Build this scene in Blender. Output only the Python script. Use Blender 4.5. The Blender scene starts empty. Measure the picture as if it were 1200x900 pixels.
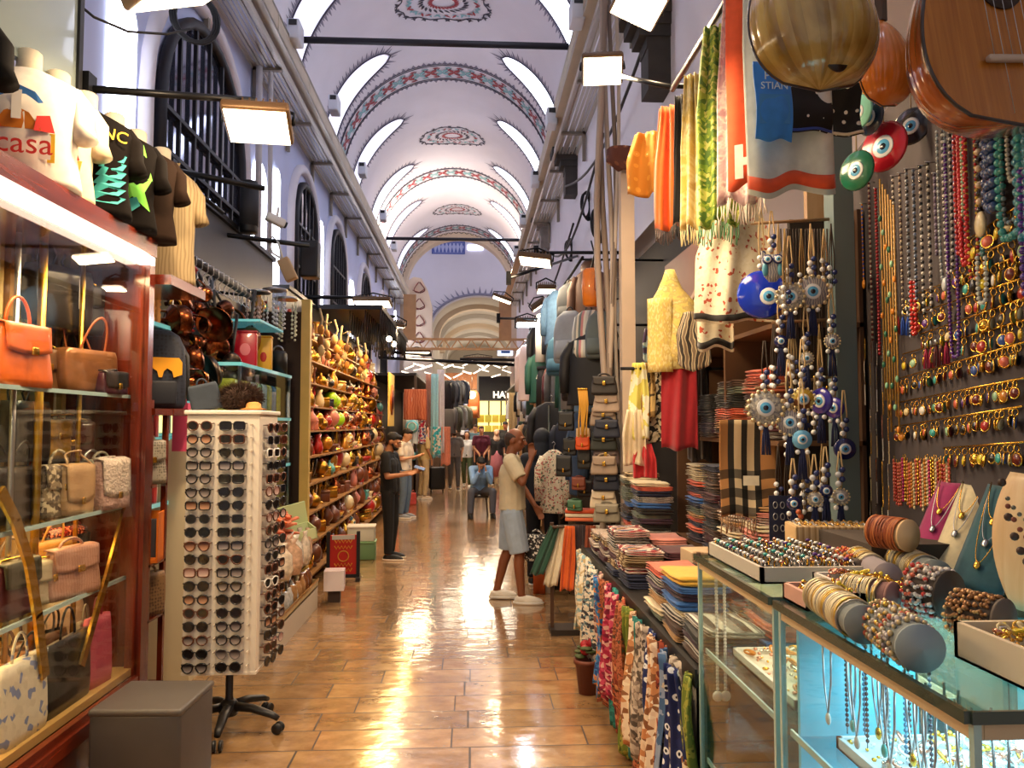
import bpy, bmesh, math, random
from mathutils import Vector, Matrix, Euler
PI = math.pi
R_ = math.radians
rnd = random.Random(7)
SC = bpy.context.scene
COL = SC.collection
H = 1.8
F = 900.0
PSI = math.atan(47 / F)
TH = math.atan(48 / F)
camd = bpy.data.cameras.new('camera')
cam = bpy.data.objects.new('camera', camd)
COL.objects.link(cam)
cam.location = (0, 0, H)
cam.rotation_euler = (PI / 2 + TH, 0, -PSI)
camd.sensor_fit = 'HORIZONTAL'
camd.sensor_width = 36.0
camd.lens = 36.0 * F / 1200.0
camd.clip_start = 0.05
camd.clip_end = 300
SC.camera = cam
_Rm = Euler((PI / 2 + TH, 0, -PSI)).to_matrix()
def W(px, py, X=None, Y=None, Z=None):
	"""point of the place seen at a spot of the photograph, on the plane X=, Y= or Z="""
	d = _Rm @ Vector(((px - 600) / F, (450 - py) / F, -1.0))
	if Y is not None:
		t = Y / d.y
	elif X is not None:
		t = X / d.x
	else:
		t = (Z - H) / d.z
	return Vector((0, 0, H)) + d * t
class MB:
	def __init__(s):
		s.v = []; s.f = []; s.m = []; s.s = []; s.uv = {}
	def add(s, vs, fs, mi=0, smooth=False, uv=None):
		b = len(s.v)
		s.v.extend(Vector(v) for v in vs)
		for f in fs:
			s.f.append(tuple(b + i for i in f)); s.m.append(mi); s.s.append(smooth)
		if uv:
			for i, t in enumerate(uv):
				s.uv[b + i] = t
		return s
	def box(s, c, d, mi=0, rz=0.0, M=None):
		x, y, z = d[0] / 2, d[1] / 2, d[2] / 2
		vs = [Vector(p) for p in ((-x, -y, -z), (x, -y, -z), (x, y, -z), (-x, y, -z), (-x, -y, z), (x, -y, z), (x, y, z), (-x, y, z))]
		if rz:
			vs = [Matrix.Rotation(rz, 3, 'Z') @ v for v in vs]
		if M is not None:
			vs = [M @ v for v in vs]
		vs = [v + Vector(c) for v in vs]
		return s.add(vs, [(0, 3, 2, 1), (4, 5, 6, 7), (0, 1, 5, 4), (1, 2, 6, 5), (2, 3, 7, 6), (3, 0, 4, 7)], mi)
	def b2(s, lo, hi, mi=0):
		return s.box([(a + b) / 2 for a, b in zip(lo, hi)], [abs(b - a) for a, b in zip(lo, hi)], mi)
	def rbox(s, c, d, r=0.01, mi=0, M=None, seg=3):
		"""box with rounded vertical and horizontal edges (soft cushion form)"""
		x, y, z = d[0] / 2, d[1] / 2, d[2] / 2
		r = min(r, x * .98, y * .98, z * .98)
		prof = []
		n = seg * 4
		rings = []
		for k in range(seg + 1):
			a = PI / 2 * k / seg
			rings.append((-z + r - r * math.cos(a), r - r * math.sin(a)))
		rings = rings + [(-a, b) for a, b in reversed(rings)]
		vs = []; fs = []
		cnt = (seg + 1) * 4
		for (zz, ins) in rings:
			for q, (sx, sy) in enumerate(((1, 1), (-1, 1), (-1, -1), (1, -1))):
				for k in range(seg + 1):
					a = PI / 2 * (q + k / seg)
					rr = r - ins
					vs.append(Vector((sx * (x - r) + rr * math.cos(a), sy * (y - r) + rr * math.sin(a), zz)))
		nr = len(rings)
		for i in range(nr - 1):
			for j in range(cnt):
				a, b = i * cnt + j, i * cnt + (j + 1) % cnt
				fs.append((a, b, b + cnt, a + cnt))
		fs.append(tuple(reversed(range(cnt)))); fs.append(tuple((nr - 1) * cnt + j for j in range(cnt)))
		if M is not None:
			vs = [M @ v for v in vs]
		vs = [v + Vector(c) for v in vs]
		return s.add(vs, fs, mi, True)
	def tube(s, pts, r, n=8, mi=0, closed=False, caps=True, smooth=True, flat=1.0):
		pts = [Vector(p) for p in pts]
		L = len(pts)
		rs = r if isinstance(r, (list, tuple)) else [r] * L
		vs = []
		up = None
		for i, p in enumerate(pts):
			if closed:
				t = pts[(i + 1) % L] - pts[i - 1]
			else:
				t = pts[min(i + 1, L - 1)] - pts[max(i - 1, 0)]
			if t.length < 1e-9:
				t = Vector((0, 0, 1))
			t.normalize()
			if up is None:
				up = Vector((0, 0, 1)) if abs(t.z) < .9 else Vector((0, 1, 0))
			a = t.cross(up)
			if a.length < 1e-6:
				a = t.cross(Vector((1, 0, 0)))
			a.normalize()
			b = a.cross(t); b.normalize(); up = b
			for k in range(n):
				q = 2 * PI * k / n
				vs.append(p + a * (rs[i] * math.cos(q)) + b * (rs[i] * flat * math.sin(q)))
		fs = []
		for i in range(L if closed else L - 1):
			for k in range(n):
				a_, b_ = i * n + k, i * n + (k + 1) % n
				c_, d_ = ((i + 1) % L) * n + (k + 1) % n, ((i + 1) % L) * n + k
				fs.append((a_, b_, c_, d_))
		if caps and not closed:
			fs.append(tuple(reversed(range(n)))); fs.append(tuple((L - 1) * n + k for k in range(n)))
		return s.add(vs, fs, mi, smooth)
	def bar(s, a, b, w, h=None, mi=0):
		"""square bar between two points"""
		a, b = Vector(a), Vector(b)
		h = h or w
		t = (b - a); L = t.length; t.normalize()
		up = Vector((0, 0, 1)) if abs(t.z) < .95 else Vector((0, 1, 0))
		x = t.cross(up).normalized(); z = x.cross(t).normalized()
		M = Matrix((x, t, z)).transposed()
		return s.box((a + b) / 2, (w, L, h), mi, M=M)
	def lathe(s, prof, n=16, c=(0, 0, 0), mi=0, M=None, smooth=True, arc=None):
		vs = []; fs = []
		c = Vector(c)
		for (r, z) in prof:
			for k in range(n):
				a = 2 * PI * k / n
				v = Vector((r * math.cos(a), r * math.sin(a), z))
				if M is not None:
					v = M @ v
				vs.append(v + c)
		for i in range(len(prof) - 1):
			for k in range(n):
				a, b = i * n + k, i * n + (k + 1) % n
				fs.append((a, b, b + n, a + n))
		if prof[0][0] > 1e-6:
			fs.append(tuple(reversed(range(n))))
		if prof[-1][0] > 1e-6:
			fs.append(tuple((len(prof) - 1) * n + k for k in range(n)))
		return s.add(vs, fs, mi, smooth)
	def ball(s, c, r, n=10, m=7, mi=0, M=None):
		if not isinstance(r, (list, tuple, Vector)):
			r = (r, r, r)
		c = Vector(c)
		vs = [Vector((0, 0, r[2]))]
		for i in range(1, m):
			a = PI * i / m
			for k in range(n):
				q = 2 * PI * k / n
				vs.append(Vector((r[0] * math.sin(a) * math.cos(q), r[1] * math.sin(a) * math.sin(q), r[2] * math.cos(a))))
		vs.append(Vector((0, 0, -r[2])))
		if M is not None:
			vs = [M @ v for v in vs]
		vs = [v + c for v in vs]
		fs = []
		for k in range(n):
			fs.append((0, 1 + k, 1 + (k + 1) % n))
		for i in range(m - 2):
			for k in range(n):
				a, b = 1 + i * n + k, 1 + i * n + (k + 1) % n
				fs.append((a, a + n, b + n, b))
		l = len(vs) - 1; o = 1 + (m - 2) * n
		for k in range(n):
			fs.append((l, o + (k + 1) % n, o + k))
		return s.add(vs, fs, mi, True)
	def prism(s, outline, t, M=None, c=(0, 0, 0), mi=0):
		"""outline in the local XZ plane, thickness t along local Y"""
		n = len(outline)
		vs = [Vector((x, -t / 2, z)) for x, z in outline] + [Vector((x, t / 2, z)) for x, z in outline]
		if M is not None:
			vs = [M @ v for v in vs]
		vs = [v + Vector(c) for v in vs]
		fs = [tuple(range(n)), tuple(reversed(range(n, 2 * n)))]
		for i in range(n):
			j = (i + 1) % n
			fs.append((i, n + i, n + j, j))
		return s.add(vs, fs, mi)
	def sheet(s, fn, nu, nv, t=0.004, mi=0, uvs=(1, 1), smooth=True):
		"""thick sheet over fn(u,v) -> point"""
		P = [[Vector(fn(i / nu, j / nv)) for i in range(nu + 1)] for j in range(nv + 1)]
		N = []
		for j in range(nv + 1):
			row = []
			for i in range(nu + 1):
				a = P[j][min(i + 1, nu)] - P[j][max(i - 1, 0)]
				b = P[min(j + 1, nv)][i] - P[max(j - 1, 0)][i]
				q = a.cross(b)
				row.append(q.normalized() if q.length > 1e-12 else Vector((0, 1, 0)))
			N.append(row)
		vs = []; uv = []
		for sg in (1, -1):
			for j in range(nv + 1):
				for i in range(nu + 1):
					vs.append(P[j][i] + N[j][i] * (sg * t / 2)); uv.append((i / nu * uvs[0], j / nv * uvs[1]))
		w = nu + 1; o = w * (nv + 1)
		fs = []
		for j in range(nv):
			for i in range(nu):
				a = j * w + i
				fs.append((a, a + 1, a + 1 + w, a + w)); fs.append((o + a, o + a + w, o + a + w + 1, o + a + 1))
		for i in range(nu):
			fs.append((i, o + i, o + i + 1, i + 1))
			a = nv * w + i
			fs.append((a, a + 1, o + a + 1, o + a))
		for j in range(nv):
			a = j * w
			fs.append((a, a + w, o + a + w, o + a))
			a = j * w + nu
			fs.append((a, o + a, o + a + w, a + w))
		return s.add(vs, fs, mi, smooth, uv)
	def merge(s, o, M=None, c=(0, 0, 0), mi=None):
		b = len(s.v)
		for v in o.v:
			s.v.append((M @ v if M is not None else v) + Vector(c))
		for f, m, q in zip(o.f, o.m, o.s):
			s.f.append(tuple(b + i for i in f)); s.m.append(m if mi is None else mi); s.s.append(q)
		for k, t in o.uv.items():
			s.uv[b + k] = t
		return s
	def mesh(s, name, mats):
		me = bpy.data.meshes.new(name)
		me.from_pydata([tuple(v) for v in s.v], [], s.f)
		for m in (mats if isinstance(mats, (list, tuple)) else [mats]):
			me.materials.append(m)
		me.polygons.foreach_set('material_index', s.m)
		me.polygons.foreach_set('use_smooth', s.s)
		if s.uv:
			l = me.uv_layers.new(name='UVMap')
			d = [0.0] * (2 * len(me.loops))
			vi = [0] * len(me.loops)
			me.loops.foreach_get('vertex_index', vi)
			for i, k in enumerate(vi):
				t = s.uv.get(k)
				if t:
					d[2 * i], d[2 * i + 1] = t
			l.data.foreach_set('uv', d)
		me.update()
		return me
	def build(s, name, mats, parent=None, loc=None, rot=None):
		o = bpy.data.objects.new(name, s.mesh(name, mats))
		COL.objects.link(o)
		if parent is not None:
			o.parent = parent
		if loc is not None:
			o.location = loc
		if rot is not None:
			o.rotation_euler = rot
		return o
def tag(o, label, cat, group=None, kind=None):
	o['label'] = label
	o['category'] = cat
	if group:
		o['group'] = group
	if kind:
		o['kind'] = kind
	return o
def thing(name, label, cat, loc=(0, 0, 0), rz=0.0, group=None, rot=None):
	o = bpy.data.objects.new(name, None)
	o.empty_display_size = .05
	COL.objects.link(o)
	o.location = loc
	o.rotation_euler = rot if rot is not None else (0, 0, rz)
	return tag(o, label, cat, group)
def struct(name, mb, mats, label=None, parent=None):
	o = mb.build(name, mats, parent)
	if parent is None:
		o['kind'] = 'structure'
	if label:
		o['label'] = label
	return o
def inst(name, me, parent=None, loc=None, rot=None, scale=None):
	o = bpy.data.objects.new(name, me)
	COL.objects.link(o)
	if parent is not None:
		o.parent = parent
	if loc is not None:
		o.location = loc
	if rot is not None:
		o.rotation_euler = rot
	if scale is not None:
		o.scale = scale if isinstance(scale, (tuple, list)) else (scale,) * 3
	return o
CH = {}
def dup(root, loc, rot=None, label=None, group=None, scale=None):
	r = root.copy(); COL.objects.link(r)
	r.location = loc
	if rot is not None:
		r.rotation_euler = rot
	if scale is not None:
		r.scale = scale if isinstance(scale, (tuple, list)) else (scale,) * 3
	if label:
		r['label'] = label
	if group:
		r['group'] = group
	for ch in list(root.children):
		c = ch.copy(); COL.objects.link(c); c.parent = r
		for g in list(ch.children):
			d = g.copy(); COL.objects.link(d); d.parent = c
	return r
def remove(root):
	for ch in list(root.children):
		remove(ch)
	bpy.data.objects.remove(root)
ORD = 'first second third fourth fifth sixth seventh eighth ninth tenth eleventh twelfth thirteenth fourteenth fifteenth sixteenth seventeenth eighteenth nineteenth twentieth'.split()
def ordn(i):
	"""0-based ordinal word"""
	if i < 20:
		return ORD[i]
	tens = {20: 'twenty', 30: 'thirty', 40: 'forty', 50: 'fifty', 60: 'sixty'}
	n = i + 1
	t = n // 10 * 10
	if n == t:
		return tens[t][:-1] + 'ieth'
	return tens[t] + '-' + ORD[n - t - 1]
def lin(c):
	if isinstance(c, str):
		c = c.lstrip('#')
		c = [int(c[i:i + 2], 16) / 255 for i in (0, 2, 4)]
	return tuple((x / 12.92 if x <= .04045 else ((x + .055) / 1.055) ** 2.4) for x in c[:3]) + (1,)
MATS = {}
def nodes(name):
	m = bpy.data.materials.new(name)
	m.use_nodes = True
	nt = m.node_tree
	b = nt.nodes.get('Principled BSDF')
	return m, nt, b
def mat(col, rough=.6, metal=0., noise=0., ns=8., bump=0., coat=0., emit=0., trans=0., alpha=1., spec=None, ecol=None, sheen=0.):
	key = (col, rough, metal, noise, ns, bump, coat, emit, trans, alpha, spec, ecol, sheen)
	if key in MATS:
		return MATS[key]
	m, nt, b = nodes('surface_%03d' % len(MATS))
	c = lin(col)
	b.inputs['Base Color'].default_value = c
	b.inputs['Roughness'].default_value = rough
	b.inputs['Metallic'].default_value = metal
	b.inputs['Coat Weight'].default_value = coat
	b.inputs['Transmission Weight'].default_value = trans
	b.inputs['Alpha'].default_value = alpha
	b.inputs['Sheen Weight'].default_value = sheen
	if spec is not None:
		b.inputs['Specular IOR Level'].default_value = spec
	if emit:
		b.inputs['Emission Color'].default_value = lin(ecol or col)
		b.inputs['Emission Strength'].default_value = emit
	if noise or bump:
		tc = nt.nodes.new('ShaderNodeTexCoord')
		n = nt.nodes.new('ShaderNodeTexNoise')
		n.inputs['Scale'].default_value = ns
		n.inputs['Detail'].default_value = 5
		nt.links.new(tc.outputs['Object'], n.inputs['Vector'])
		if noise:
			r = nt.nodes.new('ShaderNodeMapRange')
			r.inputs['From Min'].default_value = .3
			r.inputs['From Max'].default_value = .7
			r.inputs['To Min'].default_value = 1 - noise
			r.inputs['To Max'].default_value = 1 + noise
			mx = nt.nodes.new('ShaderNodeVectorMath'); mx.operation = 'MULTIPLY'
			mx.inputs[0].default_value = c[:3]
			nt.links.new(n.outputs['Fac'], r.inputs['Value'])
			nt.links.new(r.outputs['Result'], mx.inputs[1])
			nt.links.new(mx.outputs['Vector'], b.inputs['Base Color'])
		if bump:
			bp = nt.nodes.new('ShaderNodeBump')
			bp.inputs['Strength'].default_value = bump
			bp.inputs['Distance'].default_value = .02
			nt.links.new(n.outputs['Fac'], bp.inputs['Height'])
			nt.links.new(bp.outputs['Normal'], b.inputs['Normal'])
	MATS[key] = m
	return m
def ramp(nt, stops, const=True):
	r = nt.nodes.new('ShaderNodeValToRGB')
	cr = r.color_ramp
	cr.interpolation = 'CONSTANT' if const else 'LINEAR'
	while len(cr.elements) < len(stops):
		cr.elements.new(.5)
	for e, (p, c) in zip(cr.elements, stops):
		e.position = p; e.color = lin(c)
	return r
def pat(kind, cols, scale=10., rough=.8, coord='UV', stretch=(1, 1, 1), const=True, seed=0., coat=0.):
	"""patterned cloth / paper: 'noise','voronoi','stripe_u','stripe_v','wave','magic','dots'"""
	key = ('pat', kind, tuple(cols), scale, rough, coord, stretch, const, seed, coat)
	if key in MATS:
		return MATS[key]
	m, nt, b = nodes('pattern_%03d' % len(MATS))
	b.inputs['Roughness'].default_value = rough
	b.inputs['Coat Weight'].default_value = coat
	tc = nt.nodes.new('ShaderNodeTexCoord')
	mp = nt.nodes.new('ShaderNodeMapping')
	mp.inputs['Scale'].default_value = stretch
	mp.inputs['Location'].default_value = (seed, seed * 1.7, seed * .3)
	nt.links.new(tc.outputs[coord], mp.inputs['Vector'])
	N = len(cols)
	if kind in ('noise', 'magic'):
		n = nt.nodes.new('ShaderNodeTexNoise')
		n.inputs['Scale'].default_value = scale
		n.inputs['Detail'].default_value = 3
		n.inputs['Distortion'].default_value = 1.0 if kind == 'magic' else 0
		out = n.outputs['Fac']
		stops = [(0, cols[0])] + [(.36 + .28 * (i) / (N - 1), cols[i]) for i in range(1, N)]
	elif kind == 'voronoi':
		n = nt.nodes.new('ShaderNodeTexVoronoi')
		n.inputs['Scale'].default_value = scale
		sp = nt.nodes.new('ShaderNodeSeparateColor')
		nt.links.new(n.outputs['Color'], sp.inputs[0])
		out = sp.outputs[0]
		stops = [(i / N, cols[i]) for i in range(N)]
	elif kind == 'dots':
		n = nt.nodes.new('ShaderNodeTexVoronoi')
		n.inputs['Scale'].default_value = scale
		n.inputs['Randomness'].default_value = .35
		out = n.outputs['Distance']
		stops = [(i * .42 / (N - 1), cols[i]) for i in range(N)]
	elif kind in ('stripe_u', 'stripe_v'):
		sp = nt.nodes.new('ShaderNodeSeparateXYZ')
		nt.links.new(mp.outputs['Vector'], sp.inputs[0])
		mu = nt.nodes.new('ShaderNodeMath'); mu.operation = 'MULTIPLY'; mu.inputs[1].default_value = scale
		nt.links.new(sp.outputs[0 if kind == 'stripe_u' else 1], mu.inputs[0])
		fr = nt.nodes.new('ShaderNodeMath'); fr.operation = 'FRACT'
		nt.links.new(mu.outputs[0], fr.inputs[0])
		out = fr.outputs[0]
		n = None
		stops = [(i / N, cols[i]) for i in range(N)]
	elif kind == 'wave':
		n = nt.nodes.new('ShaderNodeTexWave')
		n.inputs['Scale'].default_value = scale
		n.inputs['Distortion'].default_value = 6
		n.inputs['Detail'].default_value = 2
		out = n.outputs['Fac']
		stops = [(i / N, cols[i]) for i in range(N)]
	if n is not None:
		nt.links.new(mp.outputs['Vector'], n.inputs['Vector'])
	r = ramp(nt, stops, const)
	nt.links.new(out, r.inputs[0])
	nt.links.new(r.outputs[0], b.inputs['Base Color'])
	MATS[key] = m
	return m
def wood(c1, c2, scale=3., rough=.35, coat=.3, axis=2, stretch=12.):
	key = ('wood', c1, c2, scale, rough, coat, axis, stretch)
	if key in MATS:
		return MATS[key]
	m, nt, b = nodes('wood_%03d' % len(MATS))
	b.inputs['Roughness'].default_value = rough
	b.inputs['Coat Weight'].default_value = coat
	b.inputs['Coat Roughness'].default_value = .12
	tc = nt.nodes.new('ShaderNodeTexCoord')
	mp = nt.nodes.new('ShaderNodeMapping')
	st = [stretch] * 3; st[axis] = 1
	mp.inputs['Scale'].default_value = st
	n = nt.nodes.new('ShaderNodeTexNoise')
	n.inputs['Scale'].default_value = scale
	n.inputs['Detail'].default_value = 6
	n.inputs['Distortion'].default_value = .6
	nt.links.new(tc.outputs['Object'], mp.inputs['Vector'])
	nt.links.new(mp.outputs['Vector'], n.inputs['Vector'])
	r = ramp(nt, [(.3, c1), (.7, c2)], False)
	nt.links.new(n.outputs['Fac'], r.inputs[0])
	nt.links.new(r.outputs[0], b.inputs['Base Color'])
	MATS[key] = m
	return m
def glassmat(tint=(.93, .98, .96), refl=.12):
	"""thin clear pane: mostly see-through with a faint mirror"""
	key = ('glass', tint, refl)
	if key in MATS:
		return MATS[key]
	m = bpy.data.materials.new('clear_glass'); m.use_nodes = True
	nt = m.node_tree; nt.nodes.clear()
	out = nt.nodes.new('ShaderNodeOutputMaterial')
	tr = nt.nodes.new('ShaderNodeBsdfTransparent'); tr.inputs[0].default_value = tint + (1,)
	gl = nt.nodes.new('ShaderNodeBsdfGlossy'); gl.inputs['Roughness'].default_value = .02
	fr = nt.nodes.new('ShaderNodeLayerWeight'); fr.inputs[0].default_value = .5
	pw = nt.nodes.new('ShaderNodeMath'); pw.operation = 'POWER'; pw.inputs[1].default_value = 4
	nt.links.new(fr.outputs['Facing'], pw.inputs[0])
	mu = nt.nodes.new('ShaderNodeMath'); mu.operation = 'MULTIPLY_ADD'; mu.inputs[1].default_value = .55; mu.inputs[2].default_value = refl * .3; mu.use_clamp = True
	mx = nt.nodes.new('ShaderNodeMixShader')
	nt.links.new(pw.outputs[0], mu.inputs[0]); nt.links.new(mu.outputs[0], mx.inputs[0])
	nt.links.new(tr.outputs[0], mx.inputs[1]); nt.links.new(gl.outputs[0], mx.inputs[2])
	nt.links.new(mx.outputs[0], out.inputs[0])
	MATS[key] = m
	return m
def text_mesh(s, size, depth, font=None, bold=0.0):
	cu = bpy.data.curves.new('lettering', 'FONT')
	cu.body = s; cu.size = size; cu.extrude = depth; cu.align_x = 'CENTER'; cu.align_y = 'CENTER'
	cu.offset = bold
	cu.resolution_u = 3
	o = bpy.data.objects.new('lettering', cu)
	COL.objects.link(o)
	dg = bpy.context.evaluated_depsgraph_get()
	me = bpy.data.meshes.new_from_object(o.evaluated_get(dg))
	bpy.data.objects.remove(o)
	return me
def lettering(s, size, depth, m, parent, loc, rot, name='lettering', bold=0.0):
	me = text_mesh(s, size, depth, bold=bold)
	me.materials.clear(); me.materials.append(m)
	return inst(name, me, parent, loc, rot)
BLK = mat('#161516', .45)
BLKM = mat('#1b1b1d', .4, .6)
STEEL = mat('#b9b9bd', .28, 1.)
GOLD = mat('#e2b04a', .25, 1.)
BRASS = mat('#c79a3e', .3, 1., noise=.15, ns=20.)
WHITE = mat('#eeeae2', .5)
CREAM = mat('#e8dcc4', .6)
def solo(mb, name, m, label, cat, loc=None, rot=None, group=None):
	return tag(mb.build(name, m, None, loc, rot), label, cat, group)
def area(loc, rot, sx, sy, power, col, spread=PI):
	l = bpy.data.lights.new('lamp_light', 'AREA')
	l.shape = 'RECTANGLE'; l.size = sx; l.size_y = sy; l.energy = power; l.color = lin(col)[:3]; l.spread = spread
	o = bpy.data.objects.new('lamp_light', l); COL.objects.link(o)
	o.location = loc; o.rotation_euler = rot
	return o
# == the hall
VX, VR, VZ = -.525, 2.25, 7.05
XL, XR = VX - VR, VX + VR
YE = 29.6
def vp(th, y, off=0.0):
	"""point of the vault: th from the left springing (0) to the right (pi); off = inwards"""
	r = VR - off
	return Vector((VX - r * math.cos(th), y, VZ + r * math.sin(th)))
plaster = mat('#ece7ee', .85, noise=.05, ns=.9)
plaster_blue = mat('#ccd4f6', .8, noise=.07, ns=.8)
ink = mat('#4a4653', .8)
inkl = mat('#8f8b9c', .8)
ornred = mat('#a8434c', .7)
ornteal = mat('#8fc0c6', .7)
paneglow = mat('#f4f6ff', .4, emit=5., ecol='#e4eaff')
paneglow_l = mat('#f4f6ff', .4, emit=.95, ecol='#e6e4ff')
splay_glow = mat('#f4f6ff', .4, emit=7., ecol='#eef2ff')
m, nt, b = nodes('polished_travertine')
tc = nt.nodes.new('ShaderNodeTexCoord'); sp = nt.nodes.new('ShaderNodeSeparateXYZ')
nt.links.new(tc.outputs['Object'], sp.inputs[0])
def mth(op, a, bb=None, nt=nt):
	q = nt.nodes.new('ShaderNodeMath'); q.operation = op
	for i, x in enumerate((a, bb)):
		if x is None:
			continue
		if isinstance(x, (int, float)):
			q.inputs[i].default_value = x
		else:
			nt.links.new(x, q.inputs[i])
	return q.outputs[0]
ry = mth('DIVIDE', sp.outputs[1], .275)
row = mth('FLOOR', ry)
fy = mth('FRACT', ry)
wn = nt.nodes.new('ShaderNodeTexWhiteNoise'); wn.noise_dimensions = '1D'
nt.links.new(row, wn.inputs['W'])
rx = mth('ADD', mth('DIVIDE', sp.outputs[0], mth('ADD', mth('MULTIPLY', wn.outputs['Value'], .35), .62)), mth('MULTIPLY', wn.outputs['Value'], 7.3))
colm = mth('FLOOR', rx)
fx = mth('FRACT', rx)
gap = mth('MAXIMUM', mth('LESS_THAN', fy, .036), mth('LESS_THAN', fx, .013))
cb = nt.nodes.new('ShaderNodeCombineXYZ'); nt.links.new(row, cb.inputs[0]); nt.links.new(colm, cb.inputs[1])
w2 = nt.nodes.new('ShaderNodeTexWhiteNoise'); w2.noise_dimensions = '3D'; nt.links.new(cb.outputs[0], w2.inputs['Vector'])
mp = nt.nodes.new('ShaderNodeMapping'); mp.inputs['Scale'].default_value = (1.5, 2.3, 1)
nt.links.new(tc.outputs['Object'], mp.inputs[0])
ad = nt.nodes.new('ShaderNodeVectorMath'); ad.operation = 'ADD'; nt.links.new(mp.outputs[0], ad.inputs[0])
sc_ = nt.nodes.new('ShaderNodeVectorMath'); sc_.operation = 'SCALE'; sc_.inputs['Scale'].default_value = 9
nt.links.new(w2.outputs['Color'], sc_.inputs[0]); nt.links.new(sc_.outputs[0], ad.inputs[1])
n1 = nt.nodes.new('ShaderNodeTexNoise'); n1.inputs['Scale'].default_value = 2.2; n1.inputs['Detail'].default_value = 8; n1.inputs['Roughness'].default_value = .65
nt.links.new(ad.outputs[0], n1.inputs['Vector'])
r1 = ramp(nt, [(.3, '#7d5d3c'), (.5, '#9f7a52'), (.72, '#bb976a')], False)
nt.links.new(n1.outputs['Fac'], r1.inputs[0])
tone = nt.nodes.new('ShaderNodeVectorMath'); tone.operation = 'SCALE'
nt.links.new(r1.outputs[0], tone.inputs[0]); nt.links.new(mth('ADD', mth('MULTIPLY', w2.outputs['Value'], .32), .8), tone.inputs['Scale'])
n2 = nt.nodes.new('ShaderNodeTexNoise'); n2.inputs['Scale'].default_value = 26; n2.inputs['Detail'].default_value = 4
nt.links.new(ad.outputs[0], n2.inputs['Vector'])
n3 = nt.nodes.new('ShaderNodeTexNoise'); n3.inputs['Scale'].default_value = 1.4
nt.links.new(tc.outputs['Object'], n3.inputs['Vector'])
pit = mth('MULTIPLY', mth('GREATER_THAN', n2.outputs['Fac'], .66), mth('GREATER_THAN', n3.outputs['Fac'], .52))
dark = mth('MAXIMUM', gap, mth('MULTIPLY', pit, .7))
mx = nt.nodes.new('ShaderNodeMixRGB'); nt.links.new(dark, mx.inputs[0]); nt.links.new(tone.outputs[0], mx.inputs[1]); mx.inputs[2].default_value = lin('#33231a')
nt.links.new(mx.outputs[0], b.inputs['Base Color'])
nt.links.new(mth('ADD', mth('MULTIPLY', dark, .5), mth('ADD', mth('MULTIPLY', n3.outputs['Fac'], .16), .10)), b.inputs['Roughness'])
b.inputs['Specular IOR Level'].default_value = .75
b.inputs['Coat Weight'].default_value = .7
b.inputs['Coat Roughness'].default_value = .09
b.inputs['Coat IOR'].default_value = 1.5
bp = nt.nodes.new('ShaderNodeBump'); bp.inputs['Strength'].default_value = .22; bp.inputs['Distance'].default_value = .02
n4 = nt.nodes.new('ShaderNodeTexNoise'); n4.inputs['Scale'].default_value = 3.2; n4.inputs['Detail'].default_value = 3
nt.links.new(ad.outputs[0], n4.inputs['Vector'])
nt.links.new(mth('SUBTRACT', n4.outputs['Fac'], mth('MULTIPLY', dark, .25)), bp.inputs['Height'])
nt.links.new(bp.outputs[0], b.inputs['Normal']); nt.links.new(bp.outputs[0], b.inputs['Coat Normal'])
floor_mat = m
q = MB().b2((-7, -3, -.2), (6, 62, 0))
struct('floor', q, floor_mat)
arch_win = []
def arch_outline(w, h, n=14, pointed=False):
	"""arch outline (x,z) standing on z=0: width w, total height h, round head"""
	r = w / 2
	pts = [(-r, 0), (-r, h - r)]
	for k in range(1, n):
		a = PI - PI * k / n
		pts.append((r * math.cos(a), h - r + r * math.sin(a)))
	pts += [(r, h - r), (r, 0)]
	return pts
q = MB().b2((XL - .35, -3, 0), (XL, YE, VZ + .4))
struct('wall_left', q, plaster_blue)
q = MB().b2((XR, -3, 3.75), (XR + .9, YE, VZ + .4)).b2((2.5, -3, 0), (2.8, 5.6, 3.75)).b2((1.95, 5.6, 0), (2.8, YE, 3.75))
struct('wall_right', q, plaster)
q = MB()
nT, nY = 40, 26
vs = []
for j in range(nY + 1):
	for i in range(nT + 1):
		vs.append(vp(PI * i / nT, -3 + (YE + 3) * j / nY))
fs = []
for j in range(nY):
	for i in range(nT):
		a = j * (nT + 1) + i
		fs.append((a, a + nT + 1, a + nT + 2, a + 1))
q.add(vs, fs, 0, True)
vs2 = [Vector((VX + (v.x - VX) * 1.15, v.y, VZ + (v.z - VZ) * 1.15)) for v in vs]
q.add(vs2, [tuple(reversed(f)) for f in fs], 0, True)
struct('ceiling', q, plaster)
wn_ = [0]
SKY_Y = [1.6, 5.0, 8.3, 11.6, 14.75, 17.9, 21.1, 24.5, 28.0]
THM = R_(60)
def skyout(y0, side, n=22, grow=0.0):
	pts = []
	w = .43 + grow
	for k in range(n + 1):
		t = k / n
		th = R_(3) + (THM + grow / VR - R_(3)) * t
		pts.append((y0 - w * (1 - t ** 3.2) ** .5 if t < 1 else y0, th))
	for k in range(n, -1, -1):
		t = k / n
		th = R_(3) + (THM + grow / VR - R_(3)) * t
		if t < 1:
			pts.append((y0 + w * (1 - t ** 3.2) ** .5, th))
	return pts
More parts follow.
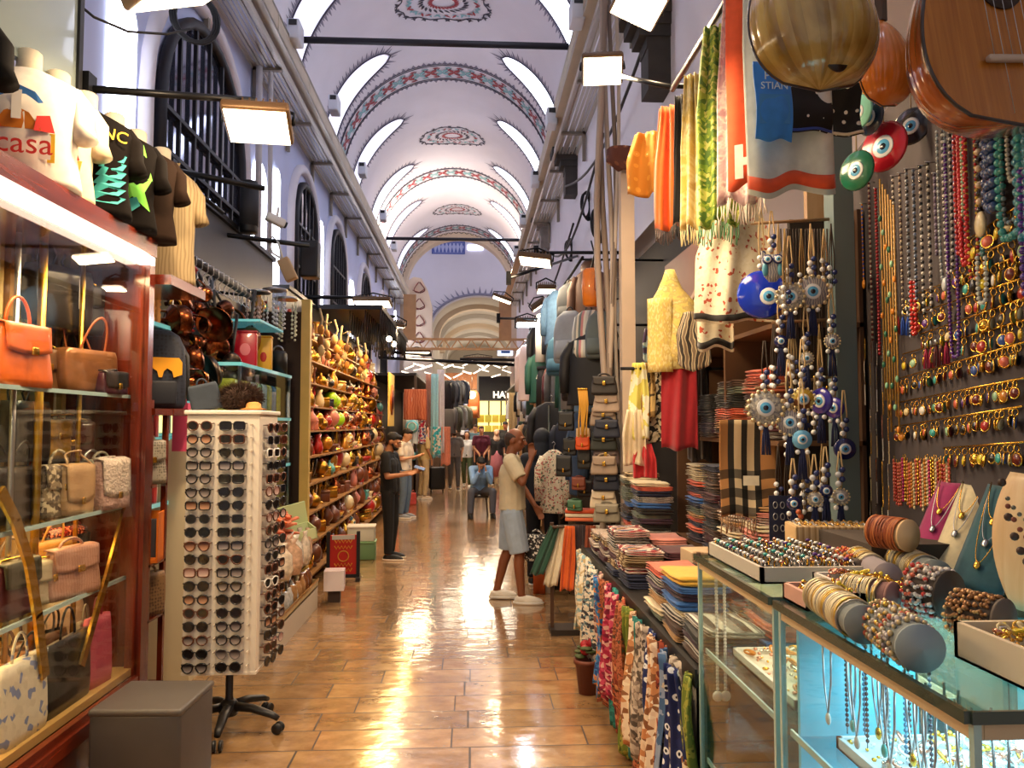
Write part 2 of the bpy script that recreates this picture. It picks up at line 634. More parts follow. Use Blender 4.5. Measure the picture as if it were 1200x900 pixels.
for y0 in SKY_Y:
	for side in (0, 1):
		fl = (lambda th: th) if side == 0 else (lambda th: PI - th)
		wn_[0] += 1
		root = bpy.data.objects.new('window_%d' % wn_[0], None); COL.objects.link(root)
		root['kind'] = 'structure'
		o = skyout(y0, side)
		n = len(o) // 2
		q = MB()
		vs = [vp(fl(th), y, .012) for y, th in o]
		nn = 22
		L = vs[:nn + 1]; Rr = list(reversed(vs[nn:]))
		fs = []
		vv = []
		for k in range(nn + 1):
			vv += [L[k], Rr[k] if k < len(Rr) else L[k]]
		for k in range(nn):
			fs.append((2 * k, 2 * k + 1, 2 * k + 3, 2 * k + 2))
		q.add(vv, fs, 0, True)
		q.build('pane', paneglow if side else paneglow_l, root)
		g = skyout(y0, side, grow=.05)
		q = MB().tube([vp(fl(th), y, .01) for y, th in g], .014, 5)
		for k in range(1, len(g) - 1):
			y, th = g[k]
			dy = (g[k + 1][0] - g[k - 1][0]); ds = (g[k + 1][1] - g[k - 1][1]) * VR
			l = math.hypot(dy, ds) or 1
			ny, ns_ = ds / l, -dy / l
			if (y - y0) * ny + (th - R_(30)) * VR * ns_ < 0:
				ny, ns_ = -ny, -ns_
			for (len_, wd, sh) in ((.26, .04, 0), (.15, .03, .5)):
				yy = y + dy * sh * .5; tt = th + ds * sh * .5 / VR
				a = vp(fl(tt + (-ny) * 0 + dy / l * 0), yy, .006)
				p1 = vp(fl(tt + dy / l * wd / VR * 0 + ds / l * wd / VR), yy + dy / l * wd, .006)
				p2 = vp(fl(tt - ds / l * wd / VR), yy - dy / l * wd, .006)
				tip = vp(fl(tt + ns_ * len_ / VR), yy + ny * len_, .006)
				q.add([p1, p2, tip], [(0, 1, 2)], 1)
		q.build('painted_rim', [ink, inkl], root)
tn = [0]
def vline(pts, r=.012, off=.008, mi=0, q=None):
	q.tube([vp(th, y, off) for th, y in pts], r, 4, mi, smooth=False)
def leaf(q, th, y, ang, L, w, mi):
	"""flat leaf painted on the vault"""
	o = [(0, 0), (.3, .5), (.65, .42), (1, 0), (.65, -.42), (.3, -.5)]
	P = []
	for a, b_ in o:
		x, z = a * L, b_ * w
		dx = x * math.cos(ang) - z * math.sin(ang); dz = x * math.sin(ang) + z * math.cos(ang)
		P.append(vp(th + dx / VR, y + dz, .010 + .002 * mi))
	q.add(P, [(0, 1, 2, 3, 4, 5)], mi)
for y0 in (2.9, 9.4, 16.0, 22.5, 28.9):
	tn[0] += 1
	q = MB()
	n = 60
	for w, o in ((.36, 0), (-.36, 0), (.3, 0), (-.3, 0)):
		vline([(R_(6) + R_(168) * k / n, y0 + w) for k in range(n + 1)], .011, .006, 0, q)
	for k in range(n):
		th = R_(6) + R_(168) * (k + .5) / n
		for s in (1, -1):
			P = [vp(th - .022, y0 + s * .37, .006), vp(th + .022, y0 + s * .37, .006), vp(th, y0 + s * (.50 if k % 2 else .44), .006)]
			q.add(P, [(0, 1, 2)], 3)
	n = 26
	for k in range(n):
		th = R_(8) + R_(164) * (k + .5) / n
		for a in (.8, -.8, PI - .8, PI + .8):
			leaf(q, th, y0, a, .2, .085, 2 if k % 2 else 1)
			leaf(q, th + .03, y0 + .02, a * 1.25, .27, .035, 0)
		leaf(q, th - .09, y0 + .2, 0, .16, .06, 1 if k % 2 else 2)
		leaf(q, th - .09, y0 - .2, 0, .16, .06, 1 if k % 2 else 2)
	struct('trim_%d' % tn[0], q, [ink, ornteal, ornred, inkl])
for y0 in (6.9, 13.3, 19.6, 26.4):
	tn[0] += 1
	q = MB()
	rr = random.Random(3)
	rx_, ry_ = .80, .56
	for k in range(48):
		a = 2 * PI * k / 48
		for f, mi, L in ((1.0, 0, .14), (.72, 2 if k % 3 == 0 else 1, .15), (.45, 0, .15), (.25, 2, .12)):
			if f < .5 and k % 2:
				continue
			leaf(q, PI / 2 + math.cos(a) * rx_ * f / VR, y0 + math.sin(a) * ry_ * f, a + (.9 if k % 2 else -.9), L, .05, mi)
	for f in (1.02,):
		vline([(PI / 2 + math.cos(2 * PI * k / 60) * rx_ * f * (1 + .05 * math.cos(k * PI / 3)) / VR, y0 + math.sin(2 * PI * k / 60) * ry_ * f * (1 + .05 * math.cos(k * PI / 3))) for k in range(61)], .012, .006, 0, q)
	struct('trim_%d' % tn[0], q, [ink, ornteal, ornred])
warmpl = mat('#d8c4ae', .85, noise=.05, ns=1.2)
def ring(name, x0, z0, ri, ro, ya, yb, m_, n=36, a0=0.0, a1=PI):
	q = MB()
	vs = []
	for k in range(n + 1):
		a = a0 + (a1 - a0) * k / n
		c, s = -math.cos(a), math.sin(a)
		for r, y in ((ri, ya), (ro, ya), (ro, yb), (ri, yb)):
			vs.append((x0 + r * c, y, z0 + r * s))
	fs = []
	for k in range(n):
		for j in range(4):
			a_, b_ = 4 * k + j, 4 * k + (j + 1) % 4
			fs.append((a_, a_ + 4, b_ + 4, b_))
	fs += [(0, 1, 2, 3), (4 * n + 3, 4 * n + 2, 4 * n + 1, 4 * n)]
	q.add(vs, fs, 0, False)
	return q
q = ring('a', VX, VZ, VR - .22, VR + .8, YE, YE + .6, warmpl)
q.b2((XL - 1.5, YE, 0), (XL + .22, YE + .6, VZ)).b2((XR - .22, YE, 0), (XR + 1.2, YE + .6, VZ))
struct('trim_%d' % (tn[0] + 1), q, warmpl); tn[0] += 1
q = MB()
for k in range(34):    
	a = PI * (k + .5) / 34
	r = VR + .02
	for s in (1, -1):
		p = [(VX - (r + .08 * s * math.sin(t * PI)) * math.cos(a + (t - .5) * .09), YE - .006, VZ + (r + .08 * s * math.sin(t * PI)) * math.sin(a + (t - .5) * .09)) for t in (0, .25, .5, .75, 1)]
		q.tube(p, .012, 4, smooth=False)
struct('trim_%d' % (tn[0] + 1), q, ink); tn[0] += 1
YB = 37.0
lil = mat('#dcd6e2', .85, noise=.04, ns=.7)
q = MB().b2((-6.3, YE + .6, 0), (-6, YB, 13)); struct('wall_chamber_left', q, plaster_blue)
q = MB().b2((5, YE + .6, 0), (5.3, YB, 13)); struct('wall_chamber_right', q, lil)
q = MB().b2((-6.3, YE, 13), (5.3, YB + .4, 13.3)); struct('ceiling_chamber', q, lil)
q = MB().b2((-6.3, YE + .3, VZ + VR + .5), (5.3, YE + .6, 13)); struct('wall_chamber_front', q, lil)
CX, CR, CZ = .37, 2.35, 6.25
q = MB()
def parch(k, n, r=CR, top=1.0):
	a = PI * k / n
	x = -math.cos(a) * r
	z = math.sin(a) ** .9 * r * .76
	return x, z
n = 24
for k in range(n):
	x0_, z0_ = parch(k, n); x1_, z1_ = parch(k + 1, n)
	vs = []
	for y in (YB, YB + .4):
		vs += [(CX + x0_, y, CZ + z0_), (CX + x1_, y, CZ + z1_), (CX + x1_, y, 13), (CX + x0_, y, 13)]
	q.add(vs, [(0, 1, 2, 3), (7, 6, 5, 4), (0, 4, 5, 1)])
q.b2((-6.3, YB, 0), (CX - CR, YB + .4, 13)).b2((CX + CR, YB, 0), (5.3, YB + .4, 13))
struct('wall_chamber_back', q, lil)
q = MB().tube([(CX + parch(k, 30, CR + .12)[0], YB - .02, CZ + parch(k, 30, CR + .12)[1]) for k in range(31)], .06, 6)
for k in range(3, 28):
	x, z = parch(k, 30, CR + .2); x2, z2 = parch(k, 30, CR + .5 + .15 * (k % 2))
	q.add([(CX + x - .06, YB - .02, CZ + z), (CX + x + .06, YB - .02, CZ + z), (CX + x2, YB - .02, CZ + z2)], [(0, 1, 2)])
struct('trim_%d' % (tn[0] + 1), q, mat('#86849c', .8)); tn[0] += 1
warm2 = mat('#cfc6bb', .85, noise=.05, ns=1.)
q = MB()
vs = []; N2 = 24; M2 = 14
for j in range(M2 + 1):
	for i in range(N2 + 1):
		x, z = parch(i, N2, CR)
		vs.append((CX + x, YB + .4 + 23 * j / M2, CZ + z))
fs = [(j * (N2 + 1) + i, (j + 1) * (N2 + 1) + i, (j + 1) * (N2 + 1) + i + 1, j * (N2 + 1) + i + 1) for j in range(M2) for i in range(N2)]
q.add(vs, fs, 0, True)
q.b2((CX - CR - .3, YB + .4, 0), (CX - CR, 60, CZ)).b2((CX + CR, YB + .4, 0), (CX + CR + .3, 60, CZ)).b2((CX - CR - .3, 60, 0), (CX + CR + .3, 60.3, 9))
struct('ceiling_far_vault', q, warm2)
for k, y in enumerate((39.5, 43, 47, 51.5)):
	q = MB()
	n = 24
	vs = []
	for i in range(n + 1):
		x, z = parch(i, n, CR); x2, z2 = parch(i, n, CR - .3)
		vs += [(CX + x2, y, CZ + z2), (CX + x, y, CZ + z), (CX + x, y + .7, CZ + z), (CX + x2, y + .7, CZ + z2)]
	fs = []
	for i in range(n):
		for j in range(4):
			a_, b_ = 4 * i + j, 4 * i + (j + 1) % 4
			fs.append((a_, a_ + 4, b_ + 4, b_))
	q.add(vs, fs)
	struct('trim_%d' % (tn[0] + 1), q, mat('#c9c3bd', .8) if k % 2 else warmpl); tn[0] += 1
a = W(506, 283, Y=YB - .03); c = W(545, 298, Y=YB - .03)
q = MB().b2((a.x, YB - .05, c.z), (c.x, YB - .01, a.z), 0)
w_, h_ = c.x - a.x, a.z - c.z
for k in range(9):
	x = a.x + w_ * (k + .5) / 9
	q.add([(x - .07, YB - .055, c.z + .08), (x + .07, YB - .055, c.z + .08), (x, YB - .055, c.z + .36)], [(0, 1, 2)], 1)
	q.add([(x - .06, YB - .055, a.z - .08), (x + .06, YB - .055, a.z - .08), (x, YB - .055, a.z - .25)], [(0, 2, 1)], 1)
for zz in (c.z + .03, a.z - .03):
	q.box((a.x + w_ / 2, YB - .055, zz), (w_, .02, .07), 1)
q.box((a.x + .03, YB - .055, (a.z + c.z) / 2), (.06, .02, h_), 1).box((c.x - .03, YB - .055, (a.z + c.z) / 2), (.06, .02, h_), 1)
tag(q.build('tile_panel', [mat('#b9bfe6', .5), mat('#5a68b4', .5)]), 'blue and white tile panel high on the white far wall', 'panel')
a = W(548, 287, Y=YB - .03); c = W(566, 293, Y=YB - .03)
q = MB().b2((a.x, YB - .05, c.z), (c.x, YB - .01, a.z))
wn_[0] += 1
o = q.build('window_%d' % wn_[0], paneglow); o['kind'] = 'structure'
pX = W(490, 400, Y=28.6)
q = MB()
zt = W(490, 326, Y=28.6).z
o = [(-.52, 0), (-.52, zt - .5), (-.4, zt - .15), (-.15, zt), (.12, zt - .05), (.36, zt - .5), (.52, zt - 1.1), (.55, 0)]
q.prism(o, .5, c=(pX.x, 28.6, 0), mi=0)
for k in range(5):
	zz = zt - .6 - k * .62
	for s in (1, -1):
		p = [(pX.x + s * (.02 + .18 * math.sin(t * PI)) + .05, 28.33, zz + .42 * t - .1 * math.sin(t * 3)) for t in (0, .2, .4, .6, .8, 1)]
		q.tube(p, .035, 5, 1, smooth=False, flat=.4)
	q.tube([(pX.x - .2, 28.33, zz + .1), (pX.x + .05, 28.33, zz + .02), (pX.x + .25, 28.33, zz + .14)], .03, 5, 1, flat=.4)
struct('column_painted', q, [warmpl, mat('#7d3034', .8)])
rodm = mat('#2b2a30', .5, .3)
for ya, name in ((9.9, 'a'), (20.6, 'b')):
	l = 'near' if ya < 15 else 'far'
	tag(MB().tube([(-2.32, ya, H + 5.02), (1.27, ya, H + 5.02)], .045, 8).build('tie_rod', rodm), 'black iron tie rod across the vault, the %s one' % ('nearer' if l == 'near' else 'farther'), 'rod', 'iron tie rods across the vault')
beamm = mat('#cdbfa9', .7, noise=.08, ns=3.)
traym = mat('#cfc9c0', .35, .55)
metal_d = mat('#8f8578', .5, .4)
def cornice(side):
	s = -1 if side == 'left' else 1
	xw = XL if s < 0 else XR
	xe = -2.30 if s < 0 else 1.24    
	t = thing('cable_tray_run', 'long %s cable tray run under the vault above the %s shops' % (('silvery', 'lamp-hung') if s < 0 else ('cream', 'scarf')), 'cable tray', ((xe), 0, H + 4.9))
	zc = H + 4.9
	q = MB()
	y = 2.0
	while y < YE - 1:
		q.b2((0, y, -.26), (s * .05, y + 1.72, -.02))
		y += 1.75
	q.build('fascia_beam', beamm, t)
	q = MB()
	for zz in (-.02, -.26):
		q.b2((0, 2, zz - .02), (s * .16, YE - 1, zz + .02))
	q.build('flange', traym, t)
	if s > 0:
		MB().b2((.0, 2, -.30), (.24, YE - 1, -.285)).build('soffit_plate', beamm, t)
	q = MB()
	xa, xb = s * .10, (xw - xe) - s * .015
	zt = -.40 if s < 0 else -.46
	wdt = abs(xb - xa)
	nsl = 7
	for k in range(nsl):
		xx = xa + (xb - xa) * (k + .5) / nsl
		q.b2((xx - wdt / nsl * .34, 2, zt), (xx + wdt / nsl * .34, YE - 1, zt + .012))
	for xx in (xa, xb):
		q.b2((xx - .012, 2, zt - .02), (xx + .012, YE - 1, zt + .07))
	q.build('slotted_tray', traym, t)
	q = MB()
	y = 2.6
	while y < YE - 1:
		q.b2((min(xa, xb), y - .03, zt - .05), (max(xa, xb), y + .03, zt - .012))
		q.b2((min(xb, xb - s * .05), y - .03, zt - .45), (max(xb, xb - s * .05) - .0, y + .03, zt + .05))
		y += 1.75
	q.build('bracket', metal_d, t)
	q = MB()
	for k in range(3):
		xx = xa + (xb - xa) * (.2 + .25 * k)
		q.tube([(xx + .02 * math.sin(j * 1.3 + k), 2 + j * 1.1, zt + .045) for j in range(25)], .018, 5)
	q.build('cable', mat('#e8e4dc', .5), t)
	return t
cornice('left'); cornice('right')
junc = mat('#dfe2ea', .5)
jl = [W(346, 45, X=-2.26), W(392, 128, X=-2.26), W(425, 203, X=-2.26), W(449, 256, X=-2.26), W(462, 291, X=-2.26)]
jr = [W(676, 22, X=1.19), W(646, 144, X=1.19), W(627, 214, X=1.19), W(613, 262, X=1.19), W(605, 297, X=1.19), W(598, 330, X=1.19)]
jl.insert(0, Vector((-2.26, 6.6, jl[0].z))); jr.insert(0, Vector((1.19, 6.6, jr[0].z)))  # unseen extra box per tray, added for light on the near vault
for ps, side in ((jl, 'silvery tray'), (jr, 'cream tray')):
	for i, p in enumerate(ps):
		t = thing('cornice_box', 'pale cornice box on the %s, %s along' % (side, ordn(i)), 'cornice box', p, group='cornice boxes on the trays')  # the first on each tray is the added, unseen box
		MB().rbox((0, 0, .06), (.16, .3, .26), .02).build('housing', junc, t)
		MB().b2((-.05, -.16, .1), (.05, -.15, .17)).build('plug', BLK, t)
	o = area((-.0 , .6, .32), (PI, 0, 0), .3, 1.4, 1500 if p.y < 11 else (560 if p.y < 17 else 110), '#f6f1fb' if p.y < 17 else '#ffe9cf'); o.parent = t  # upward light added at the tray boxes to brighten the vault
darkgl = mat('#8f95ad', .06, .9, noise=.2, ns=1.2)
frame_d = mat('#24242b', .5, .3)
def lat_window(y0, w, zb, h, side=-1, strip=True, lines=5, i=0):
	wn_[0] += 1
	root = bpy.data.objects.new('window_%d' % wn_[0], None); COL.objects.link(root); root['kind'] = 'structure'
	x = XL + .01
	root.location = (x, y0, zb)
	M = Matrix.Rotation(PI / 2, 3, 'Z')
	o = arch_outline(w, h)
	q = MB().prism(o, .03, M=M)
	q.build('pane', darkgl, root)
	q = MB()
	r = w / 2
	P = [M @ Vector((a, 0, b_)) + Vector((.04, 0, 0)) for a, b_ in o]
	q.tube(P, .06, 6)
	for k in range(1, lines + 1):
		xx = -r + w * k / (lines + 1)
		top = h - r + math.sqrt(max(r * r - xx * xx, 0))
		q.bar((.05, xx, 0), (.05, xx, top), .035)
	for zz in (.05, (h - r) * .5, h - r):
		q.bar((.05, -r, zz), (.05, r, zz), .04)
	q.build('lattice', frame_d, root)
	q = MB()
	oo = arch_outline(w + .5, h + .25)
	q.tube([M @ Vector((a, 0, b_)) for a, b_ in oo], .09, 6)
	q.build('window_surround', plaster, root)
	return root
lat_window(7.9, 2.35, 3.85, 1.95)
lat_window(12.6, 1.5, 3.6, 2.1, lines=4)
lat_window(15.6, 1.6, 3.5, 2.2, lines=5)
lat_window(19.6, 1.6, 3.3, 2.3, lines=4)
lat_window(23.5, 1.6, 3.3, 2.3, lines=4)
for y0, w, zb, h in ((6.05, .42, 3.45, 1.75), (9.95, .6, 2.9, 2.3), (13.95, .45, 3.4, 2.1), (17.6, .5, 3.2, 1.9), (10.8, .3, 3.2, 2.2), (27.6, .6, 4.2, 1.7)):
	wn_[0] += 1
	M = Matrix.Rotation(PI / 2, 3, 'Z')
	o = MB().prism(arch_outline(w, h), .04, M=M).build('window_%d' % wn_[0], splay_glow)  # sunlit niche splays, their sunlight put in as glowing strips
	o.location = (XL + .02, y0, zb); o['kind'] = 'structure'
wd = bpy.data.worlds.new('daylight'); SC.world = wd; wd.use_nodes = True
bg = wd.node_tree.nodes['Background']
bg.inputs[0].default_value = lin('#f2ece6'); bg.inputs[1].default_value = .55
SC.view_settings.view_transform = 'Standard'
SC.view_settings.look = 'None'
SC.view_settings.gamma = 1
SC.view_settings.exposure = 0.0
SC.view_settings.use_curve_mapping = False
SC.cycles.use_denoising = True
SC.cycles.max_bounces = 6
SC.cycles.diffuse_bounces = 3
SC.cycles.glossy_bounces = 3
SC.cycles.transmission_bounces = 4
SC.cycles.transparent_max_bounces = 16
SC.cycles.sample_clamp_indirect = 4
SC.cycles.sample_clamp_direct = 0
SC.cycles.caustics_reflective = False
SC.cycles.caustics_refractive = False
lampglow = mat('#fff4df', .4, emit=9., ecol='#ffe9c4')
lamp_body = mat('#6b5137', .45, .5)
def flood(loc, label, s=.36, power=60, yaw=0.0, pitch=R_(25), roll=0.0, white=False):
	"""flat floodlight: lens facing mostly down, tilted towards the hall"""
	t = thing('floodlight', label, 'lamp', loc, rot=(pitch, roll, yaw), group='floodlights hung over the aisle')
	MB().rbox((0, 0, .045), (s, s * .78, .07), .02).build('housing', lamp_body, t)
	MB().box((0, 0, .004), (s * .9, s * .68, .01)).build('lens', lampglow if not white else mat('#f4faff', .4, emit=9., ecol='#e6f4ff'), t)
	q = MB()
	for k in range(9):
		q.box((-s * .4 + s * .1 * k, 0, .1), (.008, s * .6, .05))
	q.build('cooling_fins', lamp_body, t)
	q = MB().tube([(-s * .52, 0, .04), (-s * .52, 0, .13), (0, 0, .2), (s * .52, 0, .13), (s * .52, 0, .04)], .012, 6)
	q.build('yoke', BLKM, t)
	if power:
		o = area((0, 0, -.02), (0, 0, 0), s * .9, s * .68, power, '#ffdcae' if not white else '#e6f2ff')
		o.parent = t
	return t
flood(W(302, 150, Y=4.7), 'large lit floodlight on the black arm over the t-shirts', .40, 24, R_(6), R_(-22), R_(0))
flood(W(208, 2, Y=3.55), 'lit floodlight at the top beside the greenish glass panel', .40, 60, R_(35), R_(10), R_(-25))
flood(W(706, 84, Y=5.4), 'lit floodlight on the arm at the head of the scarf rail', .30, 60, R_(-8), R_(-38), R_(0))
flood(W(748, 8, Y=4.7), 'lit floodlight under the cream tray above the scarves', .32, 60, R_(8), R_(-30), R_(20))
flood(W(437, 357, Y=12.8), 'lit floodlight with white housing past the second window', .62, 90, 0, R_(-5), 0)
flood(W(462, 382, Y=14.5), 'round-shaped small floodlight hung low beyond the white one', .42, 60, 0, R_(12), R_(10))
flood(W(627, 308, Y=9.5), 'wide flat floodlight on black arm over the jackets', .42, 55, R_(-10), R_(-8), R_(8))
flood(W(640, 342, Y=10.6), 'small floodlight below the wide one over the jackets', .26, 30, 0, R_(-8), 0)
flood(W(588, 352, Y=17), 'tilted slender floodlight hanging by a black frame near the far arch', .45, 60, 0, 0, R_(20))
flood(W(618, 381, Y=12.5), 'bluish-white floodlight above the dark jeans', .38, 50, 0, R_(-10), 0, white=True)
flood(W(633, 360, Y=13.5), 'curved cream floodlight beside the wide one', .3, 30, 0, 0, R_(-35))
flood(W(488, 415, Y=21), 'floodlight under the beige frame by the hanging textiles', .8, 130, 0, R_(-5), 0)
flood(W(560, 422, Y=25), 'floodlight over the crowd at the far crossing', .9, 160, 0, 0, 0)
for (xx, yy) in ((-5.98, 33.3), (4.98, 33.3)):
	wn_[0] += 1
	M = Matrix.Rotation(PI / 2, 3, 'Z')
	o = MB().prism(arch_outline(3.0, 5.0), .04, M=M).build('window_%d' % wn_[0], mat('#f4f6ff', .4, emit=3., ecol='#eaeeff'))  # glowing arches added to light the dark chamber
	o.location = (xx, yy, 6.0); o['kind'] = 'structure'
for yy in (41.5, 46.5, 52, 57):  # lights without fixtures, added to brighten the far vault
	area((CX, yy, 6.9), (0, 0, 0), 1.5, 1.5, 60, '#fff0dc')
	area((CX, yy - 1, 5.2), (PI, 0, 0), 1.5, 1.5, 50, '#fff0dc')
# == shared goods makers
def loft(q, secs, n=16, mi=0, caps=True, ex=2.0, rip=0.0, ph=0.0):
	"""secs: (cx, cy, z, rx, ry) superellipse sections"""
	vs = []
	for (cx, cy, z, rx, ry) in secs:
		for k in range(n):
			a = 2 * PI * k / n
			c, s = math.cos(a), math.sin(a)
			e = 2.0 / ex
			g = 1 + rip * (math.sin(k * 2.6 + ph + z * 6) + .6 * math.sin(k * 4.3 + z * 11 + ph))
			vs.append((cx + rx * g * math.copysign(abs(c) ** e, c), cy + ry * g * math.copysign(abs(s) ** e, s), z))
	fs = []
	for i in range(len(secs) - 1):
		for k in range(n):
			a, b = i * n + k, i * n + (k + 1) % n
			fs.append((a, b, b + n, a + n))
	if caps:
		fs.append(tuple(reversed(range(n)))); fs.append(tuple((len(secs) - 1) * n + k for k in range(n)))
	return q.add(vs, fs, mi, True)
def arc(c, r, a0, a1, n=12, plane='xz', ry=None):
	out = []
	ry = ry or r
	for k in range(n + 1):
		a = a0 + (a1 - a0) * k / n
		if plane == 'xz':
			out.append((c[0] + r * math.cos(a), c[1], c[2] + ry * math.sin(a)))
		elif plane == 'yz':
			out.append((c[0], c[1] + r * math.cos(a), c[2] + ry * math.sin(a)))
		else:
			out.append((c[0] + r * math.cos(a), c[1] + ry * math.sin(a), c[2]))
	return out
def handbag(label, loc, rz, w, h, d, m_body, style='flap', m_trim=None, hh=.14, group='handbags in the glass display case', hm=None, sc=1):
	"""style: flap, tote, top, flat, chain, pouch"""
	m_trim = m_trim or m_body
	hm = hm or m_trim
	t = thing('handbag', label, 'handbag', loc, rz, group)
	q = MB()
	tp = .8 if style in ('flap', 'top') else (1.08 if style == 'tote' else .96)
	dt = .55 if style != 'tote' else .8
	secs = []
	for k in range(9):
		f = k / 8
		e = 1 - .05 * (1 if k in (0, 8) else 0)
		bulge = 1 + .05 * math.sin(f * PI)
		secs.append((0, 0, h * f, w / 2 * (1 + (tp - 1) * f) * e * bulge, d / 2 * (1 + (dt - 1) * f) * e))
	loft(q, secs, 24, ex=6)
	q.build('bag_body', m_body, t)
	if style in ('flap', 'chain', 'pouch'):
		q = MB()
		w2 = w / 2 * (1 + (tp - 1) * .75)
		hf = h * (.5 if style != 'pouch' else .8)
		q.sheet(lambda u, v: ((u * 2 - 1) * w2 * (1 - .06 * v), -(d / 2 * (1 + (dt - 1) * (1 - v * .5)) + .006) * min(1, v * 4) + (1 - min(1, v * 4)) * d * .2, h + .008 - max(0, v - .2) / .8 * hf * (1 - .12 * abs(u * 2 - 1) ** 3)), 12, 8, .008)
		f_ = q.build('flap', m_trim, t)
		MB().rbox((0, -d / 2 - .012, h - hf + .02), (w * .12, .012, .035), .005).build('clasp', GOLD, t)
	if style in ('top', 'flap', 'flat'):
		if style != 'flat':
			MB().tube(arc((0, 0, h), w * .22, 0, PI, 12, ry=hh), .008, 6).build('handle', hm, t)
		else:
			MB().tube(arc((0, 0, h), w * .16, 0, PI, 12, ry=hh), .006, 6).build('handle', hm, t)
	elif style == 'tote':
		for s, ang in ((-1, .22), (1, -.3)):
			p = [(x + (z - h) * ang, s * d * .3 + (z - h) * .1 * s, z) for x, y, z in arc((0, 0, h - .03), w * .25, 0, PI, 14, ry=hh * 1.5)]
			MB().tube(p, .008, 6, flat=.5).build('handle', hm, t)
	elif style in ('chain', 'pouch'):
		q = MB()
		p = arc((0, 0, h - .02), w * .42, -.1, PI + .1, 16, ry=hh * .7)
		q.tube([(a, b - .02 * math.sin(i), c_) for i, (a, b, c_) in enumerate(p)], .006, 6)
		q.build('chain_strap', GOLD if style == 'chain' else hm, t)
	return t
def shirt_parts(t, m_shirt, m_neck=None, h=.68, w=.44, d=.24, sleeve=.2, m_print=None, collar=False, neck=True):
	"""t-shirt on a bust, standing on z=0, front towards -Y"""
	q = MB()
	secs = [(0, 0, 0, w * .5, d * .5), (0, 0, .03, w * .5, d * .52), (0, -.01, h * .3, w * .45, d * .5), (0, -.015, h * .6, w * .47, d * .55), (0, -.01, h * .78, w * .5, d * .5), (0, 0, h * .88, w * .46, d * .38), (0, .005, h * .95, w * .3, d * .3), (0, .01, h, w * .16, d * .26)]
	loft(q, secs, 30, ex=2.3, rip=.012, ph=h * 40)
	sh = q.build('shirt', m_shirt, t)
	for s in (-1, 1):
		q = MB()
		a = Vector((s * w * .40, 0, h * .85)); b_ = Vector((s * (w * .5 + sleeve * .1), -.02, h * .85 - sleeve * 1.15))
		q.tube([a, a.lerp(b_, .35) + Vector((s * .02, 0, .012)), a.lerp(b_, .7), b_], [.05, .06, .06, .066], 12, flat=.8)
		q.build('sleeve', m_shirt, sh)
	if neck:
		q = MB()
		loft(q, [(0, .01, h * .93, .062, .06), (0, .01, h + .03, .054, .054), (0, .005, h + .09, .055, .056), (0, .005, h + .1, .045, .046)], 14)
		q.build('bust_neck', m_neck or mat('#d9cdb4', .7, noise=.08, ns=30.), t)
	q = MB()
	q.tube([(x, y + .01, h * .985 - .02 * (1 if y < 0 else 0)) for x, y, z in arc((0, 0, 0), .075, 0, 2 * PI, 18, 'xy', .068)][:-1], .011, 6, closed=True)
	if collar:
		for s in (-1, 1):
			q.prism([(0, 0), (s * .085, .03), (s * .1, .075), (s * .02, .06)], .008, c=(0, -.085, h * .9))
	q.build('collar', m_shirt, sh)
	return sh
def on_front(q, pts, h, w, d, off, mi):
	"""a flat print shape on the shirt's chest"""
	vs = []
	for x, z in pts:
		f = z / h
		yy = d * (.5 + .05 * math.sin(f * PI))
		y = -yy * math.sqrt(max(0, 1 - (abs(x) / (w * .5)) ** 2.3)) - .012 - off
		vs.append((x, y, z))
	q.add(vs, [tuple(range(len(vs)))], mi)
# == left: the glass case of handbags
MAHO = wood('#4b160c', '#7d2f17', 2.5, .22, .6)
MAHO_H = wood('#4b160c', '#7d2f17', 2.5, .22, .6, axis=1)
GOLDWOOD = pat('stripe_u', ('#d9b15e', '#8a5c22', '#f0d58e', '#a77a34'), 9., .35, coord='Object', coat=.4, stretch=(1, 1, 1))
slat_gold = wood('#b98a3c', '#f1d48b', 2., .3, .3)
case = thing('display_case', 'long mahogany display case with glass front and shelves of handbags', 'display case', (-1.9, 2.7, 0))
cx = lambda x: x + 1.9
y0c, y1c = -1.95, 1.92        
q = MB()
q.b2((-.85, y0c, .0), (0, y1c, .27))
q.b2((-.06, y0c, .27), (.03, y1c, .34)).b2((-.02, y0c, .34), (.015, y1c, .38))
q.build('base', MAHO_H, case)
q = MB().b2((-.85, y0c, 2.79), (.03, y1c, 2.89)); q.b2((-.85, y0c, 2.70), (-.05, y1c, 2.79))
q.build('top_board', MAHO_H, case)
MB().b2((-.04, y0c, 2.735), (.035, y1c - .04, 2.78)).build('led_strip', mat('#ffffff', .4, emit=7., ecol='#fff1d8'), case)
for yy in (y1c - .07, .2):
	if yy > 1:
		MB().b2((-.07, yy, .27), (.02, yy + .07, 2.79)).build('corner_post', MAHO, case)
MB().b2((-.50, y1c - .03, .27), (-.06, y1c, 2.72)).build('end_panel', MAHO, case)
q = MB()
for k in range(58):
	yy = y0c + .03 + k * (y1c - y0c - .06) / 58
	q.b2((-.50, yy, .27), (-.465 + .02 * (k % 2), yy + .045, 2.72), k % 3)
q.build('slatted_back', [wood('#d9b25e', '#f8e2a4', 2., .3, .3), mat('#a87a3c', .5), mat('#f8ecc8', .5)], case)
for zz in (1.97, 1.34, .93):
	q = MB().b2((-.45, y0c, zz - .012), (-.1, y1c - .04, zz)); q.build('glass_shelf', glassmat((.86, .95, .92), .2), case)
	MB().b2((-.1, y0c, zz - .016), (-.085, y1c - .04, zz + .004)).build('shelf_edge', mat('#b8d8dc', .2, emit=0., coat=.8), case)
MB().b2((-.46, y0c, .38), (-.03, y1c - .04, .42)).build('shelf_board', mat('#c09a5c', .5), case)
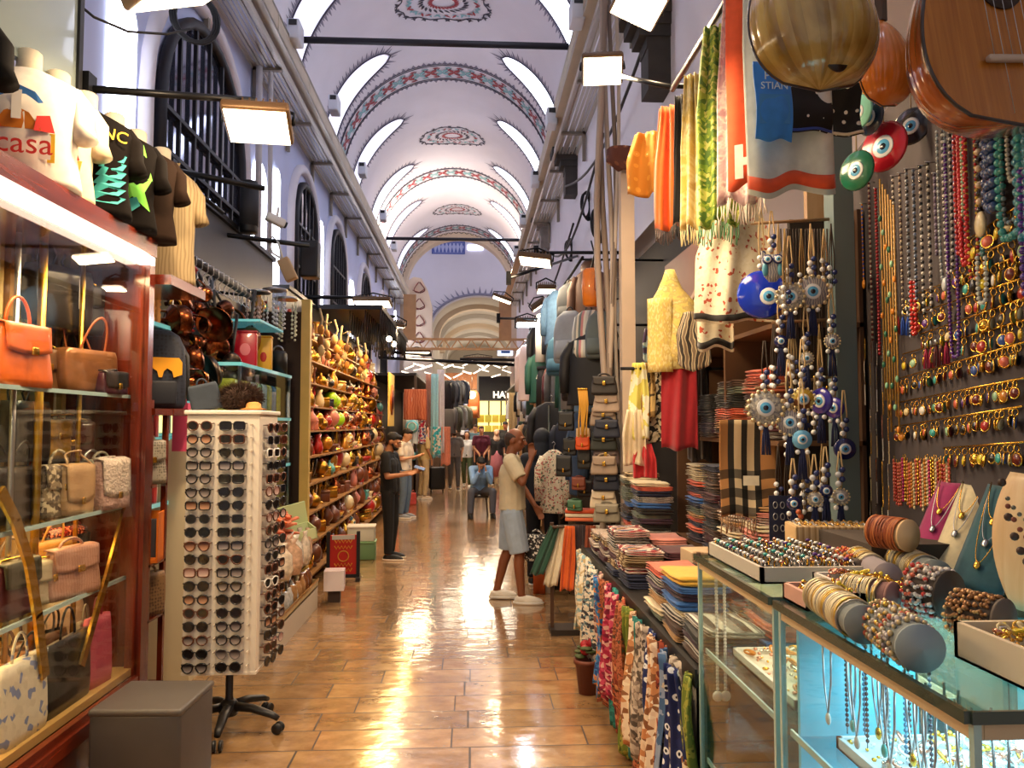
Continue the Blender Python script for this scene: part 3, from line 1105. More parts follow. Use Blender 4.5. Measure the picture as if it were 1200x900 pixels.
MB().b2((-.012, y0c, .38), (-.004, y1c - .07, 2.72)).build('glass_front', glassmat((.97, .97, .95), .08), case)
for k, (px, yy) in enumerate(((48, 0), (18, 0), (95, 0))):
	p = W(px, 400, X=-2.12)
	MB().tube([(cx(-2.12), p.y - 2.7, .42), (cx(-2.12), p.y - 2.7, 2.7)], .013 if k else .02, 8).build('shelf_upright', BRASS if k != 1 else STEEL, case)
MB().b2((-.45, .6, 2.296), (-.25, y1c - .04, 2.308)).build('glass_shelf', glassmat((.86, .95, .92), .2), case)
for pts, r in ((((166, 516), (158, 560), (143, 610), (124, 680), (108, 735), (96, 778)), .024), (((0, 575), (18, 610), (34, 660), (44, 720), (52, 790)), .03)):
	p = [W(a, b_, X=-1.96) - Vector((-1.9, 2.7, 0)) for a, b_ in pts]
	q = MB()
	for i in range(len(p) - 1):
		q.bar(p[i], p[i] + (p[i + 1] - p[i]) * 1.05, .015, r * 1.9)
	q.build('brass_arm', GOLD, case)
area((-1.98, 2.7, 2.68), (0, R_(-12), 0), .1, 3.4, 48, '#ffdca6')
area((-2.15, 3.3, 1.30), (0, 0, 0), .2, 2.2, 9, '#ffcb85')
area((-2.15, 3.3, .9), (0, 0, 0), .2, 2.2, 7, '#ffcb85')
leath = lambda c, r=.38, n=.12: mat(c, r, noise=n, ns=14., bump=.12, coat=.15)
OR, BK, CP, TN = leath('#d4611a'), leath('#1c1a1b', .3), mat('#8a5a35', .3, .35, noise=.35, ns=9.), leath('#a8562c')
def inbag(px, py, X, z, rz, *a, **k):
	X = max(X, -2.24)
	p = W(px, py, X=X)
	p.y = min(p.y, 4.38)
	return handbag(a[0], (X, p.y, z), rz, *a[1:], **k)
FX = PI / 2
inbag(20, 400, -2.05, 1.97, FX - .15, 'orange leather handbag with arched handle on the top shelf, largest of all', .34, .28, .16, OR, 'flap', OR, hh=.13)
t = inbag(68, 360, -2.42, 2.31, FX - .35, 'black leather tote with crossed handles and a white tag on the top shelf', .34, .34, .16, BK, 'tote', BK, hh=.13)
MB().box((.06, -.1, .2), (.035, .006, .16)).build('price_tag', WHITE, t)
inbag(101, 400, -2.12, 1.97, FX - .3, 'bronze brown metallic bag with tan handles on the top shelf', .34, .24, .15, CP, 'tote', CP, hm=TN, hh=.14)
inbag(126, 370, -2.38, 2.31, FX - .5, 'black handbag with round metal handle ring near the end panel', .36, .28, .14, leath('#26262b', .3), 'chain', BK, hh=.12)
inbag(145, 440, -2.0, 1.97, FX - .2, 'small plum and black wallet bag at the end of the top shelf', .2, .12, .08, leath('#3c1526', .3), 'pouch', BK, hh=.05)
inbag(68, 570, -2.1, 1.34, FX - .3, 'snakeskin patterned bag on the middle shelf', .26, .25, .09, pat('voronoi', ('#5b4a3c', '#cdbb9c', '#8d7a60'), 60., .5, coord='Object'), 'flap', hh=.08)
inbag(88, 570, -2.05, 1.34, FX - .25, 'beige suede bag standing beside the snakeskin bag', .2, .25, .09, leath('#b9936a', .7), 'pouch')
inbag(108, 570, -2.1, 1.34, FX - .3, 'glossy black bag with steel rings on the middle shelf', .27, .25, .11, BK, 'flap', hh=.07, hm=STEEL)
inbag(130, 570, -2.0, 1.34, FX - .2, 'fluffy pale pink bag on the middle shelf', .24, .27, .12, mat('#c8a39a', .95, noise=.15, ns=60., bump=.7), 'pouch', mat('#d9c8bd', .95, noise=.2, ns=60., bump=.8), hh=.05)
inbag(152, 570, -2.05, 1.34, FX - .3, 'grey monogrammed saddle bag at the end of the middle shelf', .26, .26, .12, pat('dots', ('#4f4a42', '#6c655a', '#8b8374'), 50., .5, coord='Object'), 'flap', hh=.05)
inbag(52, 680, -2.1, .93, FX - .2, 'cream chain bag on the lower shelf', .22, .2, .1, leath('#c8b79b', .5), 'chain', hh=.06)
inbag(82, 680, -2.05, .93, FX - .25, 'dusty pink quilted flap bag with gold clasp on the lower shelf', .36, .24, .11, pat('wave', ('#c99a86', '#b98672'), 18., .45, coord='Object', const=False), 'flap', hh=.05)
inbag(16, 690, -2.1, .93, FX, 'maroon and green striped bag on the lower shelf', .3, .24, .11, leath('#4d1a20'), 'chain', leath('#3b3a2c'), hh=.06)
inbag(14, 790, -2.1, .42, FX, 'brown woven bag with black loop handles on the case floor', .32, .3, .18, pat('dots', ('#7b4a1e', '#b27a35', '#5a3210'), 70., .7, coord='Object'), 'tote', hm=BK, hh=.1)
inbag(45, 800, -2.25, .42, FX - .2, 'dark brown bag with black loop handles on the case floor', .26, .3, .16, leath('#51321d'), 'tote', hm=BK, hh=.1)
inbag(78, 760, -2.3, .55, FX - .3, 'pale beige round-shouldered bag behind the black folder bag', .3, .3, .14, leath('#b99c86', .6), 'top', hh=.12, hm=BK)
inbag(76, 850, -1.99, .42, FX, 'flat black folder bag with gold studs leaning at the glass', .42, .34, .05, leath('#121314', .35), 'flat', hh=.14, hm=BK)
inbag(112, 800, -2.0, .42, FX - .1, 'tall thin pink bag with tied handles low in the case', .22, .36, .07, leath('#c45468', .55), 'flat', hh=.1, hm=leath('#8f2f45'))
inbag(98, 800, -2.06, .42, FX - .1, 'narrow grey knitted bag beside the pink one', .14, .34, .06, leath('#7b7468', .8), 'flat', hh=.08)
inbag(20, 860, -2.0, .42, FX, 'white bag with blue flower print at the bottom of the case', .36, .34, .1, pat('voronoi', ('#d6cfbc', '#ddd6c2', '#d0c8b4', '#dcd4c0', '#7d8cba', '#d9d2be'), 34., .6, coord='Object'), 'flat', hh=.12)
inbag(135, 650, -2.25, .93, FX - .3, 'red sequined evening bag on the lower shelf near the post', .26, .3, .1, pat('voronoi', ('#4a0f0c', '#8e1e17', '#d8805a', '#5d1410'), 120., .25, coord='Object', coat=.5), 'pouch')
inbag(140, 740, -2.3, .42, FX - .3, 'dark green bag with brass handle low by the end panel', .3, .4, .12, leath('#23302a'), 'top', hh=.1, hm=BRASS)
for k_, (px_, z_, w_, h_, c_, n_) in enumerate(((12, .42, .3, .3, '#5d3a1c', 'cognac bucket'), (52, .42, .26, .3, '#3b2a22', 'espresso shoulder'), (96, .42, .28, .34, '#8f7e6a', 'stone grey tote'), (18, .93, .3, .22, '#7b6a58', 'taupe satchel'), (60, .93, .26, .26, '#b8863c', 'mustard gold clutch'), (122, .93, .24, .2, '#2a2528', 'black mini'), (30, 1.34, .26, .24, '#c9a36a', 'camel satchel'), (84, 1.34, .28, .3, '#3a2a30', 'aubergine shoulder'), (46, 1.97, .26, .22, '#6e4a2c', 'walnut box'), (118, 1.97, .24, .24, '#1d1c20', 'black doctor'))):
	inbag(px_, 500, -2.24, z_, FX - .3, '%s bag in the rear rank of the display case, %s of ten' % (n_, ORD[k_]), w_, h_, .1, leath(c_), ('flap', 'tote', 'chain')[k_ % 3], hh=.1)
inbag(30, 470, -2.35, 1.62, FX, 'black drawstring bag hanging behind the brass upright', .28, .3, .14, leath('#1f1a1a', .3), 'tote', hh=.1)
inbag(62, 500, -2.45, 1.62, FX - .3, 'small gold beaded bag hanging on the slatted back', .2, .2, .08, mat('#b98a3a', .3, .6, noise=.3, ns=40.), 'chain', hh=.08)
inbag(140, 480, -2.5, 1.55, FX - .5, 'dark red quilted bag deep in the case by the end panel', .3, .26, .1, leath('#4a120e', .35), 'chain', hh=.1)
inbag(112, 700, -2.45, .93, FX - .3, 'black quilted bag at the back of the lower shelf', .3, .26, .12, BK, 'chain', hh=.08)
inbag(38, 600, -2.3, 1.34, FX, 'rust leather box bag on the middle shelf, nearest the brass upright', .3, .22, .12, leath('#8e3b17'), 'flap', hh=.06)
inbag(10, 590, -2.2, 1.34, FX, 'dark leather bag on the middle shelf at its near end', .3, .26, .14, leath('#2c2320'), 'tote', hh=.1)
SH = [
(-80, 40, '#191716', 'black t-shirt with yellow and red print on a bust, nearest of the row'),
(34, 66, '#efe6d6', 'white t-shirt with a red lettered souvenir print on a bust'),
(68, 98, '#e3d2b0', 'cream t-shirt with small palace print on a bust, behind the white one'),
(101, 122, '#120e0c', 'black t-shirt with orange lettering and teal pattern on a bust'),
(134, 150, '#0f0b09', 'black t-shirt with bright green print on a bust'),
(160, 176, '#241811', 'plain dark brown t-shirt on a bust beside the green printed one'),
]
for i, (px, py, c, lab) in enumerate(SH):
	X = -2.1 + .02 * i
	p = W(px, py, X=X)
	z = 2.892
	h = min(max(p.z - z - .08, .56), .66)
	yaw = R_(14 if i < 2 else 24)
	t = thing('dressed_bust', lab, 'mannequin', (X, p.y, z), yaw, 'dressed busts on top of the display case')
	m_s = mat(c, .9, noise=.06, ns=30., spec=.1)
	w, d = (.47, .25) if i != 2 else (.36, .22)
	sh = shirt_parts(t, m_s, h=h, w=w, d=d)
	cols = [mat(x, .7) for x in ('#e8b828', '#c92a22', '#3f7fc4', '#e98b24', '#2f9c9a', '#7fe04a', '#20633a', '#f6efe0', '#3a47a8')]
	q = MB()
	F_ = lambda pts, o, mi: on_front(q, [(x, z_ * h) for x, z_ in pts], h, w, d, o, mi)
	if i == 0:
		F_([(-.12, .55), (.1, .55), (.14, .7), (.1, .84), (-.1, .84), (-.14, .7)], .0, 0)
		F_([(-.1, .25), (.1, .25), (.1, .5), (-.1, .5)], .0, 1)
		F_([(-.04, .62), (.04, .62), (.04, .76), (-.04, .76)], .003, 7)
	elif i == 1:
		F_([(-.15, .18), (.15, .18), (.15, .42), (-.15, .42)], .0, 0)
		F_([(-.135, .2), (.135, .2), (.135, .4), (-.135, .4)], .002, 7)
		F_([(-.12, .42), (.12, .42), (.12, .62), (.07, .74), (0, .79), (-.07, .74), (-.12, .62)], .0, 2)
		F_([(-.1, .43), (.1, .43), (.05, .56), (0, .6), (-.05, .56)], .003, 3)
		F_([(-.14, .42), (-.06, .42), (-.07, .56), (-.12, .56)], .004, 1)
		F_([(.07, .42), (.15, .42), (.13, .56), (.08, .54)], .004, 1)
		F_([(-.02, .5), (.02, .5), (.02, .74), (-.02, .74)], .005, 7)
	elif i == 2:
		F_([(-.1, .15), (.1, .15), (.12, .35), (-.12, .35)], .0, 3)
		F_([(-.11, .35), (.11, .35), (.08, .5), (0, .56), (-.08, .5)], .0, 1)
		F_([(-.06, .45), (.06, .45), (.04, .58), (-.04, .58)], .003, 8)
	elif i == 3:
		for k in range(6):
			F_([(.02 + .012 * k, .1 + .08 * k), (.16 + .005 * k, .1 + .08 * k), (.2, .17 + .08 * k), (.06 + .01 * k, .19 + .08 * k)], .0, 4)
	elif i == 4:
		F_([(.1, .5), (.1, .82), (.15, .84), (.2, .5)], .0, 5)
		F_([(.0, .4), (.08, .42), (.2, .52), (.16, .36), (.19, .18), (.1, .3), (.0, .16)], .0, 5)
		F_([(-.06, .08), (.04, .24), (.12, .3), (.14, .22), (.04, .06)], .003, 4)
	if q.f:
		q.build('print', cols, sh)
	if i == 1:
		lettering('casa', .14, .001, cols[1], sh, (.035, -d * .5 - .03, h * .3), (PI / 2, 0, 0))
	if i == 3:
		lettering('TANC', .085, .001, cols[0], sh, (.09, -d * .5 - .03, h * .74), (PI / 2, R_(8), R_(12)))
p = W(196, 205, X=-1.98)
t = thing('dressed_bust', 'cream cable-knit polo shirt on a bust at the far end of the case', 'mannequin', (-2.0, 4.98, 2.70), R_(28), 'dressed busts on top of the display case')
shirt_parts(t, pat('wave', ('#857252', '#96825e', '#a08c68'), 14., .9, coord='Object', const=False, stretch=(1, 1, .3)), h=.78, w=.44, d=.24, sleeve=.22, collar=True)
solo(MB().b2((-2.4, 4.66, 2.64), (-1.8, 5.25, 2.70)), 'plinth_board', MAHO_H, 'short dark board under the cream polo bust', 'board')
t = thing('glass_screen', 'large greenish grey glass panel with black edge above the t-shirts', 'panel', (-2.12, 2.6, 3.5))
MB().b2((-.015, -1.6, 0), (.015, 1.5, 2.2)).build('pane', mat('#9aa79f', .18, noise=.06, ns=.8, coat=.5), t)
MB().b2((-.03, 1.5, -.02), (.03, 1.54, 2.2)).build('edge_strip', BLK, t)
def armrod(name, a, b_, r, label, brace=None, group='black iron arms that carry lamps'):
	t = thing(name, label, 'bracket', a, group=group)
	A = Vector(a)
	MB().tube([(0, 0, 0), Vector(b_) - A], r, 8).build('arm', BLKM, t)
	MB().box((0, 0, 0), (.06, .09, .16)).build('wall_plate', BLKM, t)
	if brace is not None:
		MB().tube([Vector(brace[0]) - A, Vector(brace[1]) - A], r * .7, 6).build('brace', BLKM, t)
	return t
armrod('lamp_arm', W(102, 104, Y=4.2), W(300, 118, Y=4.7), .022, 'black iron arm from the glass panel edge to the large floodlight')
a, b_ = W(201, 199, Y=6.0), W(310, 221, Y=6.3)
armrod('lamp_arm', a, b_, .025, 'grey steel arm braced below, over the copper pots', (W(205, 205, Y=6.0), W(262, 250, Y=6.3)))
armrod('lamp_arm', W(232, 271, Y=7.6), W(362, 288, Y=8.2), .025, 'black arm that carries the square black speaker')
armrod('lamp_arm', W(352, 348, X=-2.7), W(440, 349, Y=12.8), .03, 'black arm of the white-housed floodlight')
armrod('lamp_arm', W(395, 370, X=-2.7), W(462, 371, Y=14.5), .03, 'black arm of the small round floodlight')
p = W(292, 243, Y=8.0)
t = thing('speaker', 'tall round black loudspeaker on the dark fascia', 'speaker', p)
MB().lathe([(0, -.27), (.085, -.27), (.09, -.25), (.09, .24), (.08, .27), (0, .27)], 18).build('cabinet', BLK, t)
MB().lathe([(.092, -.2), (.094, -.2), (.094, .2), (.092, .2)], 18).build('grille', mat('#2c2c30', .7), t)
p = W(364, 305, Y=8.4)
t = thing('speaker', 'square black loudspeaker hung at the end of the arm', 'speaker', p)
MB().rbox((0, 0, 0), (.19, .2, .4), .02).build('cabinet', BLK, t)
MB().box((0, -.102, -.03), (.15, .006, .3)).build('grille', mat('#2c2c30', .7), t)
MB().tube([(0, 0, .2), (0, 0, .34)], .012, 6).build('hanger', BLKM, t)
p = W(323, 258, Y=8.0)
t = thing('security_camera', 'white security camera on the speaker arm', 'camera', p, rot=(0, R_(20), R_(30)))
MB().rbox((0, 0, 0), (.2, .09, .09), .02).build('housing', WHITE, t)
MB().lathe([(0, 0), (.035, 0), (.035, .02), (0, .02)], 12, M=Matrix.Rotation(PI / 2, 3, 'Y'), c=(.1, 0, 0)).build('lens', BLK, t)
MB().tube([(0, 0, .04), (-.02, 0, .14)], .014, 6).build('mount', WHITE, t)
p = W(337, 316, Y=8.0)
t = thing('wooden_block', 'wooden block hanging from white cords under the camera', 'block', p, rot=(0, R_(-25), 0))
MB().rbox((0, 0, 0), (.12, .1, .24), .01).build('block_body', mat('#c9a679', .6), t)
MB().tube([(0, 0, .12), (-.07, 0, .22), (-.06, 0, .35), (.0, 0, .38), (.03, 0, .3), (.0, 0, .12)], .012, 6).build('cord', WHITE, t)
tag(MB().tube([W(86, 0, Y=4.4), W(110, 20, Y=4.5), W(150, 37, Y=4.7), W(195, 40, Y=4.9), W(222, 34, Y=5.0)], .008, 6).build('wire', BLK), 'thin black wire sagging across the bluish wall', 'wire')
for (ya, yb, za, zb, xx, lab) in ((6.55, 9.5, 2.95, 3.8, -2.45, 'dark slate fascia of the pot shop under the large window'), (10.2, 13.8, 2.95, 3.6, -2.45, 'dark slate fascia below the second arched window'), (14.3, 18, 3.0, 3.5, -2.45, 'black fascia over the far end of the ornament stall')):
	t = thing('shop_fascia', lab, 'fascia', (xx, (ya + yb) / 2, za))
	MB().b2((-.34, -(yb - ya) / 2, 0), (0, (yb - ya) / 2, zb - za)).build('board', mat('#3c3f49', .5, noise=.15, ns=2.), t)
	MB().b2((-.3, -(yb - ya) / 2, zb - za), (.04, (yb - ya) / 2, zb - za + .05)).build('cap_rail', BLKM, t)
# == grey cube stool
t = thing('cube_stool', 'dark grey leatherette cube stool on the floor by the display case', 'stool', (-1.57, 3.98, 0), R_(-2))
MB().rbox((0, 0, .22), (.43, .42, .44), .018).build('box_body', mat('#4b4644', .5, noise=.08, ns=5., bump=.08), t)
MB().rbox((0, 0, .447), (.44, .43, .035), .015).build('lid', mat('#524d4a', .48, noise=.06, ns=5., bump=.08), t)
# == sunglasses stand
SX, SY = -1.43, 4.72
t = thing('sunglasses_stand', 'white revolving sunglasses stand on a black five-star base', 'display stand', (SX, SY, 0))
wS, zb, zt = .41, .40, 1.86
ivory = mat('#e6ddd0', .55, noise=.03, ns=4.)
q = MB().b2((-wS / 2, -wS / 2, zb), (wS / 2, wS / 2, zt))
q.build('panel_box', ivory, t)
MB().rbox((0, 0, zt + .012), (wS + .03, wS + .03, .025), .006).build('top_board', ivory, t)
MB().b2((-wS / 2 - .004, -wS / 2 - .004, zb - .015), (wS / 2 + .004, wS / 2 + .004, zb)).build('bottom_board', ivory, t)
MB().lathe([(0, .12), (.035, .12), (.03, .16), (.022, .2), (.022, .4), (0, .4)], 14).build('pole', mat('#3a3a3e', .4, .4), t)
MB().lathe([(0, .09), (.05, .09), (.06, .12), (.05, .16), (.035, .18), (0, .18)], 16).build('hub', BLK, t)
for k in range(5):
	a = R_(-12 + 72 * k)
	c, s = math.cos(a), math.sin(a)
	leg = MB().tube([(c * .03, s * .03, .14), (c * .15, s * .15, .135), (c * .27, s * .27, .105), (c * .31, s * .31, .085)], [.032, .03, .024, .018], 8, flat=.8).build('leg', BLK, t)
	q = MB()
	M = Matrix.Rotation(a, 3, 'Z') @ Matrix.Rotation(PI / 2, 3, 'X')
	for o in (-.018, .018):
		q.lathe([(0, -.009), (.03, -.009), (.032, 0), (.03, .009), (0, .009)], 12, c=(c * .31 - s * o, s * .31 + c * o, .032), M=M)
	q.build('caster', BLK, leg)
lens_shapes = {
	'round': [(.026 * math.cos(2 * PI * k / 14), .024 * math.sin(2 * PI * k / 14)) for k in range(14)],
'square': [(.028 * math.copysign(abs(math.cos(a)) ** .5, math.cos(a)), .022 * math.copysign(abs(math.sin(a)) ** .5, math.sin(a))) for a in [2 * PI * k / 14 for k in range(14)]],
'aviator': [(.029 * math.cos(2 * PI * k / 14) * (1.0 if math.sin(2 * PI * k / 14) > 0 else .85), .021 * math.sin(2 * PI * k / 14) + (0 if math.sin(2 * PI * k / 14) > 0 else -.006 * abs(math.sin(2 * PI * k / 14)))) for k in range(14)],
}
fcol = {'black': '#131213', 'tortoise brown': '#5b2f18', 'white': '#efece6', 'wine': '#4a1518', 'grey': '#56545a'}
def gradm(top, bot):
	m, nt, b = nodes('tinted_lens')
	tc = nt.nodes.new('ShaderNodeTexCoord'); sp = nt.nodes.new('ShaderNodeSeparateXYZ')
	nt.links.new(tc.outputs['Generated'], sp.inputs[0])
	r = ramp(nt, [(.0, bot), (.75, top)], False)
	nt.links.new(sp.outputs[2], r.inputs[0]); nt.links.new(r.outputs[0], b.inputs['Base Color'])
	b.inputs['Roughness'].default_value = .12; b.inputs['Coat Weight'].default_value = .4
	return m
lm = {'dark': mat('#1b1718', .12, coat=.4), 'smoke fading': gradm('#2d272b', '#b3a7a6'), 'brown fading': gradm('#4d2416', '#dba98a'), 'pink fading': gradm('#a07a78', '#e6cfc8')}
glass_types = []
for sh in ('square', 'round', 'aviator'):
	for fc in ('black', 'tortoise brown', 'grey'):
		for ln in ('dark', 'smoke fading', 'brown fading', 'pink fading'):
			glass_types.append((sh, fc, ln))
GM = {}
def gmesh(sh, fc, ln):
	if (sh, fc, ln) in GM:
		return GM[(sh, fc, ln)]
	o = lens_shapes[sh]
	q = MB()
	for s in (-1, 1):
		q.tube([(s * .034 + x, 0, z) for x, z in o], .0042 if fc != 'grey' else .0022, 5, closed=True)
		q.tube([(s * .062, 0, .012), (s * .067, .01, .013), (s * .066, .06, .01), (s * .062, .12, -.008)], .003, 5)
	q.tube([(-.009, -.001, .006), (0, -.003, .01), (.009, -.001, .006)], .003, 5)
	f = q.mesh('frame', mat(fcol[fc], .25, coat=.4))
	l = MB().prism(o, .002).mesh('lens', lm[ln])
	GM[(sh, fc, ln)] = (f, l)
	return f, l
def glasses(loc, rz, typ, label, group, s=1.0):
	f, l = gmesh(*typ)
	t = thing('sunglasses', label, 'sunglasses', loc, rz, group)
	if s != 1:
		t.scale = (s, s, s)
	inst('frame', f, t)
	inst('lens', l, t, (-.034, 0, 0)); inst('lens', l, t, (.034, 0, 0))
	return t
rr = random.Random(11)
rows = 19
pg1 = MB().box((0, 0, 0), (.006, .05, .012)).mesh('peg', mat('#cfc6b8', .5))
stand = [o for o in COL.objects if o.name.startswith('sunglasses_stand')][0]
for r in range(rows):
	z = zt - .065 - r * (zt - zb - .1) / (rows - 1)
	for c, xo in ((0, -.125), (1, .06)):
		typ = rr.choice(glass_types)
		if rr.random() < .5:
			typ = (rr.choice(('square', 'aviator')), 'black', rr.choice(('dark', 'smoke fading')))
		ty = (rr.choice(('square', 'round', 'aviator')) if r > 1 else ('round' if c == 0 else 'square'), typ[1], typ[2])
		glasses((SX + xo, SY - wS / 2 - .028, z), R_(rr.uniform(-3, 3)), ty, '%s sunglasses, %s lenses, %s row down on the stand front, %s column' % (ty[1], ty[2], ordn(r), ('first', 'second')[c]), 'sunglasses on the front of the stand', 1.12)
		inst('peg', pg1, stand, (xo + .105, -wS / 2 - .02, z + .006))
	for c, yo in ((0, -.06), (1, .11)):
		ty = rr.choice(glass_types)
		fc = 'white' if (r, c) in ((2, 0), (12, 0)) else ty[1]
		ty = (ty[0], fc, 'dark' if rr.random() < .7 else ty[2])
		glasses((SX + wS / 2 + .045, SY + yo, z - .01), R_(74 + rr.uniform(-4, 4)), ty, '%s sunglasses, %s lenses, %s row down on the stand aisle side, %s column' % (ty[1], ty[2], ordn(r), ('near', 'far')[c]), 'sunglasses on the aisle side of the stand', 1.1)
		inst('peg', pg1, stand, (wS / 2 + .02, yo, z + .004), (0, 0, PI / 2))
	ty = rr.choice(glass_types)
	glasses((SX - wS / 2 - .045, SY - .05, z - .01), R_(-74), (ty[0], 'black', 'dark'), 'black sunglasses on the shop side of the stand, %s row down' % ordn(r), 'sunglasses on the shop side of the stand', 1.1)
ztop = zt + .026
def furry(label, loc, r, col, n=900, seed=1, cat='hat', name='fur_hat'):
	t = thing(name, label, cat, loc)
	rg = random.Random(seed)
	MB().ball((0, 0, r[2] * .9), (r[0] * .85, r[1] * .85, r[2] * .85), 16, 10).build('hat_body', mat(col, .95, noise=.3, ns=20.), t)
	q = MB()
	for k in range(n):
		a = rg.uniform(0, 2 * PI); zz = rg.uniform(-.6, 1)
		s = math.sqrt(max(0, 1 - zz * zz))
		nrm = Vector((s * math.cos(a), s * math.sin(a), zz))
		p = Vector((nrm.x * r[0] * .8, nrm.y * r[1] * .8, r[2] * .9 + nrm.z * r[2] * .8))
		tip = p + (nrm + Vector((rg.uniform(-.4, .4), rg.uniform(-.4, .4), rg.uniform(-.5, .3)))).normalized() * rg.uniform(.03, .06)
		side = nrm.cross(Vector((rg.random(), rg.random(), rg.random()))).normalized() * .0022
		q.add([p - side, p + side, tip], [(0, 1, 2)])
	o = q.build('fur', mat(col, .9, noise=.4, ns=40.), t)
	return t
furry('dark brown fur hat on top of the sunglasses stand', (SX + .04, SY - .02, ztop), (.13, .12, .085), '#3d281e', n=2600, seed=2)
furry('lighter brown fur hat behind the dark one on the stand', (SX - .06, SY + .12, ztop), (.1, .09, .075), '#7a5638', n=1800, seed=3)
t = handbag('folded dark denim bag leaning on top of the sunglasses stand', (SX - .13, SY - .08, ztop), R_(15), .17, .16, .06, mat('#2c3542', .8, noise=.1, ns=30.), 'flat', hh=.03, group='things on top of the stand')
t.rotation_euler = (0, R_(-14), R_(15))
t = thing('straw_hat', 'orange-tan straw cap lying at the edge of the stand top', 'hat', (SX + .14, SY - .1, ztop + .004))
MB().lathe([(0, .0), (.07, .0), (.075, .004), (.045, .01), (.04, .035), (.025, .045), (0, .047)], 18).build('crown_and_brim', pat('wave', ('#d9a05a', '#b8742c'), 40., .7, coord='Object', const=False), t)
# == left: second cabinet, pots, tins
t = thing('tall_cabinet', 'narrow dark red cabinet frame beyond the display case', 'cabinet', (-1.9, 4.7, 0))
for (yy, x0, w_) in ((.02, -.02, .035), (.26, -.02, .03), (.02, -.55, .035), (.26, -.55, .03)):
	MB().b2((x0 - w_, yy, 0), (x0, yy + w_, 1.95 if yy < .2 else 1.9)).build('post', MAHO, t)
MB().b2((-.6, .02, 1.86), (0, .3, 1.9)).build('top_board', MAHO, t)
for zz in (1.42, .95, .62, .2):
	MB().b2((-.56, .03, zz), (-.02, .29, zz + .015)).build('shelf', MAHO_H if zz < 1 else glassmat((.86, .95, .92), .2), t)
handbag('grey speckled bag on the narrow cabinet shelf', (-2.0, 4.86, 1.437), R_(60), .24, .26, .12, pat('dots', ('#4f4a42', '#7c7464', '#a39a88'), 60., .6, coord='Object'), 'flap', hh=.05, group='bags in the narrow cabinet')
handbag('brown monogram bag low in the narrow cabinet', (-2.0, 4.86, .636), R_(60), .24, .26, .12, pat('dots', ('#4b3326', '#6d5038', '#8b6b48'), 50., .6, coord='Object'), 'tote', hh=.05, group='bags in the narrow cabinet')
t = thing('gift_box', 'bright orange gift box standing open in the narrow cabinet', 'box', (-2.01, 4.87, .966), R_(10))
MB().b2((-.1, -.09, 0), (.1, .09, .02)).b2((-.1, -.09, 0), (-.09, .09, .3)).b2((.09, -.09, 0), (.1, .09, .3)).b2((-.1, .08, 0), (.1, .09, .3)).b2((-.1, -.09, 0), (.0, -.08, .3)).build('box_walls', mat('#ef7a17', .5), t)
MB().b2((-.06, .0, .02), (.07, .07, .25)).build('lining', mat('#4b4a52', .6), t)
p = W(187, 430, Y=5.2)
t = thing('backpack', 'dark navy backpack with arched yellow patch beside the mahogany post', 'backpack', (p.x, 5.2, 1.91), R_(25))
q = MB()
loft(q, [(0, 0, 0, .15, .09), (0, 0, .03, .165, .1), (0, 0, .25, .165, .1), (0, 0, .4, .155, .09), (0, 0, .48, .12, .07), (0, 0, .52, .06, .04)], 20, ex=3)
bb = q.build('bag_body', pat('dots', ('#0e1018', '#1a1f2e', '#232a3a'), 40., .6, coord='Object'), t)
q = MB()
o = [(-.13, .22), (-.13, .3), (-.11, .33), (.11, .33), (.13, .3), (.13, .22), (.08, .2), (.07, .24), (.04, .26), (.02, .24), (.01, .2), (-.01, .2), (-.02, .24), (-.05, .26), (-.07, .24), (-.08, .2)]
q.prism(o, .01, c=(0, -.108, 0)); q.build('yellow_patch', mat('#f3a91c', .5), t)
q = MB().rbox((0, -.1, .1), (.2, .04, .16), .015); q.build('front_pocket', mat('#141824', .6), t)
for s in (-1, 1):
	MB().tube([(s * .12, .03, .46), (s * .17, -.02, .35), (s * .175, -.02, .15), (s * .15, 0, .03)], .016, 6, flat=.5).build('strap', BLK, t)
solo(MB().b2((p.x - .3, 5.04, 1.86), (p.x + .16, 5.3, 1.905)), 'shelf_board', MAHO_H, 'dark shelf board under the navy backpack', 'shelf')
teal = mat('#7fd8de', .15, coat=.8, emit=.25, ecol='#7fe3ea')
t = thing('glass_shelving', 'wall shelving with turquoise-edged glass shelves and wooden mills', 'shelving', (-2.52, 5.4, 1.2))
for zz in (.05, .5, .9, 1.28, 1.62):
	MB().b2((-.38, -.2, zz), (.38, .22, zz + .012)).build('glass_shelf', glassmat((.8, .95, .95), .25), t)
	MB().b2((.36, -.21, zz - .01), (.385, .22, zz + .018)).b2((-.38, -.22, zz - .01), (.385, -.2, zz + .018)).build('lit_edge', teal, t)
for sx in (-.37, .35):
	for sy in (-.2, .2):
		MB().b2((sx, sy, 0), (sx + .02, sy + .02, 1.75)).build('upright', STEEL, t)
q = MB()
def mill_mesh(h, r, cols, seed):
	rg = random.Random(seed)
	pr = [(0, 0), (r, 0), (r, .02)]
	z = .03
	while z < h * .8:
		pr += [(r * rg.uniform(.5, .75), z), (r * rg.uniform(.75, 1), z + h * .06)]
		z += h * .13
	pr += [(r * .5, h * .84), (r * .8, h * .9), (r * .7, h * .96), (r * .2, h), (0, h)]
	return MB().lathe(pr, 12).mesh('mill', cols)
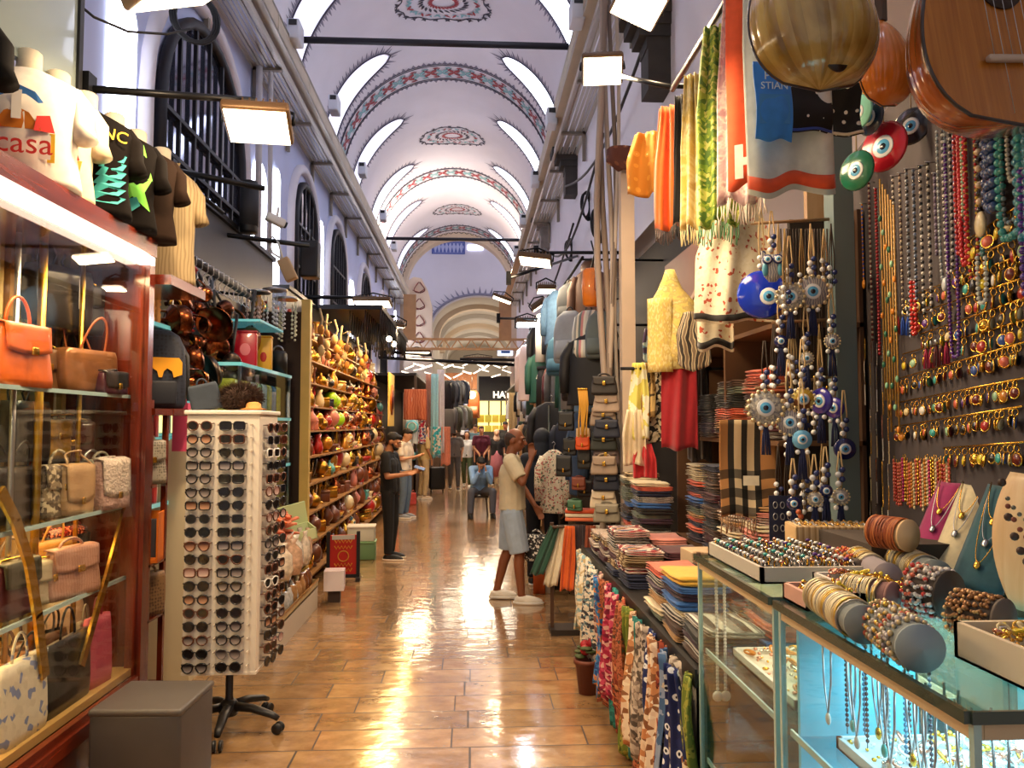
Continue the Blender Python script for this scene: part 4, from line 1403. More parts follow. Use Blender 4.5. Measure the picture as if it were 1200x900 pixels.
for k in range(16):
	row = k // 8
	z = (1.2 + 1.28 + .013) if row else (1.2 + .9 + .013)
	x = -2.22 - .22 * ((k % 8) // 4); y = 5.24 + (k % 4) * .09
	c, cn = [('#d79f5c', 'pale'), ('#b8722e', 'honey'), ('#8a4b20', 'brown')][k % 3]
	tag(inst('pepper_mill', mill_mesh(.28 if row else .2, .03, wood(c, '#c98f4c', 6., .4, .3), k), None, (x, y, z)), '%s turned wooden mill on the %s turquoise-edged shelf, %s from near, %s rank' % (cn, 'upper' if row else 'lower', ordn(k % 4), ('front', 'back')[(k % 8) // 4]), 'pepper mill', 'wooden mills on the glass shelves')
for k in range(12):
	z = 1.2 + (.513 if k < 6 else .063)
	c = ['#e9d84a', '#f2efe4', '#e07b2a', '#8fc5d8', '#d23c3c', '#f4f1ea'][k % 6]
	MBx = MB().rbox((0, 0, .08), (.12, .05, .16), .006)
	tag(MBx.build('carton', mat(c, .5), None, (-2.24 - .02 * (k % 2), 5.22 + (k % 6) * .06, z)), '%s carton on the %s glass shelf, %s from the near end' % (['yellow', 'cream', 'orange', 'pale blue', 'red', 'white'][k % 6], 'third' if k < 6 else 'lowest', ordn(k % 6)), 'box', 'cartons on the glass shelves')
p = W(222, 350, Y=6.0)
t = thing('red_ornament', 'tall red hanging ornament in front of the copper pots', 'ornament', (p.x, 6.0, p.z))
q = MB().tube([(-.02, 0, .28), (.03, 0, .22), (0, 0, .12), (0, 0, 0)], [.03, .035, .02, .03], 8)
q.build('top_curl', mat('#c5231c', .4, coat=.3), t)
q = MB()
for k in range(7):
	q.lathe([(.03, 0), (.05, .012), (.03, .024)], 10, c=(0, 0, -.05 - k * .035))
q.build('ridged_body', mat('#b81f1a', .4, coat=.3), t)
t = thing('pot_rail', 'black iron rail with chrome hooks for the copper pots', 'rail', (-2.05, 6.3, 3.0))
MB().tube([(0, -1.1, .02), (0, 1.0, -.02)], .028, 10).build('rail', mat('#26242a', .6, .3), t)
for s in (-1.0, .95):
	MB().tube([(0, s, 0), (-.4, s, .05)], .014, 6).build('rail_bracket', BLKM, t)
for k in range(16):
	y = -1.0 + k * .125
	MB().tube([(.0, y, .04), (.035, y, .03), (.035, y, -.03), (.0, y, -.06), (0, y, -.12), (.03, y, -.15), (.05, y, -.12)], .005, 5).build('hook', STEEL, t)
copper = mat('#6f3c22', .25, 1., noise=.25, ns=8.)
copper2 = mat('#96542f', .2, 1., noise=.2, ns=8.)
pewter = mat('#5c5148', .3, 1., noise=.25, ns=8.)
hblk = mat('#1e1a19', .5)
def cezve(kind, m):
	parts = []
	if kind == 'coffee pot':
		parts.append(('pot_body', MB().lathe([(0, 0), (.05, 0), (.055, .01), (.05, .05), (.036, .085), (.042, .1), (.039, .1), (.033, .085), (.045, .05), (.048, .012), (0, .008)], 18), m))
		parts.append(('long_handle', MB().tube([(.038, 0, .09), (.1, 0, .13), (.26, 0, .2)], [.007, .008, .011], 7), hblk))
	elif kind == 'frying pan':
		parts.append(('pan_body', MB().lathe([(0, 0), (.085, 0), (.105, .035), (.108, .035), (.09, -.003), (0, -.004)], 22), m))
		parts.append(('long_handle', MB().tube([(.1, 0, .03), (.18, 0, .05), (.34, 0, .06)], [.007, .009, .012], 7), hblk))
	elif kind == 'lidded pot':
		parts.append(('pot_body', MB().lathe([(0, 0), (.07, 0), (.085, .02), (.085, .08), (.08, .085), (.05, .11), (.012, .125), (.014, .14), (0, .145)], 20), m))
		parts.append(('side_handle', MB().tube(arc((.085, 0, .06), .03, -PI / 2, PI / 2, 8), .006, 6), BRASS))
		parts.append(('long_handle', MB().tube([(-.085, 0, .07), (-.24, 0, .13)], [.009, .011], 7), hblk))
	else:
		parts.append(('ladle_bowl', MB().lathe([(0, 0), (.03, .005), (.045, .03), (.048, .03), (.034, -.002), (0, -.006)], 16), m))
		parts.append(('long_handle', MB().tube([(.045, 0, .03), (.06, 0, .12), (.06, 0, .34)], [.005, .006, .007], 7), m))
	return parts
PM = {}
for kd in ('coffee pot', 'frying pan', 'lidded pot', 'ladle'):
	for cn, m in (('copper', copper), ('bright copper', copper2), ('dark pewter', pewter)):
		PM[(kd, cn)] = [(n_, mb.mesh(n_, mm)) for n_, mb, mm in cezve(kd, m)]
rg = random.Random(5)
k = 0
for tier in range(5):
	for j in range(8):
		kd = rg.choice(['coffee pot', 'coffee pot', 'frying pan', 'lidded pot', 'ladle']); cn = rg.choice(['copper', 'bright copper', 'dark pewter'])
		y = 5.66 + j * .2 + rg.uniform(-.05, .05)
		z = 2.72 - tier * .155 + rg.uniform(-.05, .05)
		x = -2.05 + rg.uniform(-.1, .12)
		t = thing(kd.replace(' ', '_') if kd != 'ladle' else 'ladle', '%s %s hanging in tier %s under the rail, %s from the near end' % (cn, kd, ORD[tier], ordn(j)), 'pot' if kd != 'ladle' else 'ladle', (x, y, z), rot=(rg.uniform(-.5, .5), -PI / 2 + rg.uniform(-.5, .4), rg.uniform(-1.2, 1.2)), group='copperware hanging from the rail')
		t.scale = (1.35, 1.35, 1.35)
		for n_, me in PM[(kd, cn)]:
			inst(n_, me, t)
solo(MB().b2((-2.74, 5.56, .0), (-2.68, 8.2, 2.9)), 'back_panel', mat('#4f5a58', .6, noise=.15, ns=2.), 'dark green-grey back panel behind the hanging copper pots', 'panel')
t = thing('shop_cabinet', 'cream cabinet with turquoise glass edges behind the sunglasses stand', 'cabinet', (-2.25, 5.84, 0))
MB().b2((-.4, -.27, 0), (.28, .27, 1.7)).build('cabinet_body', mat('#d9cba9', .5), t)
for zz in (1.72, 1.95):
	MB().b2((-.4, -.28, zz), (.3, .28, zz + .02)).build('glass_top', teal, t)
MB().b2((-.1, -.15, 1.745), (.1, .15, 1.94)).build('lamp_box', mat('#fff0b8', .5, emit=1.5, ecol='#ffe48a'), t)
for k in range(14):
	c = ['#b22', '#a33327', '#e9e2d2', '#d08a9a', '#201d1d', '#c9a227', '#884433'][k % 7]
	c = '#bb2222' if c == '#b22' else c
	q = MB().lathe([(0, 0), (.035, 0), (.04, .02), (.025, .07), (.01, .1), (.012, .12), (0, .125)], 10)
	tag(q.build('souvenir_bell', mat(c, .3, coat=.4), None, (-1.92, 5.6 + (k % 7) * .075, .9 + (k // 7) * .35)), '%s bell ornament hanging on the %s row of the cream cabinet, %s along' % (['red', 'brick', 'cream', 'pink', 'black', 'gold', 'brown'][k % 7], 'upper' if k > 6 else 'lower', ordn(k % 7)), 'ornament', 'bell ornaments on the cream cabinet')
p = W(213, 480, Y=5.4)
t = thing('paper_bag', 'narrow pink paper bag hanging beside the backpack', 'bag', (p.x, 5.4, 1.62))
MB().b2((-.05, -.03, 0), (.05, .03, .33)).build('bag_body', mat('#dc4f74', .6), t)
MB().tube(arc((0, 0, .33), .03, 0, PI, 8, ry=.06), .004, 5).build('handle', mat('#a8304f', .6), t)
t = thing('glass_cabinet', 'tall glass cabinet with blue plastic-wrapped goods and lit teal edges', 'cabinet', (-1.84, 7.05, 0))
xa, xb, ya, yb = -.6, 0, -.85, .85
for zz in (.82, 1.4, 1.85, 2.28):
	MB().b2((xa, ya, zz), (xb, yb, zz + .015)).build('glass_shelf', glassmat((.8, .95, .97), .25), t)
	MB().b2((xb - .015, ya, zz - .008), (xb + .01, yb, zz + .02)).b2((xa, ya - .01, zz - .008), (xb, ya + .01, zz + .02)).build('lit_edge', teal, t)
for (x, y) in ((xa, ya), (xb - .02, ya), (xa, yb - .02), (xb - .02, yb - .02)):
	MB().b2((x, y, .80), (x + .02, y + .02, 2.3)).build('corner_post', STEEL, t)
MB().b2((xb - .006, ya, .82), (xb, yb, 2.28)).build('glass_front', glassmat((.85, .95, .98), .25), t)
MB().b2((xa, ya, .82), (xb, ya + .006, 2.28)).build('glass_side', glassmat((.85, .95, .98), .25), t)
rg = random.Random(8)
for lv, zz in enumerate((.835, 1.415, 1.865)):
	for j in range(9):
		cn, c = rg.choice([('blue', '#4d8fc9'), ('green', '#7fb04a'), ('rose', '#d08a80'), ('yellow', '#e5cf4e'), ('silver', '#c8ccd4'), ('orange', '#e58a3a'), ('white', '#e8ecef')])
		q = MB().rbox((0, 0, .16), (.14, .16, .3), .03)
		tag(q.build('wrapped_packet', mat(c, .25, noise=.3, ns=18., coat=.5), None, (-1.96, 6.3 + j * .17, zz), (0, 0, 0)), '%s packet in the tall glass cabinet, %s shelf up, %s along' % (cn, ORD[lv], ordn(j)), 'packet', 'packets in the tall glass cabinet')
p = W(305, 410, X=-1.9)
t = thing('tin', 'tall red tin box on the glass cabinet', 'tin', (-1.96, 6.75, 2.3), R_(10))
MB().rbox((0, 0, .15), (.19, .12, .3), .015).build('tin_body', mat('#c01530', .3, coat=.4), t)
MB().rbox((0, 0, .305), (.195, .125, .025), .01).build('lid', mat('#a01028', .3), t)
MB().ball((0, -.055, .15), (.06, .008, .07), 12, 8).build('printed_badge', mat('#e8808c', .5), t)
t = thing('tin', 'square yellow tin box with red picture on the glass cabinet', 'tin', (-1.95, 7.15, 2.3), R_(8))
MB().rbox((0, 0, .15), (.22, .12, .3), .015).build('tin_body', mat('#f0b52a', .35, coat=.4), t)
MB().rbox((0, 0, .305), (.225, .125, .025), .01).build('lid', mat('#e09c18', .35), t)
MB().ball((.04, -.055, .12), (.04, .008, .06), 12, 8).build('printed_badge', mat('#c22a20', .5), t)
t = thing('tin', 'small black canister at the far end of the glass cabinet top', 'tin', (-1.92, 7.7, 2.3))
MB().lathe([(0, 0), (.09, 0), (.09, .2), (.07, .23), (0, .24)], 18).build('tin_body', BLK, t)
MB().tube(arc((0, 0, .23), .05, 0, PI, 8), .008, 6).build('handle', STEEL, t)
t = thing('small_shelf', 'small turquoise glass shelf above the tins', 'shelf', (-2.05, 7.0, 2.68))
MB().b2((-.25, -.4, 0), (.25, .4, .02)).build('glass_shelf', teal, t)
MB().b2((-.25, -.4, .02), (-.2, .4, .12)).build('back_board', mat('#cdb98a', .6), t)
crys = mat('#dfe6ec', .08, coat=.8, trans=.5)
for i, (px, py, c) in enumerate(((302, 365, '#c9aaa0'), (322, 362, '#d8dfe8'), (335, 372, '#dfe8d2'))):
	p = W(px, py, Y=7.6 + .2 * i)
	t = thing('crystal_ornament', ('pinkish', 'clear', 'greenish')[i] + ' crystal bead cluster hanging above the tins', 'ornament', p, group='crystal clusters above the tins')
	m_ = mat(c, .15, coat=.7)
	rg = random.Random(i)
	for k in range(10):
		a = rg.uniform(0, 2 * PI); r = rg.uniform(.02, .11)
		q = MB()
		z = rg.uniform(-.02, .1)
		q.tube([(r * math.cos(a), r * math.sin(a), z + .12), (r * math.cos(a), r * math.sin(a), z - .14)], .003, 4)
		for j in range(6):
			q.ball((r * math.cos(a), r * math.sin(a), z - j * .045), .014, 6, 5)
		q.build('bead_string', m_, t)
	MB().lathe([(.03, .2), (.12, .18), (.125, .2), (.03, .22)], 14).build('top_ring', STEEL, t)
t = thing('shop_post', 'yellow-cream square post between the glass cabinet and ornament stall', 'post', (-1.72, 8.05, 0))
MB().b2((-.045, -.045, 0), (.045, .045, 3.1)).build('shaft', mat('#c9a85a', .5, noise=.1, ns=5.), t)
MB().b2((-.06, -.06, 0), (.06, .06, .12)).build('foot', mat('#a98a45', .5), t)
for k, (y, r) in enumerate(((9.35, .04), (9.5, .03))):
	tag(MB().tube([(-2.6 + .1 * k, y, .0 + 2.9), (-2.6 + .1 * k, y, 4.6), (-2.62 + .1 * k, y + .02, 6.2)], r, 8).build('drain_pipe', mat('#cfc8c8', .6)), '%s pale pipe climbing the left wall near the round speaker' % ('thick', 'thin', 'thickest')[k], 'pipe')
# == snack shelves at floor level
t = thing('snack_shelf', 'low tiered white shelf with gold-edged trays of snack bags', 'shelf', (-1.52, 6.95, 0))
MB().b2((-.5, -.85, 0), (0, .85, .2)).build('base', mat('#c2b7a6', .6), t)
for k, (x, z) in enumerate(((0, .2), (-.1, .42))):
	q = MB().b2((x - .42, -.85, z), (x, .85, z + .015)).b2((x - .012, -.85, z), (x, .85, z + .07)).b2((x - .42, -.86, z), (x, -.85, z + .07)).b2((x - .42, .85, z), (x, .86, z + .07))
	q.build('tray', mat('#bca678', .5, noise=.1), t)
	MB().b2((x - .002, -.86, z + .06), (x + .008, .86, z + .08)).build('gold_edge', BRASS, t)
MB().b2((-.5, -.85, .2), (-.46, .85, .72)).build('back_board', mat('#7b6a50', .6), t)
rg = random.Random(9)
cols = [('tan', '#b98a5a'), ('brown', '#7c4a2a'), ('cream', '#e0cfa8'), ('silver', '#cfd0d0'), ('white', '#efebe0'), ('amber', '#cf8b34')]
SM = {}
for cn, c in cols:
	q = MB()
	loft(q, [(0, 0, 0, .05, .03), (0, 0, .03, .06, .04), (0, 0, .1, .058, .036), (0, 0, .15, .052, .012), (0, 0, .17, .056, .004)], 12, ex=3)
	SM[cn] = q.mesh('snack_bag', mat(c, .25, noise=.25, ns=30., coat=.5))
for tier in range(2):
	for rk in range(3):
		for j in range(12):
			cn, c = rg.choice(cols)
			x = -1.60 - .1 * tier - rk * .11; y = 6.2 + j * .135 + rg.uniform(-.02, .02)
			z = .217 + .22 * tier
			o = inst('snack_bag', SM[cn], None, (x, y, z), (rg.uniform(-.25, .1), rg.uniform(-.2, .2), PI / 2 + rg.uniform(-.4, .4)), rg.uniform(.85, 1.15))
			tag(o, '%s snack bag on the %s snack tray, %s rank, %s from near' % (cn, ('lower', 'upper')[tier], ORD[rk], ordn(j)), 'snack bag', 'snack bags on the low shelf')
t = thing('open_box', 'pale green open box tilted above the snack shelf', 'box', W(348, 632, Y=7.3), rot=(R_(8), R_(-12), R_(28)))
MB().b2((-.16, -.12, 0), (.16, .12, .01)).b2((-.16, -.12, 0), (.16, -.11, .1)).b2((-.16, .11, 0), (.16, .12, .1)).b2((-.16, -.12, 0), (-.15, .12, .1)).b2((.15, -.12, 0), (.16, .12, .1)).build('box_tray', mat('#d7e6b4', .5), t)
MB().b2((-.16, .12, .1), (.16, .14, .3)).build('open_lid', mat('#cfe0a8', .5), t)
t = thing('goods_table', 'small brown table under the orange packets and green box', 'table', (-1.75, 7.2, 0))
MB().b2((-.75, -.95, .76), (.15, .70, .79)).build('tabletop', mat('#6b4a30', .6), t)
for x in (-.72, -.36):
	for y in (-.9, .65):
		MB().b2((x, y, 0), (x + .03, y + .03, .76)).build('leg', mat('#4d3421', .6), t)
rg = random.Random(4)
for k in range(34):
	cn, c = rg.choice([('orange', '#e2632a'), ('deep orange', '#c9471c'), ('coral', '#e88a66')])
	tag(MB().rbox((0, 0, 0), (.16, .05, .022), .008).build('packet', mat(c, .45, noise=.15, ns=30.), None, (-1.69 + rg.uniform(-.08, .08), 6.85 + rg.uniform(-.22, .3), .81 + k * .006), (rg.uniform(-.3, .3), rg.uniform(-.3, .3), rg.uniform(0, 3))), '%s packet in the heap on the brown table, %s from the bottom' % (cn, ordn(k)), 'packet', 'orange packets heaped on the brown table')
for k in range(10):
	q = MB(); loft(q, [(0, 0, 0, .06, .03), (0, 0, .08, .085, .05), (0, 0, .2, .075, .04), (0, 0, .26, .02, .015), (0, 0, .3, .04, .02)], 12)
	tag(q.build('sweet_bag', mat(['#d9cbb8', '#c9a58a', '#e3ddd0'][k % 3], .2, noise=.35, ns=25., coat=.7), None, (-1.52 + .03 * (k % 2) - (k // 5) * .1, 6.35 + (k % 5) * .23, .55 - .0 * k), (0, 0, .5 * k)), '%s sweet bag in the %s row hung on the table front, %s along' % (['pale', 'tan', 'clear'][k % 3], ('outer', 'inner')[k // 5], ORD[k % 5]), 'sweet bag', 'sweet bags hung at the snack table')
t = thing('striped_box', 'pink and white striped box at the end of the snack shelf', 'box', (-1.4, 8.05, .12), R_(5))
MB().b2((-.1, -.1, 0), (.1, .1, .2)).build('box_body', pat('stripe_v', ('#f0e6ea', '#7d3a58'), 18., .6, coord='Object', stretch=(1, 1, 1)), t)
MB().b2((-.06, -.06, -.12), (.06, .06, 0)).build('foot_block', mat('#3a2a24', .7), t)
m_ = [x for x in MATS.items() if x[0][:2] == ('pat', 'stripe_v')][-1][1]
p = W(402, 680, Z=0)
t = thing('sign_stand', 'small black floor stand with red panel with gold ornament', 'sign', (p.x, p.y, 0), R_(6), None)
MB().b2((-.15, -.01, .07), (.15, .02, .52)).build('red_panel', mat('#c3261e', .5), t)
q = MB()
for s in (-1, 1):
	q.b2((s * .17 - .02, -.03, 0), (s * .17 + .02, .04, .56)); q.b2((s * .17 - .025, -.12, 0), (s * .17 + .025, .2, .04))
q.b2((-.19, -.02, .03), (.19, .03, .07))
q.build('stand_frame', BLK, t)
q = MB()
q.tube([(.06 * math.cos(2 * PI * k / 20), -.016, .28 + .06 * math.sin(2 * PI * k / 20)) for k in range(20)], .007, 5, closed=True)
for z in (.12, .18, .38, .45):
	q.tube([(-.1 + .02 * k, -.016, z + .018 * (-1) ** k) for k in range(11)], .007, 5, smooth=False)
q.build('gold_ornament', mat('#e2a03a', .5), t)
MB().b2((-.13, -.014, .47), (.13, -.01, .52)).build('header_strip', mat('#cfcfc8', .5), t)
for i, (px, py, c, w_, h_, lab, z0) in enumerate(((432, 653, '#6f9a6c', .36, .24, 'green storage box at the feet of the man in black', 0), (431, 645, '#dfe4d6', .36, .2, 'white box with green band stacked on the green box', .245), (413, 668, '#b9bdb0', .3, .16, 'pale low box in front of the green storage box', 0))):
	p = W(px, 656 if i < 2 else 672, Z=0)
	t = thing('storage_box', lab, 'box', (p.x - .1, p.y + .1, z0), R_(4))
	MB().rbox((0, 0, h_ / 2), (w_, .28, h_), .015).build('box_body', mat(c, .5), t)
	MB().rbox((0, 0, h_ - .01), (w_ + .02, .3, .03), .01).build('lid', mat('#e8e6dc' if i != 0 else '#7fae7a', .5), t)
# == ornament stall
OX, OY0, OY1 = -1.72, 8.25, 17.8
t = thing('ornament_shelving', 'long dark wooden shelving packed with brass and ceramic ornaments', 'shelving', (OX, (OY0 + OY1) / 2, 0))
L2 = (OY1 - OY0) / 2
tiers = [.18 + .31 * k for k in range(10)]
for k, z in enumerate(tiers):
	xo = -.0 - .05 * k
	MB().b2((xo - .34, -L2, z - .02), (xo, L2, z)).build('shelf', wood('#5a3a1e', '#a87a44', 3., .5, .1, axis=1), t)
MB().b2((-.95, -L2, 0), (-.9, L2, 2.9)).build('back_board', mat('#3d2714', .6, noise=.3, ns=3.), t)
MB().b2((-.95, -L2 - .03, 0), (-.05, -L2, 3.0)).build('end_board', mat('#2e1a14', .6), t)
for j in range(7):
	y = -L2 + .05 + j * (2 * L2 - .1) / 6
	MB().b2((-.75, y - .02, 0), (-.70, y + .02, 3.1)).build('upright', mat('#3b2615', .6), t)
def orn(kind):
	if kind == 'vase':
		return [('vase_body', MB().lathe([(0, 0), (.04, 0), (.03, .02), (.07, .08), (.075, .12), (.03, .18), (.025, .21), (.045, .24), (.04, .24), (.02, .21), (0, .2)], 16))]
	if kind == 'teapot':
		return [('pot_body', MB().lathe([(0, 0), (.045, 0), (.08, .05), (.075, .1), (.04, .13), (.035, .14), (.02, .15), (.012, .165), (.015, .18), (0, .185)], 16)),
('spout', MB().tube([(.06, 0, .05), (.11, 0, .08), (.13, 0, .14)], [.018, .013, .009], 8)),
('handle', MB().tube(arc((-.07, 0, .08), .045, PI / 2, 3 * PI / 2, 8), .008, 6))]
	if kind == 'bowl':
		return [('bowl_body', MB().lathe([(0, 0), (.04, 0), (.045, .015), (.08, .04), (.1, .085), (.094, .085), (.07, .04), (0, .02)], 18))]
	if kind == 'plate':
		M = Matrix.Rotation(R_(-78), 3, 'X')
		return [('plate_disc', MB().lathe([(0, 0), (.06, 0), (.11, .015), (.112, .02), (.06, .007), (0, .007)], 20, M=M, c=(0, 0, .112))),
('plate_motif', MB().lathe([(.0, .012), (.035, .012), (.04, .008), (0, .008)], 16, M=M, c=(0, 0, .112)))]
	if kind == 'candlestick':
		return [('stick', MB().lathe([(0, 0), (.05, 0), (.045, .015), (.012, .03), (.018, .06), (.01, .1), (.02, .14), (.012, .17), (.03, .2), (.028, .23), (.018, .23), (0, .2)], 14))]
	if kind == 'jug':
		return [('jug_body', MB().lathe([(0, 0), (.05, 0), (.065, .06), (.055, .12), (.03, .17), (.045, .22), (.04, .22), (.02, .17), (0, .15)], 16)),
('handle', MB().tube([(.03, 0, .2), (.09, 0, .19), (.095, 0, .12), (.06, 0, .06)], .008, 6))]
	if kind == 'globe lamp':
		return [('lamp_globe', MB().ball((0, 0, .11), (.085, .085, .085), 16, 10)), ('lamp_base', MB().lathe([(0, 0), (.045, 0), (.04, .02), (.02, .035), (0, .035)], 14)), ('lamp_cap', MB().lathe([(0, .22), (.01, .22), (.03, .195), (.04, .185), (0, .18)], 12))]
	if kind == 'trinket box':
		return [('box_body', MB().rbox((0, 0, .04), (.14, .1, .08), .01)), ('lid', MB().rbox((0, 0, .09), (.145, .105, .03), .012))]
	if kind == 'figurine':
		return [('figure_body', MB().lathe([(0, 0), (.045, 0), (.05, .03), (.03, .09), (.02, .13), (0, .135)], 12)), ('figure_head', MB().ball((0, 0, .155), .025, 10, 8)), ('figure_hat', MB().lathe([(.024, .17), (.018, .2), (0, .205)], 10))]
okinds = ['vase', 'teapot', 'bowl', 'plate', 'candlestick', 'jug', 'globe lamp', 'trinket box', 'figurine']
ocols = [('gold', mat('#dba643', .25, .9), 5), ('brass', mat('#b9852f', .3, .9, noise=.2, ns=20.), 4), ('copper', mat('#b5623a', .25, .9), 3), ('cream', mat('#d9c59a', .35, coat=.4), 3), ('red', mat('#a8231c', .3, coat=.5), 2), ('brown', mat('#6b371b', .4, coat=.3), 3),
('patterned', pat('voronoi', ('#d9a53a', '#f0e2b8', '#9c3a20', '#e0b85a', '#3c5f6e'), 40., .3, coord='Object', coat=.4), 3), ('amber', mat('#c98a34', .25, .5), 3), ('black', mat('#1e1814', .3, coat=.4), 2), ('teal', mat('#4f9a94', .3, coat=.4), 1), ('rose', mat('#c77a6a', .4, coat=.3), 2)]
ow = [c for c in ocols for _ in range(c[2])]
acc = {'motif': mat('#7d1f18', .4)}
OMM = {}
def ornament(kind, c):
	if (kind, c[0]) not in OMM:
		OMM[(kind, c[0])] = [(n_, q.mesh(n_, c[1] if n_ not in ('plate_motif', 'lamp_cap', 'figure_hat') else acc['motif'])) for n_, q in orn(kind)]
	return OMM[(kind, c[0])]
rg = random.Random(21)
n_orn = 0
NJ = 30
for k, z in enumerate(tiers):
	xo = OX - .05 * k
	y = OY0 + .12
	j = 0
	while y < OY1 - .1 and j < NJ:
		kind = rg.choice(okinds)
		c = rg.choice(ow)
		if k <= 2 and rg.random() < .35:
			c = ocols[5]
		if k in (5, 6) and 12 < j < 15:
			kind, c = 'globe lamp', ('lime', mat('#9ccf1c', .3, coat=.4), 1)
		s = rg.uniform(.9, 1.3) * (1 + .018 * j)
		t = thing(kind.replace(' ', '_'), '%s %s on the ornament stall, %s shelf up, %s from its near end' % (c[0], kind, ordn(k), ordn(j)), kind, (xo - .12 + rg.uniform(-.02, .02), y, z), PI / 2 + rg.uniform(-.5, .5), 'ornaments on the long stall')
		t.scale = (s, s, s)
		for n_, me in ornament(kind, c):
			inst(n_, me, t)
		y += (.205 + .0085 * j) * rg.uniform(.95, 1.08)
		j += 1
q = MB()
for k, z in enumerate(tiers[:-1]):
	xo = OX - .05 * k
	y = OY0 + .2
	while y < OY1:
		r = rg.uniform(.035, .065); mi = rg.randrange(5)
		q.lathe([(0, 0), (r * .6, 0), (r, r), (r * .9, r * 2), (r * .3, r * 3), (r * .4, r * 3.6), (0, r * 3.6)], 8, c=(xo - .28, y, z), mi=mi)
		y += rg.uniform(.07, .12)
o = q.build('ornament_jumble', [c[1] for c in (ocols[0], ocols[1], ocols[3], ocols[5], ocols[7])])
tag(o, 'dense jumble of small ornaments at the back of the long stall shelves', 'ornaments', kind='stuff')
p = W(452, 469, Y=16.5)
t = thing('wall_plate', 'large yellow square tile plate with dark red round emblem on the ornament stall', 'plate', (OX + .03, 16.3, p.z))
MB().b2((-.02, -.55, -.55), (0, .55, .55)).build('tile', mat('#e6c460', .5), t)
MB().lathe([(0, 0), (.32, 0), (.32, .02), (0, .02)], 24, M=Matrix.Rotation(PI / 2, 3, 'Y')).build('emblem_ring', mat('#b2601e', .5), t)
MB().lathe([(0, 0), (.2, 0), (.2, .035), (0, .035)], 24, M=Matrix.Rotation(PI / 2, 3, 'Y')).build('emblem', mat('#5a1410', .5), t)
t = thing('stall_awning', 'black fringed awning over the far half of the ornament stall', 'awning', (-1.9, 14.2, 3.25))
MB().b2((-.5, -2.2, .35), (.5, 2.6, .42)).build('roof', BLKM, t)
q = MB()
for j in range(60):
	yy = -2.2 + j * .08
	q.tube([(.48 - .25 * (j % 3), yy, .35), (.46 - .25 * (j % 3), yy + .03, .05 - .15 * rg.random())], .012, 4)
q.build('fringe', mat('#15151a', .6), t)['kind'] = 'stuff'
for (s, yy) in ((0, -1.2), (1, -.4)):
	MB().ball((.5, yy, .0), .05, 10, 8).build('bulb', lampglow, t)
MB().tube([(.5, -1.2, .0), (.5, -.4, .0)], .02, 6).build('lamp_rail', BRASS, t)
for i in range(7):
	p = W(372 + 9 * i, 398 + 3 * (i % 3), X=-1.72)
	t = thing('dried_branch', 'pale dried branch hanging over the ornament stall, %s from its near end' % ORD[i], 'branch', (OX + .02, p.y, 3.1), group='dried branches over the ornament stall')
	rgb = random.Random(i)
	q = MB()
	pts = [(0, 0, 0)]
	for j in range(5):
		pts.append((pts[-1][0] + rgb.uniform(-.03, .03), pts[-1][1] + rgb.uniform(-.08, .08), pts[-1][2] - .12))
	q.tube(pts, [.014, .013, .012, .01, .008, .005], 5)
	for j in range(1, 5):
		a = Vector(pts[j]); q.tube([a, a + Vector((rgb.uniform(-.1, .1), rgb.uniform(-.15, .15), rgb.uniform(-.12, .08)))], .005, 4)
	q.build('stem', mat('#b9a88a', .8), t)
	for j in range(3):
		a = Vector(pts[2 + j]); MB().ball(a, (.04, .04, .06), 8, 6).build('dried_pod', mat(['#c98a3a', '#8a5a2a', '#d9c08a'][(i + j) % 3], .7), t)
for yy in (9.5, 11.5, 13.5, 15.5):
	area((OX + .35, yy, 3.2), (0, R_(25), 0), .3, 1.2, 36, '#ffc878')
